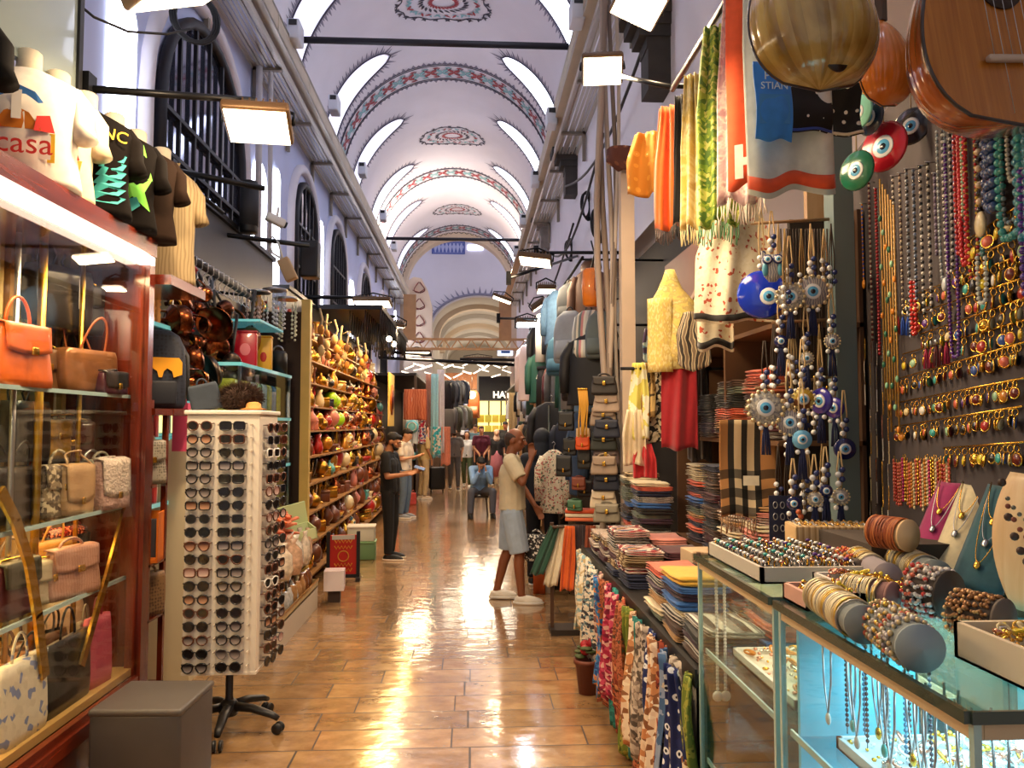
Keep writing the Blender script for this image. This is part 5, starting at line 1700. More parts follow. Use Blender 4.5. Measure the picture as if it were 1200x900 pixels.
# == right: vitrines, board, scarves
GX0, GX1, GZ = .86, 1.56, 1.31
tq = mat('#6cc2d4', .3, emit=.18, ecol='#5cc4de')
wooden = mat('#cdb591', .5)
for nm, ya, yb, lab in (('a', 2.17, 2.9, 'far glass jewellery vitrine with ring trays on top, beside the scarf table'), ('b', 1.30, 2.13, 'near glass jewellery vitrine with bracelet rolls on top and blue-lit inside')):
	t = thing('vitrine', lab, 'vitrine', (GX0, (ya + yb) / 2, 0), group='glass jewellery vitrines')
	L = (yb - ya) / 2; Wd = GX1 - GX0
	MB().b2((-.015, -L, GZ - .012), (Wd, L, GZ)).build('glass_top', glassmat((.85, .95, .9), .3), t)
	q = MB().b2((-.02, -L - .003, GZ - .02), (-.008, L + .003, GZ + .002)).b2((-.008, -L - .008, GZ - .02), (Wd, -L - .001, GZ + .002))
	q.build('dark_edge', mat('#3b4a40', .2, coat=.6), t)
	q = MB().b2((-.002, -L + .002, GZ - .05), (.018, L - .002, GZ - .022)).b2((.019, -L + .002, GZ - .05), (Wd, -L + .018, GZ - .022)).b2((.019, L - .018, GZ - .05), (Wd, L - .002, GZ - .022))
	q.build('wood_rail', wooden, t)
	for (x, y) in ((-.004, -L - .004), (-.004, L - .010), (Wd - .010, -L - .004), (Wd - .010, L - .010)):
		MB().b2((x, y, 0), (x + .014, y + .014, GZ - .021)).build('corner_post', mat('#a9c9c4', .2, coat=.6), t)
	MB().b2((.0, -L + .011, .08), (.004, L - .011, GZ - .05)).build('front_pane', glassmat((.93, .98, .97), .2), t)
	MB().b2((.011, -L, .08), (Wd - .011, -L + .004, GZ - .05)).build('end_pane', glassmat((.93, .98, .97), .2), t)
	MB().b2((.011, L - .004, .08), (Wd - .011, L, GZ - .05)).build('far_pane', glassmat((.93, .98, .97), .2), t)
	MB().b2((0, -L, 0), (Wd, L, .08)).build('plinth', mat('#8c7353', .5), t)
	MB().b2((Wd - .03, -L + .01, .08), (Wd - .015, L - .01, GZ - .05)).build('back_panel', tq if nm == 'b' else mat('#9aa39a', .5), t)
	for zz in (.95, .55):
		MB().b2((.025, -L + .016, zz), (Wd - .035, L - .052, zz + .01)).build('glass_shelf', glassmat((.8, .93, .95), .25), t)
		MB().b2((.018, -L + .01, zz - .004), (.024, L - .01, zz + .014)).build('shelf_edge', mat('#bfe6ea', .2, coat=.6), t)
	if nm == 'b':
		MB().b2((.03, L - .05, .1), (.36, L - .035, GZ - .05)).build('turquoise_divider', tq, t)
		MB().b2((.1, -L + .02, GZ - .075), (Wd - .05, -L + .04, GZ - .055)).build('led_strip', mat('#ffffff', .4, emit=6., ecol='#bfefff'), t)
area((1.24, 1.72, 1.22), (0, 0, 0), .5, .6, 9, '#bdeeff')
area((1.24, 1.72, .92), (0, 0, 0), .5, .6, 5, '#bdeeff')
area((1.24, 2.5, 1.2), (0, 0, 0), .5, .5, 5, '#ffe9c8')
rg = random.Random(31)
MJ = {}
def jewel(kind, col):
	key = (kind, col)
	if key in MJ:
		return MJ[key]
	c = {'silver': mat('#d6d3cd', .2, 1.), 'gold': mat('#e8b64e', .2, 1.), 'rose': mat('#d99a83', .25, .9), 'turquoise': mat('#3fb0a8', .3, coat=.5), 'pearl': mat('#f0ebe2', .3, coat=.6), 'red': mat('#b3221e', .3, coat=.5), 'white': mat('#f2f2f0', .3), 'black': mat('#15130f', .3, coat=.5),
'amber': mat('#d98a2a', .3, coat=.5), 'green': mat('#4f8f6a', .3, coat=.4), 'blue': mat('#2f57a8', .3, coat=.5), 'mint': mat('#9fc9a0', .35, coat=.4), 'maroon': mat('#6a1512', .3, coat=.5), 'violet': mat('#5a2a86', .3, coat=.5), 'yellow': mat('#ead12f', .3, coat=.4), 'cream': mat('#e6d3a2', .4), 'coral': mat('#dd6a50', .35, coat=.4), 'pink': mat('#d8327a', .35, coat=.4), 'olive': mat('#8f9440', .35, coat=.4)}
	g, s = c['gold'], c['silver']
	if kind == 'ring':
		band = MB().tube([(0, .009 * math.cos(2 * PI * k / 12), .009 + .009 * math.sin(2 * PI * k / 12)) for k in range(12)], .0018, 5, closed=True)
		r = [('band', band.mesh('band', s if col in ('silver', 'white', 'turquoise') else g)), ('stone', MB().ball((0, 0, .02), (.006, .006, .004), 8, 5).mesh('stone', c[col]))]
	elif kind == 'pendant':
		M = Matrix.Rotation(PI / 2, 3, 'X')
		r = [('stone_disc', MB().lathe([(0, -.004), (.017, -.004), (.017, .0), (.014, .005), (0, .007)], 16, M=M, c=(0, 0, -.05)).mesh('stone_disc', c[col])),
('gold_rim', MB().tube([(.018 * math.cos(2 * PI * k / 16), 0, -.05 + .018 * math.sin(2 * PI * k / 16)) for k in range(16)], .003, 5, closed=True).mesh('gold_rim', g)),
('loop', MB().tube([(.0, .0075 * math.cos(2 * PI * k / 10), -.02 + .011 * math.sin(2 * PI * k / 10)) for k in range(10)], .0022, 5, closed=True).mesh('loop', g))]
	elif kind == 'earring':
		r = [('hook', MB().tube([(0, 0, 0), (0, -.006, .008), (0, -.01, 0), (0, -.006, -.02)], .0014, 4).mesh('hook', g)),
('drop', MB().ball((0, -.006, -.04), (.006, .006, .02), 8, 6).mesh('drop', c[col]))]
	elif kind == 'charm chain':
		q = MB(); q.tube([(0, 0, 0), (0, 0, -.2)], .0018, 4)
		p = MB()
		rgl = random.Random(len(col))
		for k in range(13):
			p.ball((rgl.uniform(-.003, .003), -.004, -.02 - .0145 * k), (.006, .005, .0078), 6, 4)
		r = [('chain', q.mesh('chain', g)), ('charm_row', p.mesh('charm_row', c[col]))]
	elif kind == 'trinket':
		q = MB().tube([(.012 * math.cos(2 * PI * k / 10), .012 * math.sin(2 * PI * k / 10), .003) for k in range(10)], .0025, 5, closed=True)
		r = [('loop', q.mesh('loop', c[col])), ('bead', MB().ball((.012, 0, .006), (.006, .006, .005), 7, 5).mesh('bead', c[col]))]
	MJ[key] = r
	return r
def put(kind, col, loc, rot, label, group, cat=None, s=1.0):
	t = thing((cat if kind == 'trinket' and cat else kind).replace(' ', '_'), label, cat or kind, loc, rot=rot, group=group)
	t.scale = (s, s, s)
	for n_, me in jewel(kind, col):
		inst(n_, me, t)
	return t
def traybox(name, label, x0, x1, y0, y1, z, h, m, inner=None, rot=0):
	cx_, cy_ = (x0 + x1) / 2, (y0 + y1) / 2
	t = thing(name, label, 'tray', (cx_, cy_, z), rot)
	a, b_ = (x1 - x0) / 2, (y1 - y0) / 2
	w = .012
	q = MB().b2((-a, -b_, 0), (a, b_, .006)).b2((-a, -b_, 0), (-a + w, b_, h)).b2((a - w, -b_, 0), (a, b_, h)).b2((-a, -b_, 0), (a, -b_ + w, h)).b2((-a, b_ - w, 0), (a, b_, h))
	q.build('tray_body', m, t)
	if inner is not None:
		MB().b2((-a + w, -b_ + w, .006), (a - w, b_ - w, h * .6)).build('padding', inner, t)
	return t
z0 = GZ + .001
tr = mat('#cdc3b6', .6)
traybox('ring_tray', 'long greige tray with black pad full of silver rings on the far vitrine', .89, 1.30, 2.35, 2.88, z0, .05, tr, BLK)
silv = ['silver', 'silver', 'silver', 'pearl', 'turquoise', 'violet', 'rose', 'white']
for i in range(15):
	for j in range(7):
		y = 2.385 + i * .034; x = .915 + j * .056
		c = rg.choice(silv)
		t = put('ring', c, (x, y, z0 + .031), (0, 0, rg.uniform(-.5, .5)), '%s-set ring in the greige tray, %s row, %s in from the aisle' % (c, ordn(i), ORD[j]), 'rings in the greige tray', s=1.5)
traybox('jewel_tray', 'pale pink tray of gold trinkets at the corner of the far vitrine', .88, 1.02, 2.0, 2.16, z0, .045, mat('#d9a796', .6), mat('#e5cfc2', .7))
traybox('jewel_tray', 'off-white slotted tray of gold trinkets on the near vitrine edge', 1.03, 1.3, 2.0, 2.3, z0, .045, mat('#d8d2cb', .6), mat('#e5cfc2', .7))
for i in range(80):
	a = rg.random() < .3
	x = rg.uniform(.895, 1.005) if a else rg.uniform(1.05, 1.28)
	y = rg.uniform(2.015, 2.145) if a else rg.uniform(2.02, 2.28)
	c = rg.choice(['gold', 'gold', 'gold', 'rose', 'silver', 'yellow'])
	put('trinket', c, (x, y, z0 + .03 + rg.uniform(0, .02)), (rg.uniform(-.6, .6), rg.uniform(-.6, .6), rg.uniform(0, 6)), '%s trinket heaped in the %s tray of gold pieces' % (c, 'pale pink' if a else 'off-white slotted'), 'trinkets of the %s %s heap' % ('pink' if a else 'off-white', c), s=1.2)
t = thing('bracelet_block', 'light wooden slotted block filled with gold bracelets at the vitrine back', 'display block', W(970, 650, Z=GZ) + Vector((.03, .04, 0)), R_(-8))
MB().rbox((0, 0, .055), (.3, .16, .11), .006).build('block_body', pat('stripe_u', ('#c9a878', '#a98452', '#d6b98a'), 45., .6, coord='Object'), t)
for k in range(14):
	MB().tube([(-.13 + .02 * k, -.07 + .14 * j / 8, .112 + .006 * math.sin(j * 1.5 + k)) for j in range(9)], .004, 5).build('bracelet', GOLD if k % 3 else STEEL, t)
def roll(px0, py0, px1, py1, r, label, m_roll, cols, n, m_end=None, beads=False, fill=(.06, .9), zoff=0):
	"""cushion roll lying on the glass, bangles round it"""
	a = W(px0, py0, Z=GZ + r + zoff); b_ = W(px1, py1, Z=GZ + r + zoff)
	d = b_ - a; L = d.length
	t = thing('bracelet_roll', label, 'bracelet display', (a.x, a.y, GZ + .001 + zoff), rot=(0, 0, math.atan2(d.y, d.x)))
	My = Matrix.Rotation(PI / 2, 3, 'Y')
	MB().lathe([(0, -.012), (r * .55, -.008), (r * .88, 0), (r * .9, .01), (r * .9, L - .01), (r * .88, L), (r * .55, L + .008), (0, L + .012)], 20, c=(0, 0, r), M=My).build('cushion', m_roll, t)
	if m_end:
		MB().lathe([(0, L), (r * .98, L - .004), (r * 1.0, L + .004), (0, L + .016)], 24, c=(0, 0, r), M=My).build('end_disc', m_end, t)
	rgl = random.Random(int(px0))
	if not beads:
		n = int(n * 1.7)
	for k in range(n):
		x = L * (fill[0] + (fill[1] - fill[0]) * (k + .5) / n)
		m_ = cols[rgl.randrange(len(cols))]
		q = MB()
		R = r * 1.0
		tl = rgl.uniform(-.008, .008)
		if beads:
			nb = 18
			for j in range(nb):
				a_ = 2 * PI * j / nb + rgl.uniform(-.1, .1)
				q.ball((x + tl * math.sin(a_) + rgl.uniform(-.002, .002), R * math.cos(a_), r + R * math.sin(a_)), rgl.uniform(.004, .007), 5, 4)
		else:
			q.tube([(x + tl * math.sin(2 * PI * j / 20), R * math.cos(2 * PI * j / 20), r + R * math.sin(2 * PI * j / 20)) for j in range(20)], .003, 5, closed=True)
		o = q.build('bracelet', m_, t)
	return t
lav, grey, dusty, dk = mat('#8f868c', .9, noise=.05), mat('#7d8483', .9, noise=.05), mat('#8f6a66', .9), mat('#4a3f38', .8)
golds = [mat('#cdb684', .4, .35), mat('#e2d4ac', .5, .1), mat('#b39a68', .4, .4), mat('#d9cba4', .45, .1), mat('#a9a296', .35, .5), mat('#d8b052', .3, .7)]
mixb = [mat(c, .3, coat=.5) for c in ('#e9e4dc', '#c8c0bc', '#8a7f80', '#d86a4a', '#b9b2a8', '#e5c9b0')]
orb = [mat(c, .6) for c in ('#9a4a20', '#b5622c', '#7a3417', '#c97a3c')]
roll(1042, 622, 1012, 634, .04, 'roll of white and grey bead bracelets behind the wooden block', dk, mixb, 16, beads=True)
roll(1024, 622, 1064, 628, .05, 'roll of orange-brown cord bracelets standing high at the back', mat('#d8b98a', .7), orb, 16, m_end=mat('#dcb98a', .7), zoff=.10)
solo(MB().b2((1.3, 2.46, GZ + .001), (1.62, 2.86, GZ + .1)), 'riser_board', dk, 'dark low riser under the orange-brown bracelet roll', 'riser')
roll(986, 652, 1008, 668, .035, 'small red and yellow bracelet roll beside the wooden block', dk, [mat(c, .4) for c in ('#c8442e', '#e09a3c', '#d9674e')], 9, beads=True)
roll(1004, 655, 1040, 676, .042, 'lavender cushion with a few cream bangles near the wooden block', lav, golds, 7, m_end=lav, fill=(.05, .55))
roll(1040, 650, 1096, 676, .05, 'large roll of white and gold bangles with grey end, in the middle row', grey, golds, 17, m_end=grey, fill=(.02, .85))
roll(960, 697, 1012, 732, .044, 'front roll of gold cord bangles with pointed grey end on the glass edge', grey, golds, 18, m_end=grey, fill=(.02, .85))
roll(992, 690, 1046, 700, .04, 'dusty pink roll of mixed bangles behind the front roll', dusty, golds, 15, m_end=dusty, fill=(.02, .8))
roll(1074, 690, 1112, 698, .062, 'big roll of red, white and grey beads with dark round end', dk, mixb + [mat('#c8352a', .3, coat=.5)] * 2, 14, m_end=mat('#3b2f28', .7), beads=True, fill=(.0, .95))
roll(1032, 728, 1078, 760, .048, 'roll of coloured stone bracelets with blue-grey end on the glass edge', grey, mixb + golds, 16, m_end=mat('#8b979b', .8), beads=True, fill=(.02, .88))
roll(1120, 716, 1176, 728, .05, 'roll of bronze bead bracelets with dark end beside the cream tray', dk, [mat(c, .35, .4) for c in ('#a5764a', '#8a6038', '#c9a06a')], 16, m_end=mat('#5c5148', .7), beads=True, fill=(.0, .92))
roll(1075, 704, 1108, 712, .03, 'small oval cushion with twisted silver bangles behind the stone bracelets', mat('#9a8a6a', .9), golds, 8, fill=(.1, .8))
a = W(1097, 800, Z=GZ);
traybox('brooch_tray', 'deep cream tray of gold brooches at the near corner of the vitrine', 1.02, 1.54, 1.37, 1.60, z0, .075, mat('#d6c4a8', .6), mat('#c9bba6', .7), R_(0))
for i in range(50):
	c = rg.choice(['gold', 'gold', 'silver', 'cream', 'yellow', 'rose'])
	put('trinket', c, (rg.uniform(1.05, 1.51), rg.uniform(1.40, 1.57), z0 + .055 + rg.uniform(0, .015)), (rg.uniform(-.8, .8), rg.uniform(-.8, .8), rg.uniform(0, 6)), '%s brooch piece in the deep cream tray' % c, '%s brooches in the deep cream tray' % c, 'brooch', s=1.1)
def neckstand(px, py, w, h, c, label, lean=38, yaw=-62, chain=0):
	p = W(px, py, Z=GZ)
	t = thing('necklace_stand', label, 'necklace stand', (p.x, p.y, GZ + .001), rot=(R_(-lean), 0, R_(yaw)), group='velvet necklace stands')
	q = MB()
	q.sheet(lambda u, v: ((u - .5) * w * (1 - .1 * v), -.02 * math.cos((u - .5) * PI), v * h - .02 * math.sin(PI * u) * (v ** 6)), 8, 14, .016)
	q.build('velvet_panel', mat(c, .95, noise=.08, ns=60., sheen=.3), t)
	for k in range(2 + chain):
		q = MB()
		d = h * (.35 + .2 * k)
		pts = [(-w * .3 + w * .6 * j / 14, -.034, h * .97 - d * (1 - (2 * j / 14 - 1) ** 2) ** .8) for j in range(15)]
		q.tube(pts, .0018, 4)
		q.ball((0, -.036, h * .97 - d - .01), (.01, .005, .014), 8, 6)
		q.build('necklace', [GOLD, STEEL][k % 2], t)
	return t
neckstand(1082, 668, .13, .36, '#9c2a62', 'magenta velvet necklace stand with a silver chain, farthest of the stands')
neckstand(1108, 676, .12, .36, '#d9cba6', 'cream velvet necklace stand with a small pendant beside the magenta one')
neckstand(1142, 696, .15, .38, '#2f5a66', 'teal velvet necklace stand with long silver chains', chain=1)
for px, py, sc, lab in ((1228, 722, 1.0, 'beige wooden neck bust with dark disc necklace beside the teal stand'),):
	p = W(px, py, Z=GZ)
	t = thing('neck_bust', lab, 'necklace bust', (p.x + .03, p.y, GZ + .001), R_(-46))
	q = MB()
	q.sheet(lambda u, v: ((u - .5) * (.24 * math.sin(PI * (.18 + .62 * v)) ** .8 + .02), -.07 * math.cos((u - .5) * PI) - .06 * (1 - v), .02 + v * .34), 14, 14, .02)
	q.build('bust_shell', wood('#c9a577', '#dcc198', 2., .5, .1), t)
	for k, (m_, d, r) in enumerate(((mat('#3a2417', .5), .22, .011), (mat('#7a3a26', .5), .15, .007), (mat('#6d6a60', .3, .7), .1, .006))):
		q = MB()
		for j in range(15):
			u = j / 14
			x = (u - .5) * .2
			q.ball((x, -.09 - .045 * math.cos((u - .5) * PI) - .02 * (1 - abs(2 * u - 1)), .34 - d * (1 - (2 * u - 1) ** 2) ** .7), (r, r * .5, r), 7, 5)
		q.build('necklace', m_, t)
t = traybox('display_tray', 'white tray of silver jewellery on the upper shelf inside the near vitrine', .95, 1.5, 1.42, 2.0, .961, .03, mat('#dfe6e8', .5), mat('#cfe0e6', .7))
for i in range(90):
	c = rg.choice(['silver', 'silver', 'white', 'pearl', 'gold', 'rose'])
	put('trinket', c, (rg.uniform(.98, 1.47), rg.uniform(1.45, 1.97), .985 + rg.uniform(0, .02)), (rg.uniform(-.8, .8), rg.uniform(-.8, .8), rg.uniform(0, 6)), '%s jewellery piece in the white tray inside the near vitrine' % c, '%s pieces inside the near vitrine' % c, 'jewellery', s=1.5)
for k in range(7):
	t = thing('ring_holder', 'blue-grey slotted ring holder inside the vitrine near end, %s from the aisle' % ORD[k], 'ring holder', (1.0 + .06 * k, 1.36, .961), R_(0), 'ring holders in the near vitrine')
	MB().rbox((0, 0, .03 + .004 * (k % 3)), (.045, .06, .06 + .008 * (k % 3)), .008).build('holder_body', mat('#6f8796', .8), t)
	for n_, me in jewel('ring', 'silver'):
		inst('ring_' + n_, me, t, (0, 0, .055 + .008 * (k % 3)), (0, 0, PI / 2), 1.3)
for k in range(9):
	q = MB()
	x, y = 1.0 + .03 * (k % 3), 2.04 - .035 * k
	c = ['#1a2a3c', '#2f6f8c', '#7fb8c8', '#20252e'][k % 4]
	for j in range(20):
		q.ball((0, 0, -j * .013), .0055, 6, 4)
	q.tube([(0, 0, .01), (0, 0, -.27)], .0015, 4)
	solo(q, 'bead_string', mat(c, .25, coat=.5), '%s bead string hung inside the near vitrine, %s from its far end' % (['dark navy', 'sea blue', 'pale blue', 'black'][k % 4], ORD[k]), 'beads', (x, y, 1.25), None, 'bead strings inside the near vitrine')
t = traybox('display_tray', 'white tray of silver and turquoise jewellery on the lower shelf of the near vitrine', .95, 1.48, 1.42, 1.98, .561, .03, mat('#dfe6e8', .5), mat('#a8d6e2', .7))
for i in range(50):
	c = rg.choice(['silver', 'turquoise', 'white', 'pearl', 'gold', 'blue'])
	put('trinket', c, (rg.uniform(.98, 1.45), rg.uniform(1.45, 1.95), .585 + rg.uniform(0, .02)), (rg.uniform(-.8, .8), rg.uniform(-.8, .8), rg.uniform(0, 6)), '%s jewellery piece in the lower white tray of the near vitrine' % c, '%s pieces in the lower tray' % c, 'jewellery', s=1.6)
traybox('display_tray', 'pale tray of bead strings on the upper shelf inside the far vitrine', .95, 1.45, 2.25, 2.8, .961, .03, mat('#dfe0d8', .5), mat('#cfc8b6', .7))
for i in range(40):
	c = rg.choice(['silver', 'amber', 'white', 'pearl', 'gold', 'rose'])
	put('trinket', c, (rg.uniform(.98, 1.42), rg.uniform(2.28, 2.77), .985 + rg.uniform(0, .02)), (rg.uniform(-.8, .8), rg.uniform(-.8, .8), rg.uniform(0, 6)), '%s jewellery piece in the pale tray inside the far vitrine' % c, '%s pieces inside the far vitrine' % c, 'jewellery', s=1.6)
for k in range(12):
	x, y = .93 + .04 * (k % 3), 2.0 - .05 * k
	t = thing('silver_chain', 'silver chain necklace hung behind the near vitrine front glass, %s from its far end' % ORD[k], 'necklace', (x, y, 1.25), 0, 'silver chains inside the near vitrine')
	MB().tube([(0, -.025, 0), (0, -.02, -.12), (0, 0, -.2), (0, .02, -.12), (0, .025, 0)], .003, 5).build('chain', STEEL, t)
	MB().ball((0, 0, -.215), (.006, .012, .016), 8, 6).build('pendant_drop', [mat('#e8e4da', .3, coat=.6), mat('#3fb0a8', .3, coat=.5), GOLD][k % 3], t)
for (xa, xb_, ya, yb, z, n, ms, lab) in ((.97, 1.48, 1.44, 1.98, .984, 260, ('silver', 'white', 'gold'), 'glittering heap of fine silver jewellery filling the upper white tray'), (.97, 1.46, 1.44, 1.96, .584, 200, ('silver', 'turquoise', 'blue'), 'glittering heap of blue and silver jewellery filling the lower white tray'),
(.97, 1.43, 2.27, 2.78, .984, 160, ('silver', 'gold', 'rose'), 'heap of fine jewellery filling the pale tray'), (1.05, 1.52, 1.39, 1.58, z0 + .046, 120, ('gold', 'gold', 'silver'), 'glittering heap of gold pieces filling the deep cream tray'), (1.05, 1.28, 2.02, 2.28, z0 + .028, 120, ('gold', 'rose', 'gold'), 'glittering heap of gold pieces filling the off-white slotted tray')):
	q = MB()
	for i in range(n):
		r = rg.uniform(.004, .008)
		q.ball((rg.uniform(xa, xb_), rg.uniform(ya, yb), z + rg.uniform(0, .012)), (r * rg.uniform(.6, 1.8), r, r * .8), 5, 4, rg.randrange(3))
	tag(q.build('jewellery_heap', [jewel('trinket', c)[0][1].materials[0] for c in ms]), lab, 'jewellery', kind='stuff')
t = thing('gold_cuff', 'wide gold cuff bracelet inside the near vitrine', 'bracelet', (1.32, 1.55, .99))
MB().lathe([(.04, 0), (.045, 0), (.047, .06), (.042, .06)], 20).build('cuff_band', GOLD, t)
for k in range(2):
	q = MB()
	x = .90 + .03 * k
	for j in range(34):
		q.ball((0, 0, -j * .0125), .007, 6, 4)
	q.ball((0, 0, -.44), (.02, .01, .02), 8, 6)
	solo(q, 'pearl_string', mat('#e8e4da', .3, coat=.6), 'white pearl string hanging in the far vitrine at its far pane, %s one' % ('outer', 'inner')[k], 'beads', (x, 2.82, 1.25))
B0 = Vector((1.62, 2.25, 0)); Bd = Vector((.25, 1, 0)).normalized(); Bn = Vector((-1, .25, 0)).normalized()
def BW(px, py, off=.03):
	d = _Rm @ Vector(((px - 600) / F, (450 - py) / F, -1.0))
	o = Vector((0, 0, H))
	tt = ((B0 + Bn * off) - o).dot(Bn) / d.dot(Bn)
	return o + d * tt
brz = math.atan2(-Bn.x, Bn.y) * 1.0   
brz = math.atan2(Bn.x, -Bn.y)
t = thing('necklace_board', 'dark felt board hung with necklaces, rings and pendants', 'display board', (B0.x, B0.y, 0), brz)
M2_ = Matrix.Rotation(brz, 3, 'Z')
lx = (M2_ @ Vector((1, 0, 0))).dot(Bd)
sg = 1 if lx > 0 else -1
MB().b2((-.2 if sg > 0 else -1.95, .0, 1.25), (1.95 if sg > 0 else .2, .03, 3.25)).build('felt_panel', mat('#474043', .95, noise=.12, ns=6.), t)
MB().b2(((1.95 if sg > 0 else -2.0), -.05, 0), ((2.0 if sg > 0 else -1.95), .03, 3.3)).build('edge_post', BLK, t)
MB().b2((.0 if sg > 0 else -1.95, -.0, 0), (1.95 if sg > 0 else .0, .04, 1.25)).build('lower_panel', mat('#2c2622', .8), t)
def strand(px, y0, y1, r, c, lab, loop=0.0, cat='necklace', grp='necklaces on the felt board', drop=None, slack=.0):
	"""bead necklace hanging on the board: px spot, y0/y1 in the picture, loop = half width (m)"""
	a = BW(px, y0, .02 + r); b_ = BW(px, y1, .02 + r)
	L = a.z - b_.z
	pts = []
	if loop <= 0.001:
		n = max(int(L / (r * 2.05)), 3)
		pts = [Vector((0, 0, -L * j / n)) for j in range(n + 1)]
	else:
		path = []
		for j in range(41):
			u = j / 40 * 2 - 1
			path.append(Vector((loop * math.copysign(abs(u) ** .45, u) * (1 - .25 * abs(u) ** 3), 0, -L * (1 - abs(u) ** 2.6))))
		acc_ = 0; last = path[0]; pts = [last]
		for i in range(1, len(path)):
			seg = (path[i] - path[i - 1]); sl = seg.length
			while sl > 0:
				need = 2.05 * r - acc_
				if sl >= need:
					p_ = path[i] - seg.normalized() * (sl - need)
					pts.append(p_); sl -= need; acc_ = 0
				else:
					acc_ += sl; sl = 0
	t = thing('necklace', lab, cat, a, brz, grp)
	cols = c if isinstance(c, (list, tuple)) else [c]
	q = MB()
	for i, p in enumerate(pts):
		q.ball(p, r, 7, 5, i % len(cols))
	q.build('bead_row', [mat(x, .25, coat=.6) for x in cols], t)
	if drop:
		MB().ball(pts[len(pts) // 2] + Vector((0, -.004, -.02)) if loop > 0.001 else pts[-1] + Vector((0, 0, -.02)), (drop[0], drop[0] * .4, drop[0] * 1.2), 10, 7).build('pendant_drop', mat(drop[1], .3, coat=.5), t)
	MB().tube([(0, .03, .004), (0, -.01, .008)], .003, 5).build('hook_pin', STEEL, t)
	return t
NK = [
(1018, 215, 400, .006, ['#6a1b18', '#d9c8b0'], 'speckled maroon necklace hanging straight near the black post', 0, None),
(1026, 222, 416, .008, ['#a8202a'], 'crimson bead necklace near the black post', 0, None),
(1010, 240, 330, .005, ['#d98a3c', '#4a5ac0'], 'short strand of orange and blue stones by the post', 0, (.02, '#e2922f')),
(1046, 208, 400, .006, ['#1b1718', '#e4dccb'], 'black and cream speckled necklace beside the gold cords', 0, None),
(1054, 205, 360, .006, ['#3c2a2c', '#c9b9a0'], 'brown and ivory speckled necklace beside the gold cords', 0, None),
(1062, 200, 396, .007, ['#1d1c1f', '#9aa5b8'], 'black and pearl-grey long necklace', 0, None),
(1070, 200, 352, .007, ['#7f93b4', '#30353f'], 'blue-grey long bead necklace', 0, None),
(1078, 196, 370, .007, ['#141315', '#e8e2d8'], 'black and white alternating long necklace, first of two', 0, None),
(1087, 192, 366, .007, ['#141315', '#cfc8bc'], 'black and white alternating long necklace, second of two', 0, None),
(1095, 205, 300, .006, ['#4b3a58', '#a89ab8'], 'dusky purple thin bead necklace', 0, None),
(1102, 150, 330, .006, ['#c8cfd2', '#7a8388'], 'silver-grey thin looped necklace', .05, (.02, '#cfd6da')),
(1112, 165, 420, .007, ['#5b2a86'], 'purple bead necklace looping lowest under the red ones', .055, None),
(1108, 150, 322, .006, ['#1a1a1a', '#e8e4da'], 'black and ivory looped necklace beside the red bundle', .045, None),
(1120, 152, 300, .009, ['#b41a20'], 'scarlet bead necklace, first strand of the red bundle', .02, None),
(1126, 152, 312, .009, ['#c81f26'], 'scarlet bead necklace, second strand of the red bundle', .03, None),
(1122, 165, 262, .006, ['#a9d8b8', '#e8d9a8'], 'mint and cream looped necklace over the red bundle', .04, None),
(1136, 150, 330, .006, ['#c01f22', '#e6c24a'], 'red and yellow thin looped necklace', .05, (.02, '#1a1613')),
(1145, 140, 258, .012, ['#e8c9a2', '#2a2018'], 'peach wooden disc necklace with black spacers', 0, (.035, '#e8d8a8')),
(1154, 145, 246, .015, ['#24386a'], 'navy round bead necklace, inner strand', .012, None),
(1160, 145, 250, .018, ['#2c4a78'], 'blue-grey big bead necklace, outer strand', .018, None),
(1172, 140, 220, .010, ['#2c7f74'], 'green turquoise bead necklace, hanging straight', 0, None),
(1180, 140, 280, .013, ['#3f9a94'], 'large turquoise bead necklace, widest loop of all', .085, None),
(1181, 150, 262, .008, ['#6f8a8f', '#2a2f35'], 'thin grey-blue necklace inside the turquoise loop', .06, None),
(1186, 130, 212, .007, ['#b9b8a8'], 'silvery rope necklace with short loop', .05, None),
(1196, 150, 280, .014, ['#2f7f96'], 'sea-blue large bead necklace at the board near end', .04, None),
(1150, 250, 300, .006, ['#4f8a86'], 'small tassel-like cluster necklace in grey-green', .01, None),
(1070, 330, 392, .009, ['#c8241e'], 'short bright red bead loop beside the pink tassels', .03, None),
(1150, 300, 356, .008, ['#c9ccc4'], 'pale grey stone loop with black drop above the pendant rows', .04, None),
(1199, 200, 345, .012, ['#4a2a8a'], 'violet bead necklace at the board near end', .02, None),
]
for px, ya, yb, r, c, lab, lp, dr in NK:
	strand(px, ya, yb, r, c, lab, lp, drop=dr)
for k in range(6):
	px = 1031 + k * 3.2
	a = BW(px, 210 + 6 * k, .03); b_ = BW(px, 470 + 18 * (k % 3), .03)
	t = thing('cord_necklace', 'golden cord necklace with %s beads, %s in the bunch of cords' % (['green', 'jade', 'orange'][k % 3], ORD[k]), 'necklace', a, brz, 'golden cord necklaces')
	MB().tube([(0, 0, 0), (0, 0, b_.z - a.z)], .004, 6).build('cord', mat('#c99a4a', .5, noise=.2, ns=60.), t)
	for j in range(4):
		MB().ball((0, -.004, -(a.z - b_.z) * (.18 + .22 * j + .03 * k)), (.012, .008, .015), 8, 6).build('bead', mat(['#2f7a5a', '#8fc9a0', '#e8902a'][(k + j) % 3], .3, coat=.5), t)
cc = ['maroon', 'maroon', 'red', 'black', 'black', 'coral', 'turquoise', 'cream', 'mint', 'amber', 'green', 'pearl', 'olive', 'gold', 'yellow', 'violet', 'blue']
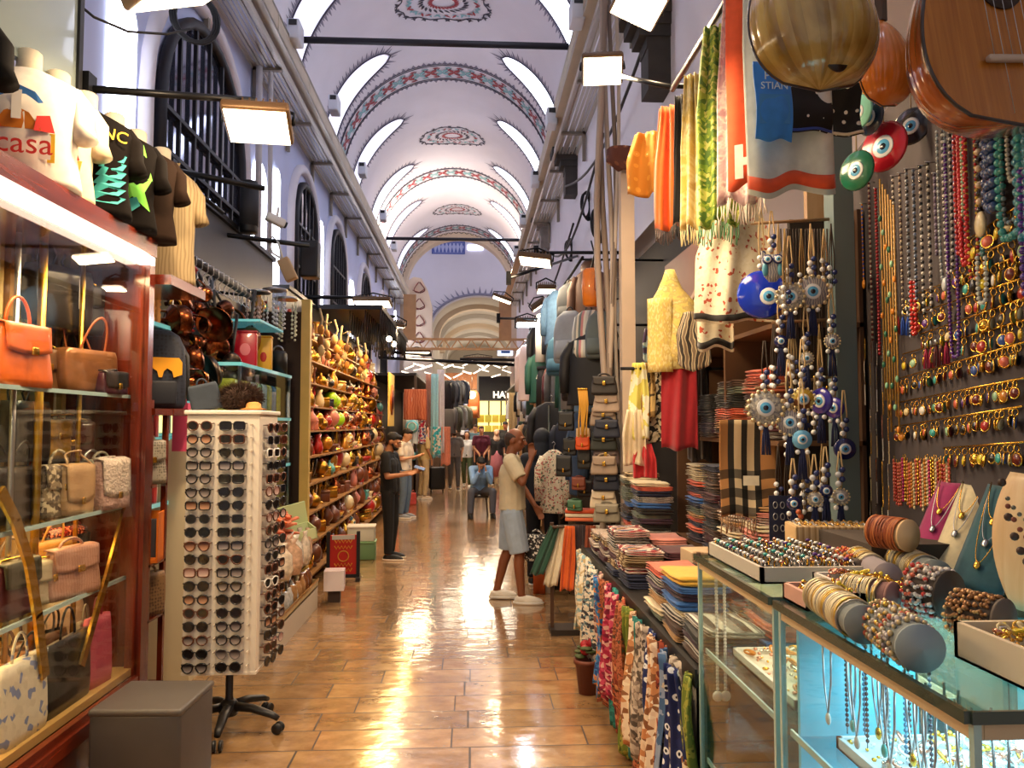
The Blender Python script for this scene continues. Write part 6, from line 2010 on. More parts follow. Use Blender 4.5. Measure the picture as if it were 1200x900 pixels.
rows_ = [((1132, 288), (1196, 238), 6, 1.1), ((1118, 318), (1196, 276), 8, 1.1), ((1066, 352), (1196, 300), 13, 1.0), ((1074, 372), (1196, 328), 13, 1.0), ((1082, 395), (1196, 352), 12, 1.0), ((1062, 418), (1196, 378), 13, 1.0), ((1052, 448), (1196, 404), 24, .95), ((1055, 475), (1192, 447), 22, .95), ((1052, 503), (1190, 480), 21, .95), ((1110, 528), (1192, 522), 13, 1.0)]
for ri, (a, b_, n, s) in enumerate(rows_):
	for k in range(n):
		f = (k + rg.uniform(-.25, .25)) / (n - 1)
		px, py = a[0] + (b_[0] - a[0]) * f, a[1] + (b_[1] - a[1]) * f
		p = BW(px, py, .015)
		c = rg.choice(cc[:6] if ri in (6, 8) and rg.random() < .6 else cc)
		put('pendant', c, p + Vector((0, 0, .012)), (R_(rg.uniform(-12, 4)), 0, brz + R_(rg.uniform(-50, 35))), '%s stone pendant, %s row down on the felt board, %s from its far end' % (c, ordn(ri), ordn(k)), 'stone pendants on the felt board', s=s * rg.uniform(.9, 1.1))
	p0 = BW(a[0] - 4, a[1] - 3, .012); p1 = BW(b_[0] + 8, b_[1] - 4, .012)
	solo(MB().tube([(0, 0, 0), p1 - p0], .0035, 5), 'pin_rail', GOLD, 'thin gold pin rail of the %s pendant row on the felt board' % ordn(ri), 'rail', p0, None, 'gold pin rails on the felt board')
for k in range(26):
	px = 1048 + k * 2.6; py = 534 + rg.uniform(-2, 6)
	c = rg.choice(['coral', 'pink', 'red', 'amber', 'cream', 'gold'])
	put('charm chain', c, BW(px, py, .015), (0, 0, brz), '%s bead chain hanging below the lowest rail, %s from its far end' % (c, ordn(k)), 'bead chains under the lowest rail', 'necklace', s=1.0)
for k in range(5):
	for j in range(8):
		c = rg.choice(['silver', 'pearl', 'gold', 'silver', 'rose', 'cream'])
		put('charm chain', c, BW(1014 + 7.0 * k - (1 if j % 2 else 0), 395 + j * 27 + 3 * k, .02), (0, 0, brz + R_(rg.uniform(-20, 20))), '%s charm chain near the black post, %s column, %s down' % (c, ORD[k], ORD[j]), 'charm chains near the black post', 'necklace', s=.55)
for k, c in enumerate(('red', 'red', 'blue', 'blue', 'black', 'pink', 'pink', 'maroon', 'maroon', 'pink')):
	px, py = (1046 + 6 * k, 365 + (0 if k < 5 else 0)) if k < 5 else (1085 + 6 * (k - 5), 402 - 2 * (k - 5))
	t = thing('tassel_earring', '%s tassel earring, %s in the %s tassel row' % (c, ORD[k % 5], 'upper' if k < 5 else 'lower'), 'earring', BW(px, py, .02), brz, 'tassel earrings on the felt board')
	q = MB()
	for j in range(7):
		a_ = 2 * PI * j / 7
		q.tube([(0, 0, -.02), (.007 * math.cos(a_), .007 * math.sin(a_), -.05), (.009 * math.cos(a_), .009 * math.sin(a_), -.1)], .0022, 4)
	q.build('tassel', mat({'red': '#c41b2e', 'blue': '#1f4fb4', 'black': '#35322f', 'pink': '#a8204a', 'maroon': '#5a1220'}[c], .7), t)
	MB().lathe([(0, -.02), (.006, -.02), (.006, .0), (0, .002)], 8).build('cap', STEEL, t)
eye_l = [mat('#1437c8', .12, coat=.8), mat('#f2f5f8', .15, coat=.6), mat('#5fb4e8', .15, coat=.6), mat('#0c1428', .15, coat=.6)]
def eyedisc(parent, r, t_, m0, c=(0, 0, 0), off=(0, 0), scale=1.0, name='eye_disc'):
	"""disc facing -Y with concentric white, light blue and dark rings"""
	M = Matrix.Rotation(PI / 2, 3, 'X')
	MB().lathe([(0, -t_), (r * .92, -t_), (r, 0), (r * .92, t_), (0, t_ * 1.3)], 26, M=M, c=c).build(name, m0, parent)
	for k, (f, mm) in enumerate(((.45, eye_l[1]), (.30, eye_l[2]), (.14, eye_l[3]))):
		MB().lathe([(0, t_ * (1.25 + .15 * k)), (r * f * scale, t_ * (1.2 + .15 * k)), (r * f * scale * .9, t_ * (1.45 + .15 * k)), (0, t_ * (1.5 + .15 * k))], 20, M=M, c=(c[0] + off[0], c[1], c[2] + off[1])).build(('white_ring', 'blue_ring', 'pupil')[k], mm, parent)
for px, py, r, c, lab, yaw in ((1006, 132, .07, '#8fd6bf', 'mint green plate with eye motif by the lute', -70), (1020, 138, .07, '#1b2c4a', 'dark navy plate behind the mint one', -75), (1032, 106, .075, '#f2c81e', 'yellow plate under the orange lute', -55),
(1036, 172, .1, '#b51b2c', 'red oval plate with white eye motif above the necklaces', -62), (1068, 148, .075, '#2c2c32', 'black and grey plate with white eye motif above the necklaces', -55), (1004, 200, .08, '#1c6a4c', 'green and purple painted round plate near the post', -65)):
	p = W(px, py, Y=2.9)
	t = thing('eye_plate', lab, 'plate', p, R_(yaw), 'painted eye plates by the lutes')
	eyedisc(t, r, .006, mat(c, .2, coat=.6))
	MB().tube([(0, 0, r), (0, .0, r + .1)], .003, 5).build('hanging_cord', mat('#cdb892', .8), t)
# == right: posts, evil-eye charms, lutes
solo(MB().b2((-.05, -.05, 0), (.05, .05, 3.35)), 'stall_post', mat('#6d8084', .5, noise=.08, ns=4.), 'grey-teal square post between the evil-eye charms and the felt board', 'post', (1.79, 3.62, 0))
solo(MB().b2((-.09, -.02, 0), (.09, .02, 3.3)), 'wood_post', wood('#b89468', '#d0b088', 2.), 'pale wooden post behind the evil-eye charms', 'post', (1.84, 3.9, 0))
cordm = mat('#c8ab7c', .8); cordd = mat('#3a2c22', .8)
wb, bb_ = mat('#eef0f2', .25, coat=.6), mat('#1d2f6e', .25, coat=.6)
def charm(px, py, r, kind, lab, Y=3.5, yaw=-14, cord_h=.22, tassel=True, dark=False):
	p = W(px, py, Y=Y)
	t = thing('evil_eye_charm', lab, 'evil eye charm', p, R_(yaw), 'evil-eye charms')
	m0 = {'blue': eye_l[0], 'silver': pat('voronoi', ('#b9b8b4', '#8c8d94', '#d9d4c6', '#a8a49c'), 120., .3, coord='Object', coat=.4), 'navy': mat('#16205c', .2, coat=.6), 'gold': pat('voronoi', ('#c9a43c', '#e3cd74', '#7a4a2a'), 40., .3, coord='Object'), 'sky': mat('#6fb8e6', .2, coat=.6), 'violet': mat('#3d2fa0', .2, coat=.6),
'grey': pat('wave', ('#8c8a96', '#4a4c62', '#c9c2b8'), 30., .4, coord='Object')}[kind if kind != 'owl' else 'grey']
	if kind == 'owl':
		q = MB(); loft(q, [(0, 0, -r * 1.3, r * .3, .012), (0, 0, -r * .8, r * .7, .02), (0, 0, 0, r * .8, .022), (0, 0, r * .6, r * .85, .02), (0, 0, r * .95, r * .6, .012)], 16)
		q.build('owl_body', m0, t)
		for s in (-1, 1):
			eyedisc(t, r * .42, .006, bb_, c=(s * r * .42, -.022, r * .5), scale=1.5, name='owl_eye')
			MB().prism([(s * r * .3, r * .8), (s * r * .85, r * 1.3), (s * r * .8, r * .7)], .02).build('ear_tuft', m0, t)
			MB().ball((s * r * .6, -.016, -r * .3), (r * .25, .01, r * .6), 10, 7).build('wing', mat('#4a90a8', .4, coat=.3), t)
	elif kind == 'fish':
		pass
	else:
		eyedisc(t, r, .010, m0, scale=1.15 if kind != 'blue' else .8, off=(0, 0) if kind != 'blue' else (r * .25, -r * .1))
		if kind in ('silver', 'gold', 'grey'):
			q = MB()
			for k in range(16):
				a = 2 * PI * k / 16
				q.ball((r * math.cos(a), -.008, r * math.sin(a)), r * .14, 6, 5)
			q.build('bead_rim', mat('#d6c39a', .3, .5), t)
	q = MB()
	for s in (-1, 1):
		q.tube([(s * .004, 0, r), (s * .012, 0, r + cord_h * .5), (s * .003, 0, r + cord_h)], .0035, 5)
	q.build('hanging_cord', cordd if dark else cordm, t)
	for k in range(4):
		MB().ball((.0 + (.008 if k % 2 else -.008), -.004, r + .02 + k * .02), .0135, 8, 6).build('bead', bb_ if k % 2 else wb, t)
	if tassel:
		q = MB()
		for k in range(9):
			a = 2 * PI * k / 9
			q.tube([(.006 * math.cos(a), .006 * math.sin(a), -r), (.014 * math.cos(a), .014 * math.sin(a), -r - .06), (.018 * math.cos(a), .016 * math.sin(a), -r - .13)], .003, 4)
		q.build('tassel', mat('#18224e', .8), t)
		for s in (-1, 1):
			MB().ball((s * .02, -.006, -r - .012), .011, 8, 6).build('white_bead', wb, t)
	return t
charm(893, 345, .115, 'blue', 'large cobalt blue glass eye disc over the cream horse-print scarf', Y=3.55, tassel=False, cord_h=.3)
charm(905, 312, .055, 'owl', 'owl-shaped charm with two eyes above the large blue disc', Y=3.4, tassel=False, cord_h=.2)
charm(926, 348, .062, 'silver', 'oval silver beaded eye charm beside the large blue disc', Y=3.42)
charm(952, 342, .072, 'grey', 'striped fabric-look eye charm with wide eye', Y=3.42)
charm(897, 478, .075, 'silver', 'large silvery round eye charm over the plaid scarf', Y=3.3, dark=True)
charm(941, 468, .05, 'gold', 'golden yellow eye charm in the middle of the hanging charms', Y=3.35)
charm(925, 495, .055, 'grey', 'grey ringed eye charm with navy tassel', Y=3.28)
charm(940, 515, .042, 'sky', 'sky blue eye charm with thick navy tassel', Y=3.25)
charm(962, 470, .06, 'violet', 'violet blue ring-shaped charm, nearer the aisle', Y=3.4, yaw=-60)
charm(978, 478, .05, 'violet', 'violet blue ring-shaped charm, nearer the post', Y=3.5, yaw=-60)
charm(990, 526, .05, 'navy', 'navy leaf-shaped eye charm hanging at the post foot', Y=3.45, tassel=False)
charm(955, 585, .03, 'silver', 'small silver eye charm in the lowest cluster, nearest the aisle', Y=3.2, cord_h=.16)
charm(985, 582, .035, 'silver', 'small silver eye charm in the lowest cluster, nearest the post', Y=3.25, cord_h=.16)
charm(968, 575, .028, 'navy', 'small navy eye charm in the lowest cluster, middle one', Y=3.22, cord_h=.16)
charm(930, 590, .03, 'navy', 'small navy eye charm beside the blue card of earrings', Y=3.2, cord_h=.16)
charm(975, 400, .035, 'grey', 'small grey eye charm on a long cord near the post', Y=3.5)
charm(915, 400, .03, 'navy', 'small dark eye charm under the silver oval one', Y=3.45)
charm(945, 420, .03, 'silver', 'small silver eye charm between cords', Y=3.42)
rgc = random.Random(12)
for k in range(26):
	px = 905 + rgc.uniform(0, 80); ya = rgc.choice([262, 268, 380, 440, 520]); ln = rgc.uniform(50, 95)
	Y = 3.45 + rgc.uniform(-.12, .2)
	a = W(px, ya, Y=Y); b_ = W(px, ya + ln, Y=Y)
	t = thing('beaded_charm', '%s cord with white and blue beads, %s of the bunch around the charms' % (['tan', 'dark', 'straw'][k % 3], ordn(k)), 'bead cord', a, R_(-14), 'bead cords among the charms')
	L = a.z - b_.z
	q = MB()
	for s in (-1, 0, 1):
		q.tube([(0, 0, 0), (s * .012, s * .004, -L * .5), (s * .008, 0, -L)], .003, 4)
	q.build('cord', [cordm, cordd, mat('#a98c5a', .8)][k % 3], t)
	for j in range(5):
		MB().ball(((.011 if j % 2 else -.011), -.005, -L - .0 + j * .021), .0125, 8, 6).build('bead', wb if j % 2 == 0 else bb_, t)
for k in range(20):
	px = 915 + k * 3.6
	a = W(px, 268, Y=3.62); b_ = W(px, 430 + 12 * (k % 3), Y=3.62)
	t = thing('leather_necklace', 'dark leather cord hanging in a bundle beside the teal post, %s from the aisle' % ordn(k), 'cord', a, 0, 'dark leather cords by the post')
	MB().tube([(0, 0, 0), (.003 * (-1) ** k, 0, (b_.z - a.z) * .5), (0, 0, b_.z - a.z)], .004, 5).build('cord_line', cordd, t)
	MB().ball((0, 0, b_.z - a.z), .009, 7, 5).build('bead', wb if k % 2 else GOLD, t)
solo(MB().b2((1.62, 3.8, 1.0), (1.98, 3.83, 2.85)), 'backdrop_panel', mat('#2a211d', .9, noise=.2, ns=5.), 'dark panel behind the evil-eye charms', 'panel')
for (xa, ya_, xb_, yb_, lab) in ((880, 262, 988, 256, 'upper'), (905, 378, 985, 374, 'middle'), (885, 455, 985, 440, 'lower')):
	solo(MB().tube([W(xa, ya_, Y=3.62), W(xb_, yb_, Y=3.62)], .008, 6), 'hanging_rod', mat('#8a6a48', .6), '%s wooden rod that the evil-eye charms hang from' % lab, 'rod')
t = thing('bead_string', 'orange and white bead string hanging at the vitrine corner', 'beads', W(936, 600, Y=3.1))
q = MB()
for j in range(14):
	q.ball((.01 * math.sin(j * 2), 0, -j * .018), .012, 7, 5, j % 3 == 2)
q.build('bead_row', [mat('#c25a26', .3, coat=.4), wb], t)
t = thing('earring_card', 'dark blue card of silver earrings beside the plaid scarf', 'card', W(921, 608, Y=3.3), R_(-10))
MB().b2((-.07, 0, -.1), (.07, .008, .1)).build('card_sheet', mat('#131a3c', .6), t)
for k in range(3):
	for j in range(4):
		MB().tube([(-.045 + .03 * j + .009 * math.cos(2 * PI * i / 10), -.006, .06 - .05 * k + .014 * math.sin(2 * PI * i / 10)) for i in range(10)], .002, 4, closed=True).build('earring', STEEL, t)
def lute(label, loc, rot, w, m_bowl, m_top, face_cam=True, nrib=17, bridge=True, length=1.35, rose=False):
	"""bowl-backed lute hanging neck up; soundboard faces +Y locally when face_cam is False"""
	t = thing('lute', label, 'lute', loc, rot=rot, group='lutes hanging over the stall')
	hl = w * length
	prof = []
	for k in range(25):
		u = k / 24                       # 0 bottom .. 1 neck joint
		r = w / 2 * (math.sin(PI * min(u * 1.02 + .0, 1) ** .62) ** .62 if u < 1 else .0)
		r = max(r, w * .06 if u > .9 else 0)
		prof.append((r, u * hl))
	nseg = nrib * 2
	q = MB()
	vs = []
	for rb_ in range(nrib):
		vs = []
		for (r, z) in prof:
			for k in range(4):
				f = k / 3
				a = PI * (rb_ + f) / nrib
				rr_ = r * (1 + .012 * math.sin(f * PI))
				vs.append((rr_ * math.cos(a), -rr_ * math.sin(a) * .92, z))
		fs = [(i * 4 + k, i * 4 + k + 1, i * 4 + 5 + k, i * 4 + 4 + k) for i in range(len(prof) - 1) for k in range(3)]
		q.add(vs, fs, rb_ % 2, True)
	bowl = q.build('ribbed_bowl', m_bowl, t)
	q = MB()
	o = [(r, z) for r, z in prof] + [(-r, z) for r, z in reversed(prof)]
	q.prism(o, .006, c=(0, .003, 0)); q.build('soundboard', m_top, t)
	q = MB().tube([(r, 0, z) for r, z in prof] + [(-r, 0, z) for r, z in reversed(prof[:-1])], w * .012, 6)
	q.build('binding', mat('#2b1710', .3, coat=.5), t)
	q = MB(); q.b2((-w * .06, -w * .08, hl * .97), (w * .06, 0.01, hl * 1.5)); q.build('neck', mat('#3a1f12', .3, coat=.5), t)
	if bridge:
		MB().rbox((0, .02, hl * .26), (w * .36, .02, w * .035), .006).build('bridge', mat('#b9a594', .4), t)
		q = MB()
		for k in range(6):
			x = (k - 2.5) * w * .055
			q.tube([(x, .022, hl * .03 if k % 2 == 0 else hl * .26), (x, .022, hl * 1.0)], .0011, 4)
		q.build('string_set', STEEL, t)
		MB().lathe([(0, 0), (w * .13, 0), (w * .13, .004), (0, .004)], 24, M=Matrix.Rotation(-PI / 2, 3, 'X'), c=(0, .008, hl * .58)).build('rosette', mat('#2b1710', .5), t)
	MB().lathe([(0, -.012), (w * .085, -.006), (w * .085, .0), (0, .004)], 18, M=Matrix.Rotation(PI / 2, 3, 'X') @ Matrix.Identity(3), c=(0, -w * .245, w * .085)).build('strap_plate', mat('#1e1108', .4), t) if rose else None
	return t
olive = [wood('#7a5a1e', '#c9a452', 2.2, .2, .9, stretch=5.), wood('#8f6a2a', '#dcbc6a', 2.2, .2, .9, stretch=5.)]
mah = [wood('#6a2c10', '#a8531d', 2.2, .18, .9, stretch=5.), wood('#7e3814', '#b86026', 2.2, .18, .9, stretch=5.)]
p = W(966, 97, Y=2.05)
lute('lute with glossy olive-brown ribbed bowl turned to the camera', (p.x, 2.08, p.z - .01), (R_(-10), R_(-4), R_(10)), .375, olive, mat('#c99a5a', .4), bridge=False, rose=True)
MBe = MB().lathe([(0, -.003), (.034, -.003), (.036, .001), (0, .004)], 20, M=Matrix.Rotation(R_(60), 3, 'X'))
p2 = W(1192, 142, Y=1.78)
lute('lute with honey-coloured soundboard and brown ribbed side, nearest the camera', (p2.x + .03, 1.80, p2.z), (R_(6), R_(4), R_(186)), .47, mah, wood('#9a5a1c', '#b8742a', 3., .25, .8, stretch=30.))
p3 = W(1034, 124, Y=2.45)
lute('plain orange lute hanging behind the other two', (p3.x, 2.45, p3.z), (R_(0), 0, R_(25)), .22, [mat('#d97a1e', .25, coat=.8)], mat('#d98a3a', .4), bridge=False)
t = thing('lute_rail', 'dark rail above the stall from which the lutes hang', 'rail', (1.15, 2.0, 3.62))
MB().tube([(-.5, .25, 0), (.5, -.35, 0)], .02, 8).build('rail', BLKM, t)
MB().tube([(.5, -.35, 0), (1.3, -.35, 0)], .02, 8).build('wall_arm', BLKM, t)
# == scarves
def P(kind, cols, sc, **k):
	return pat(kind, tuple(cols), sc, k.pop('rough', .85), **k)
plain = lambda c: mat(c, .85, noise=.08, ns=25., sheen=.3)
GG = P('dots', ('#c9a27a', '#7a4a32', '#5a2f22', '#5a2f22'), 14.)
GGO = P('dots', ('#f3d98a', '#c98a2a', '#b87418', '#b87418'), 14.)
def hang_scarf(label, loc, w, h, m, yaw=0, folds=3, amp=.03, seed=0, fringe=None, group='scarves', point=0.0, gather=.6, skew=0.0, name='scarf', band=None):
	"""scarf hanging from its gathered top edge"""
	t = thing(name, label, 'scarf', loc, R_(yaw), group)
	rs = random.Random(seed)
	ph = rs.uniform(0, 6); f2 = rs.uniform(1.5, 2.5)
	def fn(u, v):
		x = (u - .5) * w * (gather + (1 - gather) * min(1, v * 2.2)) + skew * v
		y = amp * (math.sin(u * folds * 2 * PI + ph) * (.5 + .5 * v) + .35 * math.sin(u * folds * f2 * 2 * PI + v * 3)) + .015 * math.sin(v * 5 + ph)
		z = -v * h * (1 + point * (1 - abs(2 * u - 1)) - .02 * math.sin(u * 9 + ph))
		return (x, y, z)
	q = MB().sheet(fn, 36, 18, .004, uvs=(w, h))
	c = q.build('cloth', m, t)
	if fringe:
		q = MB()
		n = 22
		for k in range(n):
			u = (k + .5) / n
			a = Vector(fn(u, 1))
			q.tube([a, a + Vector((rs.uniform(-.006, .006), 0, -.045)), a + Vector((rs.uniform(-.012, .012), 0, -.09))], .0028, 4)
		q.build('fringe', fringe, t)
	if band:
		q = MB().sheet(lambda u, v: Vector(fn(u, .93 + .05 * v)) + Vector((0, -.004, 0)), 36, 2, .006, uvs=(w, .05))
		q.build('border_band', band, t)
	return t
RX = 1.25
ra, rb = W(792, 98, X=RX), W(857, 0, X=RX)
t = thing('scarf_rail', 'black rail running from the floodlight arm over the hanging scarves', 'rail', (RX, 4.6, 3.9))
MB().tube([(0, .05, 0), (0, -2.0, -.02)], .018, 8).build('rail', BLKM, t)
MB().tube([(0, .02, 0), (-.28, .75, .42)], .016, 8).build('lamp_arm', BLKM, t)
MB().tube([(0, .0, 0), (.45, .05, .02)], .016, 8).build('wall_arm', BLKM, t)
MB().tube([(0, -1.2, 0), (.45, -1.2, .02)], .016, 8).build('wall_arm', BLKM, t)
G1 = 'scarves on the high rail'
def rail_scarf(px, ytop, ybot, wpx, m, label, X=RX, yaw=-28, **k):
	Y = None
	p = W(px, ytop, X=X)
	w = wpx / F * p.y * 1.15
	zb = W(px, ybot, Y=p.y).z
	ztop = min(p.z, 3.86)
	return hang_scarf(label, (X, p.y, ztop), w, ztop - zb, m, yaw, seed=int(px), group=G1, **k)
rail_scarf(742, 38, 168, 62, GG, 'brown monogram scarf hanging highest beside the corbel', X=1.30, folds=2)
rail_scarf(757, 128, 224, 44, GGO, 'golden monogram scarf below the brown one', X=1.22, folds=2, point=.1)
rail_scarf(781, 104, 268, 30, plain('#ef6c12'), 'bright orange scarf with dark fringe at the far end of the rail', folds=2, fringe=plain('#4a2a1c'))
rail_scarf(797, 96, 262, 16, plain('#17120f'), 'narrow black scarf between the orange and the cream one', folds=1, fringe=plain('#17120f'), X=1.3)
rail_scarf(813, 88, 268, 30, P('noise', ('#e8d38c', '#dcc47a', '#efe3b8', '#cdb070'), 9., const=False), 'cream yellow patterned scarf with fringe on the rail', folds=3, fringe=plain('#dccb95'))
rail_scarf(829, 60, 235, 24, P('noise', ('#c9a83a', '#8a7a3c', '#d9c45a', '#5a4a3c'), 12.), 'ochre and plum patterned scarf on the rail', folds=2)
rail_scarf(838, 22, 262, 42, P('voronoi', ('#a9b84a', '#7f9a3c', '#d6d27a', '#5f7f3a'), 55.), 'green and lime floral scarf with green fringe on the rail', folds=3, fringe=plain('#4f8a5a'))
rail_scarf(866, -8, 238, 50, P('noise', ('#e3d3cd', '#cdb3b8', '#efe6dc', '#b9979c'), 14., const=False), 'lilac lace-patterned cream scarf on the rail', folds=3, fringe=plain('#e6ddd0'))
p = W(881, 217, X=1.18)
tH = hang_scarf('orange and pale scarf with a large white letter H', (1.18, p.y, 3.80), .2, 3.80 - p.z, plain('#e2562a'), -30, folds=1, amp=.008, seed=5, group=G1, gather=.9)
p = W(918, 226, X=1.14)
tH2 = hang_scarf('large pale grey-green shawl with orange border on the rail', (1.14, p.y, 3.66), .30, 3.66 - p.z, plain('#cfd6cc'), -14, folds=1.4, amp=.02, seed=9, group=G1, gather=.85, band=plain('#e2562a'), skew=.03)
lettering('H', .19, .003, plain('#efe9dc'), tH, (.0, -.03, -(3.80 - W(881, 192, X=1.18).z)), (PI / 2, 0, 0), bold=.008)
p = W(912, 62, Y=2.55)
tb = hang_scarf('blue souvenir scarf with city lettering hanging behind the olive lute', (p.x, 2.6, p.z), .13, .29, plain('#2f86e6'), 0, folds=1, amp=.004, seed=3, group='souvenir scarves by the lutes', gather=1)
lt = plain('#bfe0f4')
for s, zz, sz in (('poli', -.05, .05), ('STIAN', -.1, .036), ('TOI', -.17, .04)):
	lettering(s, sz, .001, lt, tb, (0, -.013, zz), (PI / 2, 0, 0))
MB().b2((-.055, -.014, -.235), (.055, -.012, -.13)).build('grid_patch', P('stripe_v', ('#bfe0f4', '#3f8ad8'), 90., coord='Object'), tb)
p = W(948, 92, Y=2.6)
hang_scarf('black and white fringed scarf with blue band behind the olive lute', (p.x, 2.66, p.z), .22, .17, P('dots', ('#efe9dc', '#141210', '#141210', '#141210'), 18.), 0, folds=1, amp=.01, seed=4, group='souvenir scarves by the lutes', band=plain('#2a4aa8'), gather=1)
p = W(985, 92, Y=2.75)
hang_scarf('black patterned scarf with cream edge above the plates', (p.x, 2.8, p.z), .2, .2, P('dots', ('#efe9dc', '#1a1614', '#1a1614'), 22.), 0, folds=1, amp=.01, seed=6, group='souvenir scarves by the lutes', band=plain('#e3d6b8'), gather=1)
for (xa, xb_, y_, Y) in ((890, 1010, 60, 2.66), (890, 1010, 90, 2.8)):
	solo(MB().tube([W(xa, y_, Y=Y), W(xb_, y_, Y=Y), W(xb_, y_, Y=Y) + Vector((.6, 0, 0))], .007, 6), 'hanging_rod', BLKM, '%s black rod behind the lutes' % ('front' if Y < 2.7 else 'rear'), 'rod')
HP = pat('voronoi', ('#e6dcc2', '#e6dcc2', '#e9e0c8', '#dfd3b4', '#e6dcc2', '#e6dcc2', '#e2d8bc', '#e9e0c8', '#b5533a'), 75., .85, stretch=(1, .8, 1))
p = W(862, 232, Y=3.85)
hang_scarf('large cream shawl with small red horse print above the folded shawls', (p.x + .02, 3.9, p.z), .40, .64, HP, -12, folds=1.4, amp=.04, seed=8, group='draped shawls', gather=.55, band=plain('#1b1614'), skew=-.02)
p = W(828, 262, Y=4.2)
hang_scarf('cream shawl fold with red print and black border, nearest the yellow bust', (p.x, 4.1, p.z), .2, .72, HP, -35, folds=1, amp=.04, seed=11, group='draped shawls', gather=.5, band=plain('#1b1614'))
p = W(812, 385, Y=4.4)
hang_scarf('black and beige zigzag shawl corner under the cream shawl', (p.x, 4.4, p.z + .1), .2, .3, P('wave', ('#3a332e', '#cdbb98', '#7a6a58'), 8.), -35, folds=1, amp=.02, seed=12, group='draped shawls', point=.2)
p = W(790, 425, Y=4.95)
t = thing('dressed_bust', 'bust form wrapped in a yellow shawl under the orange scarf', 'mannequin', (p.x, 4.95, 2.16), R_(-25))
q = MB(); loft(q, [(0, 0, 0, .17, .1), (0, 0, .12, .175, .11), (0, 0, .34, .165, .1), (-.01, 0, .45, .14, .085), (-.02, 0, .53, .08, .07), (-.02, 0, .6, .05, .05), (-.02, 0, .66, .03, .03)], 30, ex=2.4, rip=.02)
q.build('shawl', P('noise', ('#d9b93a', '#e8d27a', '#cdb06a', '#e9dc9a'), 26., const=False, coord='Object'), t)
MB().sheet(lambda u, v: (-.15 + .16 * u, -.10 - .03 * math.sin(u * PI) + .05 * v * 0, .46 - .48 * v), 12, 10, .006, uvs=(.4, .5)).build('shawl_fold', P('voronoi', ('#dcc36a', '#d4b56a', '#e6d694'), 60.), t)
p = W(793, 412, Y=4.9)
hang_scarf('crimson red scarf folded over below the yellow shawl', (p.x, 4.86, p.z), .23, .63, plain('#98091a'), -20, folds=1.3, amp=.03, seed=14, group='draped shawls', gather=.95, fringe=None)
for i, (px, ya, yb, w_, m_, lab) in enumerate(((770, 425, 520, .13, P('voronoi', ('#1b1715', '#d9cdb0', '#2b2420', '#b9a888'), 45.), 'black and beige leopard print scarf hanging beside the red one'), (757, 425, 490, .08, P('noise', ('#8a6a3a', '#c9a86a', '#4a3a24'), 14.), 'brown and gold thin scarf behind the leopard print'),
(748, 425, 515, .09, P('noise', ('#d9cf6a', '#e8e4c8', '#c98a3a'), 9.), 'pale yellow and white scarf next to the cream post'), (760, 385, 424, .05, P('voronoi', ('#6f93a8', '#4a3a5a', '#b8c9cc'), 30.), 'narrow blue and plum scarf behind the yellow bust'),
(755, 520, 560, .1, plain('#c2242c'), 'small red and white scarf end hanging low by the cream post'), (743, 480, 545, .1, plain('#e0cfae'), 'ivory scarf beside the cream post'), (818, 430, 540, .1, plain('#2c211c'), 'dark brown scarf between the red scarf and the shelf'))):
	p = W(px, ya, Y=5.1)
	zb = W(px, yb, Y=5.1).z
	hang_scarf(lab, (p.x, 5.1, p.z), w_ * 1.6, p.z - zb, m_, -25, folds=2, amp=.02, seed=30 + i, group='draped shawls')
t = thing('hanger_rail', 'dark rail carrying the yellow, red and leopard scarves', 'rail', (1.30, 5.0, 2.18))
MB().tube([(-.3, .12, 0), (.32, .12, 0)], .012, 6).build('rail', BLKM, t)
MB().tube([(.32, .12, 0), (.62, .12, 0)], .012, 6).build('wall_arm', BLKM, t)
m, nt, b = nodes('plaid_wool')
b.inputs['Roughness'].default_value = .9
tc = nt.nodes.new('ShaderNodeTexCoord'); sp = nt.nodes.new('ShaderNodeSeparateXYZ'); nt.links.new(tc.outputs['UV'], sp.inputs[0])
def stripes(out, period, stops):
	f = mth('FRACT', mth('DIVIDE', out, period, nt), None, nt)
	r = ramp(nt, stops); nt.links.new(f, r.inputs[0]); return r.outputs[0]
su = stripes(sp.outputs[0], .31, [(0, '#b98a5c'), (.14, '#2c2a2a'), (.24, '#e9dcc4'), (.36, '#2c2a2a'), (.46, '#e9dcc4'), (.58, '#2c2a2a'), (.68, '#b98a5c')])
sv = stripes(sp.outputs[1], .62, [(0, '#d9c8ac'), (.42, '#2f2c2a'), (.5, '#f2e8d2'), (.58, '#2f2c2a'), (.66, '#f2e8d2'), (.72, '#2f2c2a'), (.79, '#d9c8ac')])
mxn = nt.nodes.new('ShaderNodeMixRGB'); mxn.blend_type = 'MULTIPLY'; mxn.inputs[0].default_value = .85
nt.links.new(su, mxn.inputs[1]); nt.links.new(sv, mxn.inputs[2]); nt.links.new(mxn.outputs[0], b.inputs['Base Color'])
plaid = m
p = W(876, 492, Y=3.95)
tp_ = hang_scarf('camel, black and cream plaid scarf with long fringe', (p.x, 3.95, p.z), .29, .50, plaid, -8, folds=.7, amp=.012, seed=2, group='draped shawls', gather=1.0, fringe=plain('#8a6a4a'))
MB().b2((-.03, -.02, -.34), (.05, -.015, -.29)).build('woven_label', plain('#e6dec8'), tp_)
FS = {}
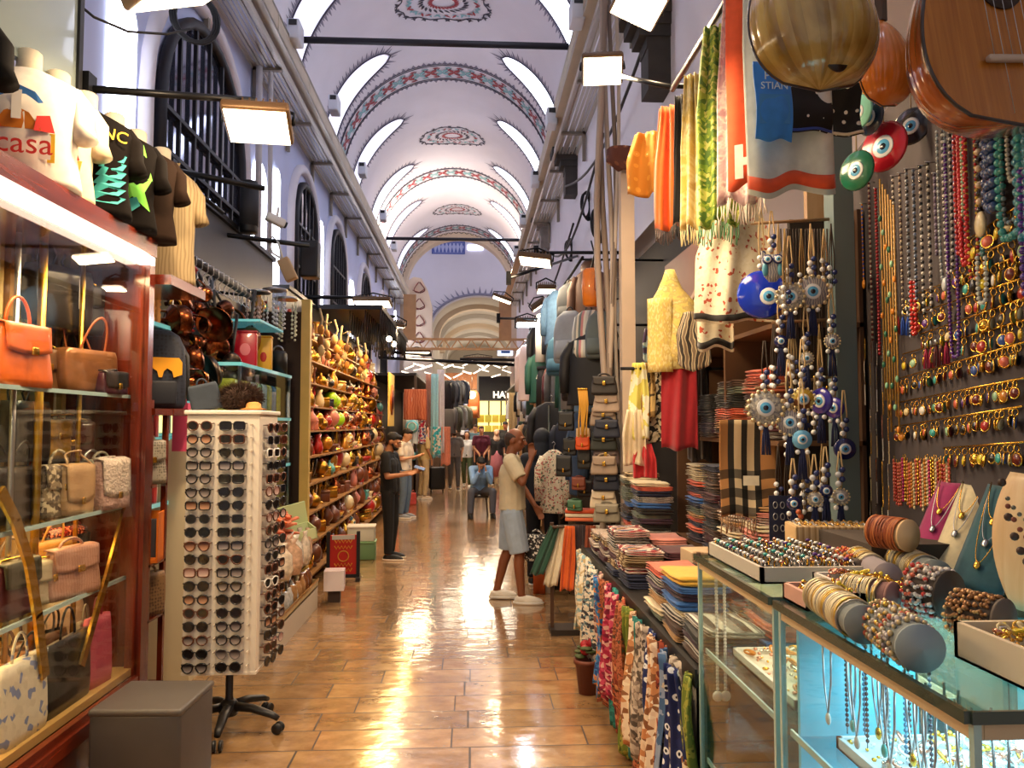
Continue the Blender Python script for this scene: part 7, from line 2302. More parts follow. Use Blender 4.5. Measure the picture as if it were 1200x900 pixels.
def folded_mesh(w, d, h, m, seed):
	key = (w, d, h, m.name, seed)
	if key in FS:
		return FS[key]
	rs = random.Random(seed)
	n = rs.choice((2, 3))
	q = MB()
	a = rs.uniform(0, 6)
	lh = h / n
	for i in range(n):
		def fn(u, v, i=i):
			ang = 2 * PI * v
			e = .55
			cx_ = math.copysign(abs(math.cos(ang)) ** e, math.cos(ang)); sz = math.copysign(abs(math.sin(ang)) ** .9, math.sin(ang))
			ww = w / 2 * (1 - .03 * ((i + seed) % 2))
			return (cx_ * ww, (u - .5) * d, lh * (i + .5) + sz * lh * .5 + .004 * math.sin(u * 7 + a + cx_ * 2))
		vs = []; fs = []; uv = []
		nu, nv = 5, 16
		for r in range(nu + 1):
			for k in range(nv):
				vs.append(fn(r / nu, k / nv)); uv.append((r / nu * d, k / nv * w * 1.3))
		for r in range(nu):
			for k in range(nv):
				x, y = r * nv + k, r * nv + (k + 1) % nv
				fs.append((x, x + nv, y + nv, y))
		fs.append(tuple(range(nv))); fs.append(tuple(reversed([nu * nv + k for k in range(nv)])))
		q.add(vs, fs, 0, True, uv)
	FS[key] = q.mesh('folded_scarf', m)
	return FS[key]
fcols = [('navy', plain('#1a2140')), ('black', plain('#17140f')), ('brown', plain('#4a3020')), ('tan', plain('#b58a58')), ('rust', plain('#a8502c')), ('coral', plain('#d9674c')), ('cream', plain('#dccdaa')), ('grey striped', P('stripe_v', ('#8a8580', '#d6d0c4', '#3a3634'), 30.)),
('wine', plain('#4a1422')), ('blue', plain('#2f63a8')), ('leopard', P('voronoi', ('#8a6a48', '#2a2019', '#cdb48a'), 40.)), ('sage', plain('#6a7260')), ('multicoloured', P('noise', ('#2a2f52', '#d9cdbc', '#8a2a30', '#20202a', '#c9a05a'), 16.)), ('zigzag', P('wave', ('#d9d0c4', '#4a4038', '#b08a70'), 10.)), ('plum', plain('#3c2438')), ('yellow', plain('#d9a83a')), ('pink', plain('#d98a7c'))]
def stack(X, Y, z, n, w, d, where, top=None, cols=None, seed=0, yaw=0, h=(.026, .04)):
	rs = random.Random(seed * 7 + 1)
	z_ = z
	for k in range(n):
		cn, m_ = rs.choice(cols or fcols)
		if top and k == n - 1:
			cn, m_ = [c for c in fcols if c[0] == top][0]
		hh = rs.choice(h)
		me = folded_mesh(w, d, hh, m_, rs.randrange(2))
		o = inst('folded_scarf', me, None, (X + rs.uniform(-.012, .012), Y + rs.uniform(-.012, .012), z_), (0, 0, R_(yaw + rs.uniform(-3, 3))))
		tag(o, '%s folded scarf, %s up in %s' % (cn, ordn(k), where), 'scarf', 'folded scarves in ' + where)
		z_ += hh + .001
	return z_
t = thing('scarf_table', 'low black-edged table loaded with folded scarves along the aisle', 'table', (.87, 4.5, 0))
MB().b2((0, -1.52, .80), (.55, 1.55, .84)).build('tabletop', mat('#1c1917', .5), t)
MB().b2((-.01, -1.53, .79), (.0, 1.55, .86)).build('front_edge', BLK, t)
MB().b2((.03, -1.45, 0), (.06, 1.5, .80)).build('kick_panel', mat('#c9bda8', .6, noise=.1, ns=3.), t)
for x in (.03, .5):
	for y in (-1.45, 1.45):
		MB().b2((x, y, 0), (x + .04, y + .04, .8)).build('leg', BLK, t)
navy_set = [c for c in fcols if c[0] in ('navy', 'black', 'blue', 'tan', 'grey striped', 'cream', 'brown', 'coral', 'plum', 'sage')]
pale_set = [c for c in fcols if c[0] in ('multicoloured', 'zigzag', 'grey striped', 'navy', 'wine', 'leopard')]
xs = [1.03, 1.27]
for i, (X, Y, n, top, st) in enumerate(((1.03, 3.16, 6, None, navy_set), (1.30, 3.18, 9, 'cream', navy_set), (1.03, 3.52, 9, 'yellow', navy_set), (1.28, 3.54, 10, 'grey striped', navy_set), (1.03, 3.88, 8, 'coral', navy_set), (1.28, 3.9, 9, 'tan', navy_set),
(1.02, 4.65, 9, 'multicoloured', pale_set), (1.27, 4.68, 9, 'wine', pale_set), (1.02, 5.02, 10, 'multicoloured', pale_set), (1.27, 5.05, 10, 'pink', pale_set), (1.02, 5.4, 9, 'zigzag', pale_set), (1.27, 5.42, 19, 'cream', navy_set), (1.02, 5.78, 8, 'zigzag', pale_set), (1.27, 5.8, 21, 'leopard', navy_set))):
	stack(X, Y, .842, max(4, n - (3 if Y > 4 else 1)), .235, .31, 'the %s %s stack on the low table' % (ORD[i // 2], 'aisle-side' if i % 2 == 0 else 'inner'), top, st, seed=i)
t = thing('pattern_box', 'beige printed carton behind the folded scarves', 'box', (1.33, 4.3, .842), R_(3))
MB().rbox((0, 0, .13), (.26, .2, .26), .006).build('box_body', pat('dots', ('#5a4030', '#a88a6a', '#bfa585', '#bfa585'), 9., .7, coord='Object'), t)
t = thing('scarf_shelving', 'brown rear shelving full of folded shawls', 'shelving', (1.48, 4.75, 0))
for zz, x0_ in ((1.02, 0), (1.72, .05), (2.32, .05)):
	MB().b2((x0_, -.98, zz - .025), (.5, .85, zz)).build('shelf_board', mat('#6b4c34', .6, noise=.15, ns=3.), t)
for y in (-.28, .8):
	MB().b2((.02, y, 0), (.5, y + .03, 2.6)).build('side_panel', mat('#6b4c34', .6, noise=.15, ns=3.), t)
MB().b2((.48, -.98, 0), (.5, .85, 2.9)).build('back_board', mat('#5a4030', .7), t)
redset = [c for c in fcols if c[0] in ('rust', 'coral', 'brown', 'black', 'sage', 'wine', 'tan', 'grey striped')]
darkset = [c for c in fcols if c[0] in ('navy', 'black', 'wine', 'brown', 'plum')]
lightset = [c for c in fcols if c[0] in ('cream', 'tan', 'zigzag', 'grey striped', 'pink', 'multicoloured')]
k = 0
for (X, Y, z, n, top, st, nm) in ((1.64, 4.05, 1.722, 12, 'coral', redset, 'the upper shelf stack behind the plaid scarf'), (1.62, 4.5, 1.722, 9, 'brown', redset, 'the upper shelf middle stack'), (1.62, 4.85, 1.722, 8, 'black', darkset, 'the upper shelf far stack'),
(1.60, 4.4, 1.022, 15, 'zigzag', lightset, 'the lower shelf pale stack'), (1.6, 4.75, 1.022, 16, 'navy', darkset, 'the lower shelf dark stack'), (1.6, 5.1, 1.022, 15, 'cream', navy_set, 'the lower shelf far stack'), (1.6, 4.05, 1.022, 10, 'tan', lightset, 'the lower shelf stack below the plaid scarf')):
	stack(X, Y, z, n, .25, .31, nm, top, st, seed=50 + k, yaw=0); k += 1
for i, (X, Y, n, st, nm) in enumerate(((1.36, 5.15, 13, navy_set, 'the tall stack at the rear of the low table'), (1.36, 4.85, 0, lightset, 'x'))):
	pass
SKM = [P('noise', ('#efe6d0', '#cdbf9a', '#8fb8c4', '#d9c9a8'), 26.), P('voronoi', ('#e9dfc8', '#8fb4bf', '#c9b48a', '#f2ead8'), 60.), P('voronoi', ('#3a3a44', '#d9d2c4', '#6a8a96', '#efe6d6'), 70.), P('voronoi', ('#8a5a50', '#cdaa9c', '#6a4048', '#d8bfae'), 55.), P('noise', ('#2a4a8a', '#3f86c4', '#d98a4a', '#7a4a8a'), 20.),
P('voronoi', ('#a8264a', '#c94a6a', '#7a1a3a', '#e0b0a8'), 60.), P('noise', ('#1f6a66', '#2f8a84', '#174a4c'), 26.), P('voronoi', ('#7a2f22', '#a84a32', '#c98a5a', '#4a1c18'), 55.), P('noise', ('#8a4a2c', '#b86a4a', '#6a3a2c', '#3a4a3a'), 30.), P('voronoi', ('#e6cdb0', '#c98a5a', '#8a5a3a', '#f0e0c8'), 45.),
P('voronoi', ('#5a5048', '#b8a898', '#8a7a6e', '#d0c4b6'), 60.), P('dots', ('#10142c', '#eef2f8', '#1c2a66', '#18245a'), 20.), P('noise', ('#6a7a2c', '#9a9a3c', '#4a5a24'), 22.), P('noise', ('#3f5f8a', '#8a9ab8', '#c9b8a0'), 12.)]
SKN = ['cream and blue', 'ivory floral', 'grey and white bandana', 'dusty rose paisley', 'blue and orange', 'magenta print', 'teal', 'brick red paisley', 'brown and green', 'peach block-print', 'grey-brown bandana', 'navy eye-print', 'olive', 'slate blue']
ordr = [0, 1, 0, 2, 1, 2, 3, 4, 8, 5, 6, 5, 7, 8, 12, 9, 6, 10, 11, 9, 7, 13, 10, 11, 12]
for i, k in enumerate(ordr):
	f = i / (len(ordr) - 1)
	Y = 6.0 - 3.0 * f ** .85
	h_ = (.5, .68, .76, .62, .79, .58)[i % 6] if i > 4 else (.6, .5, .66)[i % 3]
	hang_scarf('%s scarf on the low table front, %s from the far end' % (SKN[k], ordn(i)), (.845 - .03 * (i % 2), Y, .83), .2, h_, SKM[k], -90 + 30 * ((i % 3) - 1) * .5, folds=2, amp=.022, seed=70 + i, group='scarves on the front of the low table', gather=.55, point=.12 if i % 2 else 0)
for i in range(9):
	k = [7, 12, 6, 8, 13, 7, 5, 12, 9][i]
	hang_scarf('%s scarf, lower line of the table skirt, %s from the far end' % (SKN[k], ordn(i)), (.84, 4.35 - .17 * i, .5), .2, .42, SKM[k], -90, folds=2, amp=.025, seed=120 + i, group='lower line of the table skirt', gather=.6, point=.15)
p = W(694, 812, Z=0)
t = thing('flower_pot', 'brown pot with red flower at the foot of the scarf table', 'flower pot', (p.x - .03, p.y, 0))
MB().lathe([(0, 0), (.06, 0), (.085, .2), (.095, .2), (.095, .23), (.08, .23), (.075, .2), (0, .19)], 18).build('pot', mat('#6b3422', .6), t)
q = MB()
for k in range(16):
	a = k * 2.4
	q.ball((.06 * math.cos(a), .06 * math.sin(a), .25 + .02 * (k % 4)), (.035, .03, .012), 7, 5)
q.build('leaves', mat('#3f4a22', .7), t)
for k in range(3):
	MB().ball((.03 * math.cos(k * 2), .03 * math.sin(k * 2), .33 - .02 * k), .035, 9, 7).build('flower', mat('#9c1522', .6), t)
t = thing('wall_panelling', 'brown moulded wall panelling behind the yellow shawl', 'panelling', (1.72, 5.9, 1.6))
MB().b2((-.02, -.35, 0), (.02, .75, 1.6)).build('panel_board', mat('#7c5346', .6, noise=.1, ns=3.), t)
for k, (za, zb_) in enumerate(((.75, 1.25), (.68, 1.18), (.15, .65))):
	MB().bar((-.04, -.32, za + .45), (-.04, .72, za), .05, .04).build('moulding', mat('#b08a72' if k != 1 else '#d9b25a', .5), t)
solo(MB().b2((-.055, -.055, 0), (.055, .055, 3.9)), 'stall_post', mat('#d6c2ad', .5, noise=.06, ns=4.), 'cream square post beside the thick grey cables', 'post', (1.27, 6.2, 0))
for k in range(5):
	x = 1.08 + .035 * k
	pts = [(x + .03 * math.sin(j * .9 + k * 1.3) + (.12 if j > 9 and k > 2 else 0), 6.35 + .04 * math.cos(j + k), 6.2 - j * .5) for j in range(13)]
	q = MB().tube(pts, .028 - .003 * k, 7)
	solo(q, 'cable', mat(['#a8978a', '#8a7a6e', '#b9aa9c', '#7a6c62', '#c9bcae'][k], .6), '%s cable hanging beside the cream post, %s from the aisle' % (['thick pinkish grey', 'brown grey', 'pale grey', 'dark grey', 'cream'][k], ORD[k]), 'cable', None, None, 'cables beside the cream post')
for (px, py, Y, s, lab) in ((790, 55, 6.6, 1.0, 'dark stepped stone corbel beside the brown monogram scarf'), (705, 200, 12.5, 1.0, 'dark stepped corbel above the cable loop'), (668, 270, 17, 1.0, 'grey corbel farther along the right wall')):
	p = W(px, py, Y=Y)
	t = thing('stone_corbel', lab, 'corbel', (XR, Y, p.z), group='stone corbels on the wall')
	q = MB()
	for k in range(4):
		q.b2((-.42 + .07 * k, -.2 + .02 * k, .22 - .1 * k), (0, .2 - .02 * k, .32 - .1 * k))
	q.b2((-.2, -.14, -.45), (0, .14, -.08))
	q.build('corbel_stone', mat('#3b3733' if Y < 16 else '#8d8680', .7, noise=.2, ns=6.), t)
# == right: clothes, bags and stoles farther on
def garment(label, loc, yaw, m, w=.46, h=.68, d=.13, sleeves=True, group='clothes on the right-hand stalls', print_m=None, name='jacket', cat='clothes', open_front=None, hood=False):
	t = thing(name, label, cat, loc, R_(yaw), group)
	q = MB()
	loft(q, [(0, 0, -h, w * .5, d * .5), (0, 0, -h * .97, w * .5, d * .52), (0, 0, -h * .5, w * .46, d * .5), (0, 0, -h * .2, w * .48, d * .5), (0, 0, -.06, w * .44, d * .4), (0, 0, -.01, w * .22, d * .35), (0, 0, .01, w * .12, d * .3)], 30, ex=2.6, rip=.05, ph=loc[1] * 9)
	q.build('garment_body', m, t)
	if sleeves:
		for s in (-1, 1):
			q = MB().tube([(s * w * .38, 0, -.07), (s * w * .52, -.01, -.2), (s * w * .55, -.02, -h * .55), (s * w * .53, -.03, -h * .82)], [.05, .06, .052, .045], 9)
			q.build('sleeve', m, t)
	MB().tube([(0, 0, 0), (0, 0, .05), (.02, 0, .075), (0, 0, .095), (-.018, 0, .08)], .004, 5).build('hanger_hook', STEEL, t)
	if print_m:
		MB().rbox((0, -d * .5 - .003, -h * .42), (w * .45, .012, h * .25), .005).build('print', print_m, t)
	if open_front:
		MB().box((0, -d * .5 - .004, -h * .5), (.02, .012, h * .9)).build('zip', open_front, t)
	if hood:
		MB().ball((0, .02, .02), (.12, .07, .1), 12, 8).build('hood', m, t)
	return t
dn = mat('#27405f', .8, noise=.15, ns=30.); jet = mat('#15151a', .6, noise=.1, ns=12.); nv = mat('#141d30', .7); gr = mat('#5a5a5e', .8); ol = mat('#3a3c30', .8); wh = mat('#e6e4e0', .8); gn = mat('#12453a', .7); cr = mat('#d9cdb4', .8); br = mat('#5a3a28', .6)
FLW = pat('voronoi', ('#e3dccb', '#dfd6c2', '#e8e2d2', '#e6dfcc', '#ddd3be', '#e3dccb', '#c26a6a', '#5a6a5a'), 70., .85, coord='Object')
rows2 = [(3.35, 7.4, 17.0, .5, 'top'), (2.62, 6.8, 17.0, .45, 'upper'), (1.85, 7.6, 17.0, .42, 'middle'), (1.12, 9.2, 17.0, .5, 'lowest')]
gm = [('black', jet), ('navy', nv), ('denim blue', dn), ('charcoal', gr), ('dark olive', ol), ('black', jet), ('white', wh), ('dark green', gn), ('brown', br), ('grey', mat('#8a8a90', .8)), ('cream', cr), ('navy', nv), ('steel blue', mat('#6f93b4', .8)), ('burgundy', mat('#4a1620', .8)), ('tan', mat('#a8825a', .8))]
rg7 = random.Random(17)
for ri, (z, ya, yb, st, rn) in enumerate(rows2):
	t = thing('clothes_rail', '%s black rail of clothes along the right-hand stalls' % rn, 'rail', (1.08, (ya + yb) / 2, z + .09), group='clothes rails on the right')
	MB().tube([(0, -(yb - ya) / 2, 0), (0, (yb - ya) / 2, 0)], .015, 6).build('rail', BLKM, t)
	for k in range(5):
		yy = -(yb - ya) / 2 + .1 + k * (yb - ya - .2) / 4
		MB().tube([(0, yy, 0), (.85, yy, 0)], .012, 5).build('wall_arm', BLKM, t)
	y = ya + .15; k = 0
	while y < yb:
		cn, m_ = rg7.choice(gm)
		nm = rg7.choice(['jacket', 'jacket', 'shirt', 'hoodie', 'trousers'])
		lab = '%s %s on the %s rail of the right-hand stalls, %s from near' % (cn, nm if nm != 'trousers' else 'pair of trousers', rn, ordn(k))
		yaw = -90 + rg7.uniform(0, 62)
		if nm == 'trousers':
			t = thing('trousers', lab, 'clothes', (1.06, y, z), R_(yaw), 'clothes on the right-hand stalls')
			for s in (-1, 1):
				MB().tube([(s * .05, 0, -.02), (s * .1, 0, -.14), (s * .11, -.01, -.66)], [.07, .085, .075], 9, flat=.6).build('trouser_leg', m_, t)
			MB().rbox((0, 0, -.01), (.3, .1, .06), .02).build('waistband', m_, t)
		else:
			garment(lab, (1.12 + rg7.uniform(-.06, .06), y, z), yaw, m_, w=rg7.uniform(.34, .46), h=rg7.uniform(.6, .78), name=nm, hood=nm == 'hoodie', print_m=wh if rg7.random() < .15 else None, open_front=STEEL if nm == 'jacket' else None)
		y += st * rg7.uniform(.85, 1.15); k += 1
solo(MB().b2((1.9, 5.7, 0), (1.94, 16.5, 3.7)), 'back_panel', mat('#26211f', .8, noise=.2, ns=2.), 'dark back panel behind the clothes rails', 'panel')
p = W(651, 528, Y=8.2)
garment('cream jacket with small flower print behind the man in beige', (p.x - .02, 8.2, p.z), -30, FLW, w=.30, h=.66, name='jacket')
p = W(646, 472, Y=9.4)
garment('black zipped jacket hanging above the dark-clothed person', (p.x, 9.4, p.z), -30, jet, w=.5, h=.7, name='jacket', open_front=STEEL)
p = W(637, 414, Y=11)
t_ = garment('green t-shirt with white letters in front of the dark hoodies', (p.x - .05, 11, p.z), -20, gn, w=.32, h=.72, name='t_shirt')
lettering('A', .16, .002, wh, t_, (.02, -.08, -.32), (PI / 2, 0, 0), bold=.006)
p = W(612, 405, Y=12.4)
garment('pale pink and white shirt hanging at the aisle edge', (p.x + .05, 12.4, p.z), -40, mat('#d9c4c0', .8), w=.26, h=.9, name='shirt')
p = W(652, 342, Y=8.6)
garment('light blue jeans jacket hanging high near the small floodlight', (p.x, 8.6, p.z), -40, mat('#5f83a8', .8, noise=.15, ns=25.), w=.28, h=.6, name='jacket')
def backpack(label, loc, yaw, m, w=.28, h=.42, d=.16, grp='backpacks and caps by the cables'):
	t = thing('backpack', label, 'backpack', loc, R_(yaw), grp)
	q = MB(); loft(q, [(0, 0, 0, w * .45, d * .4), (0, 0, .03, w * .5, d * .5), (0, 0, h * .6, w * .5, d * .48), (0, 0, h * .88, w * .42, d * .35), (0, 0, h, w * .2, d * .15)], 16, ex=3)
	q.build('bag_body', m, t)
	q = MB(); loft(q, [(0, -d * .5, .04, w * .34, d * .18), (0, -d * .52, h * .2, w * .38, d * .22), (0, -d * .5, h * .42, w * .34, d * .15)], 12, ex=3); q.build('front_pocket', m, t)
	MB().tube(arc((0, 0, h - .01), .035, 0, PI, 8, ry=.05), .008, 5).build('handle', BLK, t)
	for s in (-1, 1):
		MB().tube([(s * w * .3, d * .4, h * .9), (s * w * .42, d * .62, h * .5), (s * w * .38, d * .45, .05)], .012, 5, flat=.5).build('strap', BLK, t)
	return t
RB = pat('stripe_u', ('#c9ccc8', '#8a8f90', '#d9d4c4', '#6a7a7c', '#c98a8a', '#e0dccf'), 7., .8, coord='Object')
for i, (px, py, m_, Y, lab, s) in enumerate(((690, 425, RB, 7.0, 'multi-striped grey backpack below the orange leather bag', 1.15), (668, 425, mat('#9aa0aa', .8, noise=.1), 7.4, 'grey backpack with yellow tab hanging near the cables', 1.2), (704, 420, mat('#5f6a6c', .8), 6.8, 'grey-green backpack closest to the thick cables', 1.0),
(676, 470, jet, 7.3, 'black backpack below the grey one', 1.1), (655, 440, mat('#3f6a84', .8, noise=.2), 8.2, 'blue and tan backpack by the green t-shirt', 1.0), (668, 380, mat('#3a3d42', .8), 7.8, 'dark backpack hanging under the orange bag', 1.0))):
	p = W(px, py, Y=Y)
	backpack(lab, (p.x, Y, p.z), -35, m_, .28 * s, .42 * s)
p = W(693, 337, Y=6.7)
t = thing('leather_bag', 'bright orange leather barrel bag hanging high beside the cables', 'bag', (p.x, 6.7, p.z), R_(-20))
loft_q = MB(); loft(loft_q, [(0, 0, -.17, .05, .04), (0, 0, -.15, .075, .055), (0, 0, 0, .085, .06), (0, 0, .15, .075, .055), (0, 0, .17, .05, .04)], 16, ex=3)
loft_q.build('bag_body', mat('#e07a16', .4, noise=.12, ns=16., coat=.3), t)
MB().tube([(0, 0, .16), (.03, 0, .3), (0, 0, .42)], .008, 5).build('strap', BLK, t)
MB().rbox((.06, -.05, .02), (.05, .04, .12), .015).build('side_pocket', mat('#a8520e', .5), t)
bl = [('dark top', '#2a2422'), ('greige flap', '#a89484'), ('taupe flap', '#8f7c6c'), ('navy', '#1a2034'), ('black-green', '#1f241f'), ('mauve-grey flap', '#6a5a58'), ('greige round', '#9a8674'), ('dark navy tagged', '#161a2c'), ('ivory', '#cdbda4'), ('grey cloth', '#8f8674')]
ys = [462, 483, 499, 513, 528, 545, 556, 575, 596, 612]
for i, ((cn, c), y_) in enumerate(zip(bl, ys)):
	p = W(708 + (3 if i % 2 else 0), y_, Y=6.15)
	handbag('%s handbag in the hanging column by the cream post, %s from the top' % (cn, ORD[i]), (p.x, 6.15 + .02 * (i % 3), p.z), R_(-12), .22, .135, .07, mat(c, .55, noise=.1, ns=16.), 'flap', hh=.03, group='handbags in the hanging column')
for i, (px, y_, c, w_, h_, nm) in enumerate(((683, 527, '#e2581c', .12, .1, 'bright orange'), (684, 513, '#d9b88a', .12, .07, 'beige banded'), (686, 550, '#20201f', .12, .2, 'black long'), (680, 575, '#7a3a24', .12, .1, 'rust striped'), (676, 600, '#3f6a4a', .13, .08, 'green'), (666, 505, '#1b1b1d', .14, .16, 'black glossy'), (664, 560, '#1b1b1d', .14, .18, 'black metal-ringed'), (690, 585, '#241f1e', .14, .14, 'black studded'), (672, 535, '#23201f', .12, .14, 'charcoal pouch-like'))):
	p = W(px, y_, Y=6.6)
	handbag('%s small bag hanging among the straps beside the handbag column' % nm, (p.x, 6.6 + .03 * i, p.z), R_(-20), w_, h_, .05, mat(c, .5, noise=.1), 'pouch', hh=.06, group='small hanging bags by the straps')
for i in range(7):
	p = W(678 + i * 1.6, 474, Y=6.5)
	t = thing('tassel_strap', 'golden yellow strap with tassel, %s of the bundle over the orange bag' % ORD[i], 'strap', (p.x, 6.5, p.z), 0, 'golden straps')
	MB().tube([(0, 0, .12), (.01, 0, .0), (.015 * math.sin(i), -.01, -.15), (.02 * math.sin(i), 0, -.28)], .007, 5).build('strap_band', mat('#d9a13a', .5), t)
	MB().ball((0, 0, .13), .012, 6, 5).build('stud', GOLD, t)
t = thing('stole_rack', 'low wooden rack with hanging stoles behind the scarf table', 'rack', (.98, 6.75, 0))
MB().tube([(-.28, -.1, .92), (.3, .1, .92)], .015, 6).build('rail', mat('#4a3020', .6), t)
for x in (-.28, .3):
	MB().b2((x - .015, -.03, 0), (x + .015, .0, .95)).build('upright', mat('#4a3020', .6), t)
MB().b2((-.3, -.12, 0), (.32, .12, .05)).build('base', mat('#2a201a', .6), t)
for i, (dx, c1, nm, h_, sk) in enumerate(((-.26, '#1f4a3a', 'dark green', .42, -.16), (-.2, '#d9cdb4', 'cream long', .52, -.1), (-.13, '#d9601c', 'orange and cream', .55, -.03), (-.04, '#3a2a30', 'dark striped', .6, 0), (.05, '#9a4a2c', 'rust and white', .6, 0), (.12, '#c9c4b8', 'pale grey', .5, 0), (.2, '#b9cfc6', 'mint grey', .45, 0), (.27, '#e0d9cc', 'off-white', .5, 0))):
	hang_scarf('%s stole hanging on the low wooden rack' % nm, (.98 + dx, 6.66 + .02 * (i % 2), .93), .12, h_, plain(c1), -10, folds=2, amp=.012, seed=200 + i, group='stoles on the low rack', gather=.7, skew=sk)
t = thing('open_book', 'stack of orange-edged printed cloths on top of the low rack', 'cloth stack', (.98, 6.8, .955), R_(-10))
for k in range(3):
	MB().rbox((0, .0, .02 + .034 * k), (.3, .2, .03), .008).build('folded_layer', [mat('#e2744a', .7), mat('#d9cdb4', .7), mat('#c9502a', .7)][k], t)
for (px, py, c, lab, w_, h_, z_) in ((632, 695, '#c25a1e', 'orange paper carrier bag on the floor behind the beige man', .13, .3, 0), (641, 694, '#c9c4c0', 'white paper carrier bag on the floor under the red bag', .16, .28, 0), (655, 690, '#1e1d20', 'black carrier bag on the floor at the stall foot', .2, .3, 0), (672, 690, '#1e1b1c', 'dark box under the stole rack', .3, .2, 0)):
	p = W(px, py, Z=0)
	t = thing('carrier_bag', lab, 'bag', (p.x, p.y, z_), R_(-8))
	q = MB(); loft(q, [(0, 0, 0, w_ / 2, .05), (0, 0, h_, w_ / 2, .055)], 12, ex=8); q.build('bag_body', mat(c, .6), t)
	MB().tube(arc((0, -.02, h_), w_ * .2, 0, PI, 8, ry=.07), .004, 5).build('handle', mat('#4a3a2a', .6), t)
p = W(644, 655, Y=7.6)
t = handbag('crimson cloth bag hanging low beside the green stole', (p.x, 7.5, .42), R_(-15), .26, .34, .1, plain('#a81030'), 'tote', hh=.06, group='low hanging bags')
t.rotation_euler = (0, R_(18), R_(-15))
p = W(629, 655, Y=7.9)
handbag('black and white patterned bag hanging behind the white sneakers', (p.x, 7.9, .42), R_(-15), .24, .26, .12, pat('voronoi', ('#15151a', '#e6e4de', '#2a2a2e', '#15151a'), 60., .5, coord='Object'), 'tote', hh=.05, group='low hanging bags')
for i, (px, py, r, Y) in enumerate(((668, 240, .17, 11), (690, 262, .2, 10), (643, 292, .15, 13), (702, 30, .0, 8))):
	if r == 0:
		continue
	p = W(px, py, Y=Y)
	q = MB()
	for k in range(4):
		q.tube([(0, (r + .015 * k) * .55 * math.cos(2 * PI * j / 20) + .02 * k, (r + .015 * k) * math.sin(2 * PI * j / 20)) for j in range(20)], .014, 5, closed=True)
	solo(q, 'cable_coil', BLK, 'black cable coil hung on the right wall, %s of three from near' % ('second', 'first', 'third')[i], 'cable', (XR - .08, p.y, p.z), (0, 0, R_(-50)), 'cable coils on the right wall')
p = W(252, 25, Y=5.6)
q = MB()
for k in range(3):
	q.tube([((.16 + .02 * k) * math.cos(2 * PI * j / 20), 0, (.2 + .01 * k) * math.sin(2 * PI * j / 20)) for j in range(20)], .014, 5, closed=True)
solo(q, 'cable_coil', BLK, 'black cable coil hanging behind the top floodlight on the left', 'cable', (-2.4, 6.6, p.z + .55), (0, 0, R_(30)))
for (a, b_, lab) in (((628, 296), (700, 296), 'upper black arm carrying the wide flat floodlight'), ((596, 326), (652, 300), 'slanted black arm of the small floodlight'), ((584, 373), (668, 375), 'long black arm with the slender tilted floodlight'), ((605, 379), (650, 383), 'short black arm of the bluish floodlight')):
	armrod('lamp_arm', W(a[0], a[1], Y=9.6 if a[1] < 330 else 13), W(b_[0] + 25, b_[1], X=XR), .02, lab)
for i, (ya, yb, x0, sag) in enumerate(((6, 12, XR - .1, .5), (9, 15, XR - .15, .7), (12, 20, XR - .12, .6))):
	q = MB().tube([(x0 - .012 * j, ya + (yb - ya) * j / 12, 5.6 - sag * math.sin(PI * j / 12) - .3 * i) for j in range(13)], .018, 5)
	solo(q, 'cable', BLK, 'black cable sagging along the right wall, %s from near' % ORD[i], 'cable', None, None, 'sagging wall cables')
for yy in (8, 10.5, 13):
	area((.75, yy, 3.3), (0, R_(-28), 0), .3, .8, 22, '#ffe2b8')
area((.7, 3.6, 3.3), (R_(8), R_(-22), 0), .4, 1.4, 30, '#ffe0b0')
# == people
def cap(q, a, b, ra, rb, n=12, mi=0):
	"""tapered limb with round ends"""
	a, b = Vector(a), Vector(b)
	d = (b - a); L = d.length
	d = d.normalized() if L > 1e-6 else Vector((0, 0, 1))
	pts = [a - d * ra * .95, a - d * ra * .6, a, b, b + d * rb * .6, b + d * rb * .95]
	q.tube(pts, [ra * .3, ra * .8, ra, rb, rb * .8, rb * .3], n, mi)
def remesh(q, name, m, parent, vox=.012, smooth=5):
	me = q.mesh('tmp', m)
	o = bpy.data.objects.new('tmp', me); COL.objects.link(o)
	r = o.modifiers.new('r', 'REMESH'); r.mode = 'VOXEL'; r.voxel_size = vox; r.use_smooth_shade = True
	s = o.modifiers.new('s', 'SMOOTH'); s.iterations = smooth; s.factor = .5
	dg = bpy.context.evaluated_depsgraph_get()
	me2 = bpy.data.meshes.new_from_object(o.evaluated_get(dg))
	bpy.data.objects.remove(o)
	me2.name = name
	me2.materials.clear(); me2.materials.append(m)
	me2.polygons.foreach_set('use_smooth', [True] * len(me2.polygons))
	return inst(name, me2, parent)
SKIN = {'tan': mat('#b8805c', .55, noise=.04), 'fair': mat('#cf9a78', .55, noise=.04), 'dark': mat('#8a5236', .5, noise=.06), 'deep': mat('#7a4830', .5)}
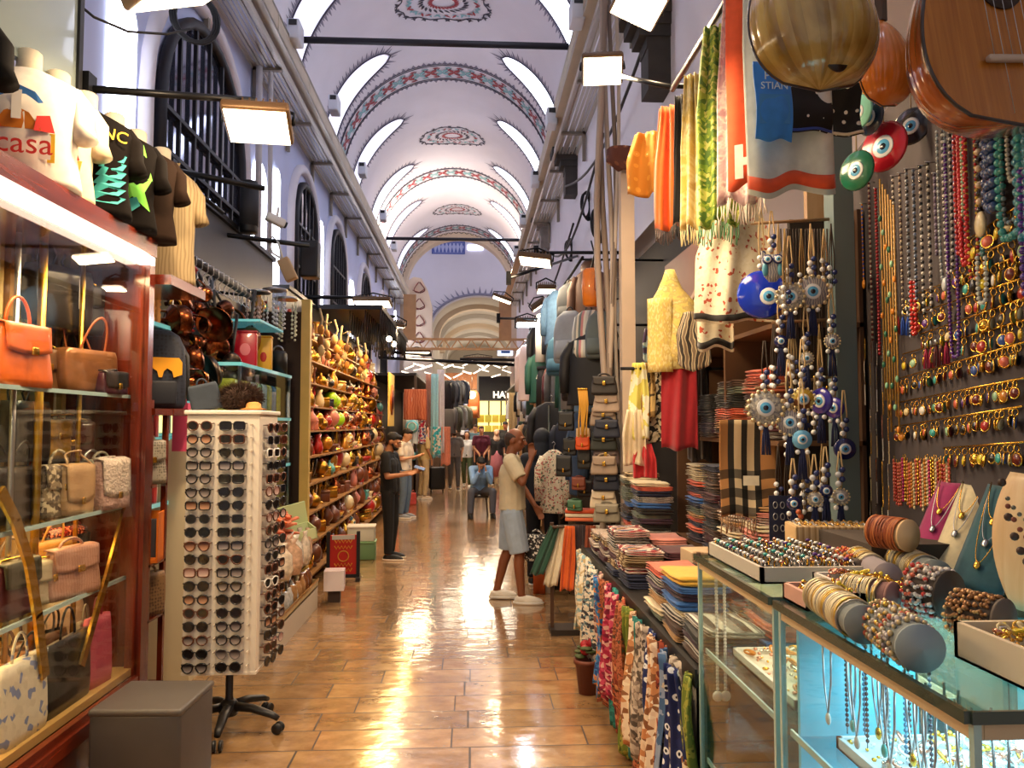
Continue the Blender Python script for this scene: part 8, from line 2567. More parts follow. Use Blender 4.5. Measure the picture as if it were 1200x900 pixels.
def hand(q, w, dirv, up, side, s=1.0, curl=.5):
	"""palm + four fingers + thumb; dirv = pointing, up = back of hand, side = thumb side"""
	w, d, u, t = Vector(w), Vector(dirv).normalized(), Vector(up).normalized(), Vector(side).normalized()
	pc = w + d * .05 * s
	for k in range(4):
		off = t * (.027 - .018 * k) * s
		cap(q, w + off * .5, pc + off + d * .035 * s, .016 * s, .012 * s, 8)
		b = pc + off + d * .04 * s
		L = (.07, .078, .072, .056)[k] * s
		c1 = b + (d * math.cos(curl * .5) - u * math.sin(curl * .5)) * L * .45
		c2 = c1 + (d * math.cos(curl * 1.5) - u * math.sin(curl * 1.5)) * L * .35
		c3 = c2 + (d * math.cos(curl * 2.3) - u * math.sin(curl * 2.3)) * L * .25
		cap(q, b, c1, .0098 * s, .009 * s, 8); cap(q, c1, c2, .009 * s, .008 * s, 8); cap(q, c2, c3, .008 * s, .007 * s, 8)
	b = w + d * .02 * s + t * .022 * s
	c1 = b + (t * .6 + d * .75 - u * .2).normalized() * .038 * s
	c2 = c1 + (t * .25 + d * .9 - u * .35).normalized() * .03 * s
	cap(q, b, c1, .013 * s, .011 * s, 8); cap(q, c1, c2, .011 * s, .009 * s, 8)
def person(label, loc, yaw, height=1.72, skin='tan', top='#222', bottom='#333', shoes='#eee', hair='#1a1412', J=None, vox=.012, sleeves='short', legs='long', hairstyle='short', beard=None, hands=True, group=None, fem=False, headturn=0.0, headtilt=0.0, sole='#e9e4da', skirt=None, scarf=None, top_m=None, logo=None, bulk=1.0):
	"""figure facing -Y; J overrides joints given for a 1.72 m body"""
	j = {'pel': (0, 0, .94), 'waist': (0, .0, 1.08), 'chest': (0, .005, 1.28), 'neck': (0, .02, 1.46), 'head': (0, -.005, 1.60),
'shL': (.185, .01, 1.405), 'shR': (-.185, .01, 1.405), 'elL': (.235, .02, 1.12), 'elR': (-.235, .02, 1.12), 'wrL': (.245, -.04, .87), 'wrR': (-.245, -.04, .87),
'hiL': (.095, 0, .90), 'hiR': (-.095, 0, .90), 'knL': (.105, -.02, .49), 'knR': (-.105, -.02, .49), 'anL': (.11, .03, .08), 'anR': (-.11, .03, .08),
'hdL': (0, 0, -1), 'hdR': (0, 0, -1)}
	if fem:
		j['shL'] = (.165, .01, 1.39); j['shR'] = (-.165, .01, 1.39)
	j.update(J or {})
	j = {k: Vector(v) for k, v in j.items()}
	t = thing('person', label, 'person', loc, R_(yaw), group)
	sc = height / 1.72
	t.scale = (sc, sc, sc)
	B = bulk
	sk = SKIN[skin]
	hd = j['head']
	HM = Matrix.Translation(hd) @ Matrix.Rotation(R_(headturn), 4, 'Z') @ Matrix.Rotation(R_(headtilt), 4, 'X')
	hp = lambda x, y, z: HM @ Vector((x, y, z))
	H3 = HM.to_3x3()
	q = MB()
	q.ball(hp(0, .012, .025), (.076, .096, .098), 16, 12, M=H3)
	q.ball(hp(0, -.022, -.035), (.06, .07, .075), 14, 10, M=H3)
	q.ball(hp(0, -.055, -.078), (.03, .025, .022), 10, 8, M=H3)    
	cap(q, hp(0, -.09, .018), hp(0, -.112, -.018), .011, .017, 8)   
	cap(q, hp(-.045, -.078, .035), hp(.045, -.078, .035), .016, .016, 8)
	cap(q, hp(-.022, -.083, -.05), hp(.022, -.083, -.05), .012, .012, 8)
	for s in (-1, 1):
		q.ball(hp(s * .078, .012, -.002), (.010, .022, .032), 8, 6, M=H3)
		q.ball(hp(s * .042, -.06, -.015), (.024, .024, .022), 8, 6, M=H3)
	cap(q, j['neck'] - Vector((0, 0, .03)), hd - H3 @ Vector((0, -.02, .05)), .058, .052)
	cap(q, j['shL'], j['shR'], .055 * B, .055 * B)
	for s in (-1, 1):
		o = Vector((s * .065, 0, 0))
		cap(q, j['chest'] + o, j['waist'] + o * .9, .10 * B, .085 * B, 14)
		cap(q, j['waist'] + o * .9, j['pel'] + o, .085 * B, .10 * B, 14)
	for S in 'LR':
		cap(q, j['sh' + S], j['el' + S], .05 * B, .038)
		cap(q, j['el' + S], j['wr' + S], .038, .025)
		cap(q, j['hi' + S], j['kn' + S], .082 * B, .055)
		mid = j['kn' + S].lerp(j['an' + S], .3) + Vector((0, .012, 0))
		cap(q, j['kn' + S], mid, .052, .054); cap(q, mid, j['an' + S], .054, .036)
		d = j['hd' + S].normalized()
		side = (j['shL'] - j['shR']).normalized() * (-.1) + Vector((0, -1, 0))
		side = side - d * side.dot(d)
		if side.length < .2:
			side = Vector((0, 0, 1)) - d * d.z
		up = d.cross(side.normalized()) * (1 if S == 'R' else -1)
		if hands:
			hand(q, j['wr' + S], d, up, side, 1.0, .55)
		else:
			cap(q, j['wr' + S], j['wr' + S] + d * .09, .03, .03, 8)
		if True:
			an = j['an' + S]
			cap(q, an - Vector((0, -.01, .02)), an + Vector((0, -.12, -.04)), .036, .03)
	remesh(q, 'body', sk, t, vox)
	hm = mat(hair, .7, noise=.15, ns=80.)
	if hairstyle:
		q = MB()
		if hairstyle in ('short', 'fade', 'bald'):
			zt = .06 if hairstyle != 'bald' else .012
			q.ball(hp(0, .026, .052 if hairstyle != 'bald' else .03), (.083, .098, .086) if hairstyle != 'bald' else (.0805, .096, .07), 14, 10, M=H3)
			if hairstyle == 'short':
				q.ball(hp(0, -.04, .092), (.062, .048, .034), 12, 8, M=H3)
			q.ball(hp(0, .06, .0), (.07, .055, .07), 12, 8, M=H3)
		elif hairstyle == 'cap':
			q.ball(hp(0, .015, .055), (.088, .102, .072), 14, 10, M=H3)
			q.ball(hp(0, -.1, .045), (.062, .06, .012), 12, 6, M=H3)
		elif hairstyle == 'long':
			q.ball(hp(0, .026, .045), (.088, .102, .09), 14, 10, M=H3)
			cap(q, hp(.05, .05, .0), hp(.06, .05, -.2), .045, .035); cap(q, hp(-.05, .05, .0), hp(-.06, .05, -.2), .045, .035); cap(q, hp(0, .07, 0), hp(0, .08, -.2), .06, .04)
		elif hairstyle == 'hood':
			q.ball(hp(0, .03, .03), (.10, .115, .12), 14, 10, M=H3)
			cap(q, hp(0, .06, -.05), j['neck'] + Vector((0, .04, -.02)), .09, .1)
		elif hairstyle == 'scarf':
			q.ball(hp(0, .02, .035), (.092, .105, .105), 14, 10, M=H3)
			cap(q, hp(0, .02, -.06), j['neck'] + Vector((0, -.0, -.05)), .08, .12)
		remesh(q, 'hair' if hairstyle not in ('cap', 'hood', 'scarf') else {'cap': 'cap', 'hood': 'hood', 'scarf': 'headscarf'}[hairstyle], hm if not scarf else mat(scarf, .8), t, max(vox * .9, .008), 3)
	if beard:
		q = MB()
		q.ball(hp(0, -.05, -.062), (.052, .052, .04), 12, 8, M=H3)
		cap(q, hp(.06, -.01, -.02), hp(.045, -.05, -.06), .016, .02, 8); cap(q, hp(-.06, -.01, -.02), hp(-.045, -.05, -.06), .016, .02, 8)
		remesh(q, 'beard', mat(beard, .8), t, .009, 2)
	if hands:
		for s in (-1, 1):
			MB().ball(hp(s * .031, -.0915, .016), (.013, .006, .0065), 8, 6, M=H3).build('eye', mat('#e9e4dd', .3), t)
			MB().ball(hp(s * .031, -.0965, .016), (.0055, .0035, .0058), 8, 6, M=H3).build('pupil', mat('#1a1008', .2), t)
			MB().tube([hp(s * .014, -.099, .036), hp(s * .032, -.1, .042), hp(s * .05, -.09, .036)], .0042, 5).build('eyebrow', hm, t)
		MB().tube([hp(-.02, -.094, -.05), hp(0, -.1, -.051), hp(.02, -.094, -.05)], .0045, 5).build('mouth', mat('#8a4a40', .5), t)
	q = MB()
	e = .016
	cap(q, j['shL'], j['shR'], .064 * B, .064 * B)
	cap(q, j['neck'] - Vector((0, 0, .05)), j['chest'], .075, .1)
	hemz = j['pel'] + (j['pel'] - j['waist']) * (.25 if bottom else 0)
	for s in (-1, 1):
		o = Vector((s * .065, 0, 0))
		cap(q, j['chest'] + o, j['waist'] + o * .95, (.10 + e) * B, (.095 + e) * B, 14)
		q.tube([j['waist'] + o * .95, j['pel'] + o, hemz + o], [(.095 + e) * B, (.1 + e) * B, (.104 + e) * B], 14)
	for S in 'LR':
		a, b_, c = j['sh' + S], j['el' + S], j['wr' + S]
		if sleeves == 'short':
			q.tube([a, a.lerp(b_, .4), a.lerp(b_, .82)], [.066 * B, .068 * B, .064 * B], 12)
		else:
			cap(q, a, b_, .064 * B, .054); q.tube([b_, c], [.054, .04], 12)
	tm = top_m or mat(top, .85, noise=.06, ns=14.)
	remesh(q, 'shirt', tm, t, vox, 4)
	q = MB()
	q.tube([j['neck'] + Vector((.062 * math.cos(2 * PI * k / 14), .06 * math.sin(2 * PI * k / 14), -.012 + .014 * math.sin(2 * PI * k / 14))) for k in range(14)], .011, 6, closed=True)
	q.build('collar', tm, t)
	bm = mat(bottom, .85, noise=.08, ns=14.)
	q = MB()
	if skirt:
		zt = j['waist'].z
		loft(q, [(0, 0, skirt, .26, .22), (0, 0, (zt + skirt) / 2, .2, .17), (0, 0, j['pel'].z, .17, .13), (0, 0, zt - .02, .13, .1)], 18)
		q.build('skirt', bm, t)
	else:
		cap(q, j['pel'] + Vector((.06, 0, .04)), j['pel'] + Vector((-.06, 0, .04)), .108 * B, .108 * B)
		for S in 'LR':
			a, b_, c = j['hi' + S], j['kn' + S], j['an' + S]
			cap(q, j['pel'].lerp(a, .6), a, .1 * B, .098 * B)
			if legs == 'shorts':
				q.tube([a, a.lerp(b_, .5), a.lerp(b_, 1.0)], [.1 * B, .098 * B, .09 * B], 14)
			else:
				cap(q, a, b_, .096 * B, .074); q.tube([b_, b_.lerp(c, .5), b_.lerp(c, .98)], [.074, .066, .058], 12)
		remesh(q, 'shorts' if legs == 'shorts' else 'trousers', bm, t, vox, 4)
	for S in 'LR':
		an = j['an' + S]
		z0_ = an.z - .08
		q = MB()
		q.tube([an + Vector((0, .01, -.005)), an + Vector((0, .0, -.04))], [.045, .05], 12)
		loft(q, [(an.x, an.y - .07, z0_ + .022, .045, .15), (an.x, an.y - .065, z0_ + .05, .042, .14), (an.x, an.y - .04, z0_ + .075, .038, .10), (an.x, an.y - .02, z0_ + .085, .03, .06)], 14)
		sh = remesh(q, 'shoe', mat(shoes, .6), t, max(.009, vox * .8), 3)
		q = MB(); loft(q, [(an.x, an.y - .07, z0_, .046, .152), (an.x, an.y - .07, z0_ + .026, .048, .155)], 16); q.build('sole', mat(sole, .6), sh)
	return t
pm = person('man in black t-shirt and trousers looking at his phone beside the ornament stall', (-1.10, 10.5, 0), 78, 1.70, 'tan', '#121214', '#101013', '#17171a', '#15100e',
{'elL': (.23, -.05, 1.13), 'wrL': (.10, -.30, 1.18), 'elR': (-.23, -.03, 1.13), 'wrR': (-.12, -.29, 1.16), 'hdL': (-.25, -.9, .3), 'hdR': (.2, -.95, .25), 'head': (0, -.045, 1.585), 'anL': (.10, .02, .08), 'anR': (-.12, -.02, .08)}, vox=.009, beard='#1d1512', headtilt=22)
t = thing('mobile_phone', 'dark mobile phone in the hands of the man in black', 'phone', (-1.10 + .40, 10.5 - .085, 1.222), rot=(R_(20), R_(-25), R_(78)))
MB().rbox((0, 0, 0), (.075, .15, .009), .004).build('phone_body', BLK, t)
MB().box((0, 0, .005), (.068, .138, .001)).build('screen', mat('#4a5666', .1, emit=.3), t)
person('man in beige t-shirt, blue shorts and white sneakers raising a hand to his face', (.42, 7.95, 0), 82, 1.76, 'dark', '#cfc2a4', '#a9bbcf', '#efe9dc', '#3a2a22',
{'pel': (0, 0.0, .95), 'elR': (-.27, -.12, 1.20), 'wrR': (-.12, -.20, 1.43), 'hdR': (.12, .02, 1), 'elL': (.26, -.07, 1.14), 'wrL': (.16, -.22, .93), 'hdL': (0, -.5, -.85),
'knL': (.10, .05, .50), 'anL': (.10, .17, .085), 'hiL': (.095, .02, .9), 'knR': (-.11, -.08, .5), 'anR': (-.12, -.10, .08), 'head': (0, -.03, 1.60)}, vox=.008, legs='shorts', hairstyle='bald', headturn=-8, bulk=1.12, headtilt=6)
person('person in dark navy hooded jacket standing with the back turned beside the jackets', (.80, 8.75, 0), 170, 1.74, 'tan', '#141c2b', '#11151f', '#17171a', '#141c2b', {}, vox=.012, sleeves='long', hairstyle='hood', scarf='#141c2b')
person('seated man in light blue shirt and grey trousers leaning with hands at his face', (.16, 15.35, 0), 8, 1.74, 'tan', '#7fa3cc', '#50525c', '#141416', '#12100e',
{'pel': (0, .12, .50), 'waist': (0, .06, .64), 'chest': (0, -.08, .82), 'neck': (0, -.17, .97), 'head': (-.02, -.28, 1.03), 'shL': (.18, -.14, .93), 'shR': (-.18, -.14, .93),
'elL': (.16, -.33, .68), 'wrL': (.06, -.42, .90), 'hdL': (-.25, .1, .95), 'elR': (-.18, -.34, .68), 'wrR': (-.08, -.42, .88), 'hdR': (.2, .1, .95),
'hiL': (.1, .08, .47), 'hiR': (-.1, .08, .47), 'knL': (.2, -.36, .50), 'knR': (-.22, -.36, .50), 'anL': (.2, -.34, .085), 'anR': (-.24, -.34, .085)}, vox=.012, sleeves='long', headtilt=40, sole='#141416')
t = thing('low_stool', 'low dark stool under the seated man in blue', 'stool', (.17, 15.5, 0))
MB().rbox((0, 0, .37), (.34, .3, .04), .015).build('seat', mat('#3a2c22', .6), t)
for sx in (-1, 1):
	for sy in (-1, 1):
		MB().tube([(sx * .12, sy * .1, .36), (sx * .15, sy * .13, 0)], .014, 6).build('leg', mat('#3a2c22', .6), t)
rest = {'elL': (.24, .0, 1.13), 'wrL': (.2, -.12, .9), 'elR': (-.24, .0, 1.13), 'wrR': (-.2, -.12, .9)}
phone = {'elL': (.23, -.05, 1.13), 'wrL': (.08, -.28, 1.2), 'elR': (-.23, -.03, 1.13), 'wrR': (-.1, -.27, 1.18), 'hdL': (-.25, -.9, .3), 'hdR': (.2, -.95, .25), 'head': (0, -.05, 1.58)}
walk = {'knL': (.1, -.12, .5), 'anL': (.1, -.16, .08), 'knR': (-.1, .02, .5), 'anR': (-.1, .2, .1)}
def far(px, py, label, yaw, hgt, **k):
	p = W(px, py, Z=0)
	return person(label, (p.x, p.y, 0), yaw, hgt, vox=.018, hands=False, **k)
far(474, 607, 'man in white t-shirt and jeans looking down at his phone behind the man in black', 70, 1.74, skin='fair', top='#e6dac4', bottom='#5f7286', shoes='#8a8f96', J=dict(phone), headtilt=25)
far(496, 585, 'man in pale yellow shirt and beige trousers with his back half turned', 120, 1.78, skin='tan', top='#e3c68a', bottom='#cdb48a', shoes='#e0cdb4', J=rest)
far(532, 574, 'man in grey t-shirt and grey trousers walking towards the camera', 5, 1.72, skin='fair', top='#7a7674', bottom='#5c5a5a', shoes='#2a2a2c', J=dict(walk, **rest), beard='#3a2a20')
far(547, 571, 'woman in white top and green trousers walking beside the man in grey', -5, 1.62, skin='fair', top='#d9dfe6', bottom='#46553a', shoes='#d9d4cc', hair='#3a2618', hairstyle='long', fem=True, J=walk)
far(564, 571, 'man in maroon sports shirt standing behind the seated man', 5, 1.76, skin='fair', top='#5a1a34', bottom='#17171c', shoes='#d9d4cc', hair='#4a3020', J={'elL': (.22, -.04, 1.12), 'wrL': (.06, -.14, .92), 'elR': (-.22, -.04, 1.12), 'wrR': (-.06, -.14, .92)})
far(582, 568, 'woman in black top, pink skirt and pale headscarf in the crowd', 0, 1.66, skin='fair', top='#1a1618', bottom='#b06a74', shoes='#2a2a2c', hairstyle='scarf', scarf='#c9a890', skirt=.25, fem=True)
far(557, 560, 'man in steel blue t-shirt in the crowd behind the maroon shirt', -10, 1.80, skin='fair', top='#5f8494', bottom='#2a2c34', shoes='#2a2a2c', hair='#4a3020', J=rest)
far(592, 560, 'person in black t-shirt and black cap at the back of the crowd', 0, 1.92, skin='dark', top='#141416', bottom='#1a1a1e', shoes='#2a2a2c', hairstyle='cap', scarf='#141416', J=rest)
far(553, 549, 'man in pale pink shirt walking away at the back of the crowd', 175, 1.84, skin='tan', top='#c9b4ac', bottom='#3a3c44', shoes='#2a2a2c', J=walk)
far(567, 548, 'man in beige shirt walking away at the back of the crowd', 170, 1.86, skin='tan', top='#b9a890', bottom='#3a3430', shoes='#2a2a2c', J=rest)
far(578, 547, 'man in navy shirt at the back of the crowd near the yellow shop window', 20, 1.78, skin='tan', top='#1c2238', bottom='#20222c', shoes='#2a2a2c', J=walk)
far(463, 590, 'child in red top half hidden behind the man in black', 60, 1.35, skin='fair', top='#c22a2c', bottom='#3a4a64', shoes='#c9c4bc', hair='#b8824a', hairstyle='long', fem=True)
# == the far end of the hall
fy_ = 20.3
a, b_ = W(480, 403, Y=fy_), W(592, 403, Y=fy_)
zt_ = W(480, 345, Y=fy_).z
fm = mat('#c99a6c', .6, noise=.1, ns=4.)
t = thing('beam_frame', 'beige lattice frame spanning the hall below the far arch', 'frame', (a.x, fy_, a.z))
L = b_.x - a.x
q = MB()
for dz in (-.13, .13):
	q.bar((-.9, 0, dz), (L + .9, 0, dz), .06)
for k in range(24):
	x = -.9 + (L + 1.8) * k / 24
	q.bar((x, 0, -.13 if k % 2 else .13), (x + (L + 1.8) / 24, 0, .13 if k % 2 else -.13), .03)
q.build('lattice_beam', fm, t)
for x in (0, L):
	q = MB()
	for dx in (-.14, .14):
		q.bar((x + dx, 0, .1), (x + dx, 0, zt_ - a.z), .05)
	q.bar((x, 0, .1), (x, 0, zt_ - a.z), .25, .02)
	q.build('hanger_post', fm, t)
q = MB().bar((L, 0, zt_ - a.z - .2), (L + .55, 0, zt_ - a.z + 1.6), .16, .06); q.build('diagonal_brace', fm, t)
for (pa, pb, Y, lab) in (((450, 419), (606, 428), 21.0, 'black beam across the hall under the beige frame'), ((545, 421), (606, 422), 23, 'short black rod above the far shop sign'), ((456, 412), (500, 416), 20.8, 'dark rod carrying the lamp under the frame')):
	solo(MB().tube([W(pa[0] - 6, pa[1], Y=Y), W(pb[0] + 6, pb[1], Y=Y)], .05, 6), 'cross_beam', BLKM, lab, 'beam')
rg9 = random.Random(6)
tube_m = mat('#fff6e6', .4, emit=3., ecol='#fff2dc')
for k in range(22):
	px = 478 + (k % 11) * 11.5 + rg9.uniform(-3, 3); py = 428 + (k // 11) * 9 + rg9.uniform(-4, 4)
	Y = 21.6 + (k // 11) * 2.2 + rg9.uniform(0, 1)
	p = W(px, py, Y=Y)
	t = thing('tube_lamp', 'slanted white tube lamp, %s row below the black beam, %s from the left wall' % (('front', 'rear')[k // 11], ORD[k % 11]), 'lamp', p, rot=(0, R_(rg9.uniform(8, 30)) * (1 if k % 2 else -1), R_(rg9.uniform(-40, 40))), group='tube lamps at the far end')
	MB().rbox((0, 0, 0), (.34, .035, .03), .012).build('tube', tube_m, t)
	MB().b2((-.18, -.02, .014), (.18, .02, .03)).build('holder', WHITE, t)
for (x, y) in ((-1.2, 22.5), (.6, 22.5), (-.5, 25.5), (.3, 28)):
	area((x, y, 3.55), (0, 0, 0), 1.6, .6, 85, '#ffeccc')
def flat_hang(px0, py0, px1, py1, Y, m, label, cat='cloth', name='hanging_cloth', yaw=0, group='textiles hanging past the ornament stall', folds=2, amp=.02, **k):
	a = W((px0 + px1) / 2, py0, Y=Y); b_ = W((px0 + px1) / 2, py1, Y=Y)
	w = (px1 - px0) / F * Y
	t = hang_scarf(label, a, w, a.z - b_.z, m, yaw, folds=folds, amp=amp, seed=int(px0), group=group, gather=.95, name=name, **k)
	t['category'] = cat
	return t
OB = pat('wave', ('#d97a52', '#e08a62', '#c9603c'), 5., .8, const=False)
flat_hang(473, 456, 500, 492, 18.4, OB, 'orange embroidered cloth hanging past the ornament stall')
flat_hang(476, 492, 490, 520, 18.2, plain('#dce8ec'), 'white cloth with display of teal necklace below the orange cloth')
flat_hang(489, 490, 499, 520, 18.6, P('noise', ('#c93a5a', '#e8d8d0', '#3a4a8a', '#d99a6a'), 9.), 'red and white patterned cloth beside the teal display')
flat_hang(499, 438, 508, 500, 19.2, plain('#e2a28a'), 'salmon tall drape beside the white dress')
flat_hang(505, 438, 514, 535, 19.0, plain('#a8dce6'), 'pale turquoise tall drape hanging by the far stall corner')
flat_hang(512, 433, 521, 532, 19.4, plain('#e6dde2'), 'pale pink-white dress hanging by the turquoise drape')
flat_hang(517, 500, 528, 545, 19.4, plain('#e08a70'), 'coral cloth hanging low by the far stall corner')
flat_hang(507, 500, 517, 532, 18.9, P('noise', ('#3fb6c4', '#e9e4dc', '#2a8a9a'), 10.), 'turquoise fringed shawl at the far stall corner', fringe=plain('#3fb6c4'))
for i in range(8):
	p = W(523 + 3.2 * i, 446 + (i % 2) * 30, Y=20.5 + .7 * i)
	garment('dark t-shirt in the %s tier of the far left stall, %s along' % (('upper', 'lower')[i % 2], ORD[i // 2]), p, -40, [jet, gr, nv, ol][i % 4], w=.5, h=.75, name='t_shirt', group='dark t-shirts on the far left stall')
t = thing('neck_display', 'turquoise round neck display below the orange cloth', 'necklace display', W(483, 500, Y=18.0))
MB().lathe([(0, 0), (.13, 0), (.16, .05), (.1, .09), (0, .1)], 16, M=Matrix.Rotation(PI / 2, 3, 'X')).build('display_disc', mat('#7fd0dc', .5), t)
MB().tube([(.1 * math.cos(2 * PI * k / 16), -.1, .1 * math.sin(2 * PI * k / 16)) for k in range(16)], .012, 5, closed=True).build('necklace', WHITE, t)
bag3 = [('red', '#b8242c'), ('white', '#e6e2da'), ('blue', '#2f5fa8'), ('yellow', '#e2b83a'), ('black', '#1c1a1c'), ('pink', '#d88a9a'), ('green', '#3f7a4a')]
def far_stall(label, x0, x1, y0, y1, zc, face, cols, n, seed):
	t = thing('market_stall', label, 'market stall', ((x0 + x1) / 2, (y0 + y1) / 2, 0))
	hx, hy = (x1 - x0) / 2, (y1 - y0) / 2
	MB().b2((-hx, -hy, 0), (hx, hy, zc)).build('counter', mat('#4a3526', .6, noise=.2, ns=3.), t)
	bx = -hx if face > 0 else hx
	MB().b2((bx - .03, -hy, 0), (bx + .03, hy, 3.2)).build('back_board', mat('#2c2420', .7), t)
	MB().b2((-hx, -hy, 3.0), (hx + .0, hy, 3.06)).build('canopy', mat('#241f1d', .6), t)
	for yy in (-hy + .03, hy - .03):
		MB().b2((-bx * .97 - .03, yy - .03, 0), (-bx * .97 + .03, yy + .03, 3.0)).build('post', mat('#5a4636', .6), t)
	rgs = random.Random(seed)
	k = 0
	for i in range(n):
		yy = y0 + .2 + (y1 - y0 - .4) * i / n
		cn, c = rgs.choice(cols)
		xx = (x1 - .12) if face > 0 else (x0 + .12)
		q = MB().rbox((0, 0, .1), (.24, (y1 - y0) / n * .8, .2), .03)
		solo(q, 'goods_bundle', mat(c, .6, noise=.25, ns=14.), '%s bundle on the counter of the %s, %s along' % (cn, label.split(' with ')[0], ordn(i)), 'bundle', (xx, yy, zc + .001), None, 'bundles on the counter of the ' + label.split(' with ')[0])
		for lv, zz in ((0, 2.7), (1, 1.95)):
			cn, c = rgs.choice(cols)
			hang_scarf('%s cloth on the %s line of the %s, %s along' % (cn, ('upper', 'lower')[lv], label.split(' with ')[0], ordn(i)), (xx + (.05 if face > 0 else -.05), yy, zz), (y1 - y0) / n * 1.1, rgs.uniform(.5, .72), plain(c), 90 * face + rgs.uniform(-30, 30), folds=2, amp=.03, seed=seed * 40 + i * 2 + lv, group='cloths hung on the ' + label.split(' with ')[0])
	return t
pal1 = [('rose', '#c9808a'), ('white', '#e6e2da'), ('turquoise', '#4fb0c0'), ('black', '#1c1a1c'), ('tan', '#b98a5a'), ('coral', '#e08a68'), ('navy', '#1f2a4a'), ('crimson', '#a8242c')]
pal2 = [('black', '#1a1a1d'), ('purple', '#7a5aa0'), ('beige', '#cdb58a'), ('white', '#dfe0e6'), ('blue', '#3a5a8a'), ('grey', '#6a6a70'), ('navy', '#161d30')]
far_stall('far left textile stall with dark canopy', -2.6, -1.35, 18.7, 28.8, .95, 1, pal1, 11, 1)
far_stall('far right clothing stall with dark canopy', 1.28, 1.9, 17.3, 28.8, .9, -1, pal2, 12, 2)
flat_hang(596, 460, 606, 522, 18.5, plain('#cdb68c'), 'beige tall drape at the far right stall corner', group='textiles at the far right stall')
flat_hang(606, 480, 616, 528, 16.8, plain('#a99ac4'), 'lavender dress hanging at the far right stall corner', group='textiles at the far right stall')
flat_hang(604, 440, 612, 485, 17.0, plain('#e6e6ee'), 'white and navy shirt hanging high at the far right stall', group='textiles at the far right stall')
p = W(512, 577, Z=0)
t = thing('suitcase', 'black wheeled suitcase standing at the far left stall', 'suitcase', (p.x, p.y, 0), R_(10))
MB().rbox((0, 0, .38), (.42, .26, .6), .05).build('case_shell', BLK, t)
MB().tube([(-.1, .08, .66), (-.1, .08, .95), (.1, .08, .95), (.1, .08, .66)], .012, 6).build('pull_handle', STEEL, t)
for sx in (-1, 1):
	MB().lathe([(0, -.015), (.04, -.015), (.04, .015), (0, .015)], 12, M=Matrix.Rotation(PI / 2, 3, 'Y'), c=(sx * .16, 0, .04)).build('wheel', BLK, t)
p = W(517, 562, Z=0)
for k in range(8):
	cn, c = [('red', '#b8303c'), ('white', '#e9e4e0'), ('navy', '#22305a'), ('pink', '#d99aa4')][k % 4]
	solo(MB().rbox((0, 0, .03), (.5, .36, .055), .01), 'folded_blanket', mat(c, .7), '%s folded blanket in the pile behind the suitcase, %s from the bottom' % (cn, ORD[k]), 'blanket', (p.x + .05, p.y + .6, .72 + .06 * k), (0, 0, .1 * (k % 3)), 'folded blankets behind the suitcase')
solo(MB().b2((-.35, -.28, 0), (.35, .28, .715)), 'goods_crate', mat('#4a3526', .7), 'brown crate carrying the folded blankets', 'crate', (p.x + .05, p.y + .6, 0))
for i, (px, c, s_) in enumerate(((494, '#d9622a', 1.0), (504, '#c9504a', .9), (488, '#3fae9a', .8))):
	p = W(px - 24, 600 - 6 * i, Z=0)
	t = handbag('%s bag standing on the floor by the ornament stall end' % ('orange', 'red', 'teal')[i], (p.x, p.y + .4 * i, 0), R_(60), .3 * s_, .3 * s_, .14, mat(c, .5, noise=.2, ns=12.), 'tote', hh=.06, group='bags on the floor past the ornament stall')
YS = 30.6
a, c = W(561, 441, Y=YS), W(607, 469, Y=YS)
t = thing('shop_sign', 'black shop sign with white serif letters HAY above the lit yellow window', 'sign', ((a.x + c.x) / 2, YS, c.z))
wS_, hS_ = c.x - a.x, a.z - c.z
MB().b2((-wS_ / 2, -.03, 0), (wS_ / 2 + 1.2, .05, hS_)).build('sign_board', mat('#101012', .5), t)
lettering('HAY', .36, .01, mat('#f6f2e8', .5, emit=1.2, ecol='#fff6e4'), t, (W(588, 463, Y=YS).x - (a.x + c.x) / 2 - .0, -.05, W(588, 463, Y=YS).z - c.z), (PI / 2, 0, 0), bold=.012)
a, c = W(560, 470, Y=YS + .1), W(600, 500, Y=YS + .1)
t = thing('shop_window', 'lit yellow shop window with stacked goods under the black sign', 'shop window', ((a.x + c.x) / 2, YS + .1, 0))
w_ = (c.x - a.x) / 2
MB().b2((-w_, 0, c.z - .2), (w_, .05, a.z)).build('lit_back', mat('#fff3b0', .5, emit=1.6, ecol='#ffe98a'), t)
MB().b2((-w_ - .08, -.5, 0), (w_ + .08, .05, c.z - .2)).build('counter', mat('#3a3028', .6), t)
for k in range(4):
	MB().b2((-w_ - .05 + k * (2 * w_ + .1) / 3 - .03, -.04, c.z - .2), (-w_ - .05 + k * (2 * w_ + .1) / 3 + .03, .0, a.z)).build('mullion', mat('#2a2420', .6), t)
for k in range(8):
	MB().rbox((-w_ + .12 + (k % 4) * (w_ * 2 - .2) / 4, -.06, c.z - .1 + (k // 4) * .42), ((w_ * 2) / 5, .06, .3), .02).build('packet', mat(['#e8c832', '#d9d04a', '#f0d850', '#c9b832'][k % 4], .5), t)
a, c = W(519, 437, Y=27), W(559, 456, Y=27)
solo(MB().b2((a.x, 27, c.z), (c.x, 27.06, a.z)), 'sign_board', pat('noise', ('#b0764a', '#a06a42', '#8a5a3a'), 2., .6, coord='Object'), 'plain brown board hanging above the leather backpacks', 'sign board')
a, c = W(583, 408, Y=22), W(601, 417, Y=22)
t = thing('light_sign', 'small pale blue and white light box under the beige frame', 'sign', ((a.x + c.x) / 2, 22, c.z))
MB().rbox((0, 0, (a.z - c.z) / 2), (c.x - a.x, .1, a.z - c.z), .02).build('light_box', mat('#dfeaff', .4, emit=1.5, ecol='#d6e4ff'), t)
MB().b2((-.12, -.06, .07), (.14, -.052, .14)).build('blue_mark', mat('#4a78d0', .5), t)
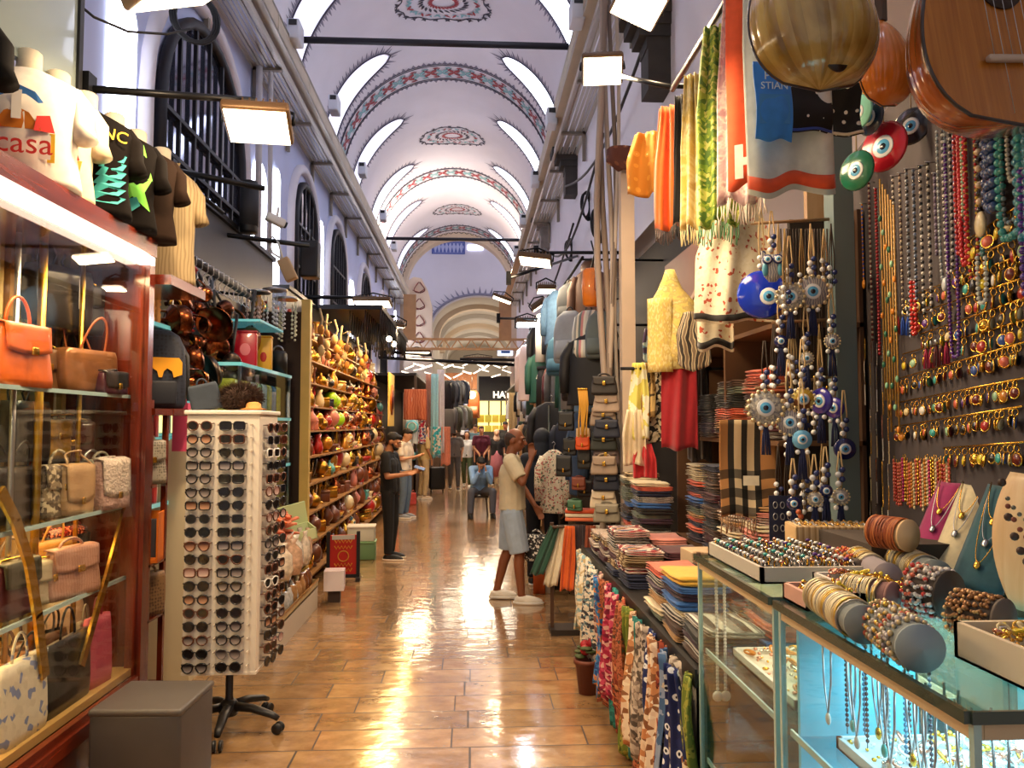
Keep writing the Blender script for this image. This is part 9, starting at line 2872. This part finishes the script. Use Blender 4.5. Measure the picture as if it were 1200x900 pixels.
p = W(555, 490, Y=26)
bk = backpack('brown leather backpack hanging high over the crowd', (p.x, 26, p.z), 0, mat('#8a4a22', .45, noise=.2, ns=10.), .42, .95, .2, 'leather goods over the crowd')
for k in range(12):
	p = W(542 + (k % 2) * 5, 472 + (k // 2) * 7, Y=26.5)
	solo(MB().rbox((0, 0, 0), (.14, .04, .17), .02), 'blister_pack', mat(['#5a78c0', '#c9d0e0', '#8a9ad0'][k % 3], .4), '%s small pack in the hanging column left of the leather backpack, %s down, %s file' % (['blue', 'white', 'lilac'][k % 3], ORD[k // 2], ('first', 'second')[k % 2]), 'pack', p, None, 'small packs hanging over the crowd')
for i, (px, py, c, lab) in enumerate(((536, 465, '#f0e2c0', 'round cream lamp globe over the crowd'), (553, 463, '#fff0d0', 'round white lamp globe beside the leather backpack'))):
	p = W(px, py, Y=25)
	t = thing('globe_lamp', lab, 'lamp', p, group='globe lamps over the crowd')
	MB().ball((0, 0, 0), .13, 12, 8).build('globe', mat(c, .4, emit=3., ecol='#ffe6b8'), t)
	MB().tube([(0, 0, .12), (0, 0, .6)], .01, 5).build('cord', BLK, t)
for (x0, x1, y0, y1, z1, lab) in ((-6, -2.2, 30.4, 36.8, 3.6, 'dark shop block at the left of the crossing'), (2.2, 5, 30.8, 36.8, 3.8, 'dark shop block at the right of the crossing')):
	t = thing('shop_block', lab, 'shop', ((x0 + x1) / 2, (y0 + y1) / 2, 0))
	hx, hy = (x1 - x0) / 2, (y1 - y0) / 2
	MB().b2((-hx, -hy, 0), (hx, hy, z1)).build('shop_body', mat('#3a2c24', .7, noise=.2, ns=1.), t)
	MB().b2((-hx - .05, -hy - .05, z1 - .5), (hx + .05, hy + .05, z1 - .1)).build('fascia', mat('#1f1a1a', .6), t)
	sx = 1 if x0 < 0 else -1
	MB().b2((sx * hx, -hy + .3, .9), (sx * hx + sx * .02, hy - .3, z1 - .7)).build('lit_window', mat('#ffe2a8', .5, emit=1.0, ecol='#ffd690'), t)
t = thing('passage_stall', 'rows of shop displays inside the far low passage', 'shop', (CX, 50, 0))
for s in (-1, 1):
	MB().b2((s * 1.2, -9, 0), (s * 2.2, 9, 2.9)).build('shop_front', mat('#5a4434', .7, noise=.4, ns=1.5), t)
	MB().b2((s * 1.18, -8.8, 2.2), (s * 1.21, 8.8, 2.7)).build('lit_fascia', mat('#ffe8c0', .5, emit=1.2, ecol='#ffdca0'), t)
MB().b2((-2.2, 9.2, 0), (2.2, 9.3, 3.2)).build('end_display', mat('#6a5040', .7, noise=.4, ns=2.), t)
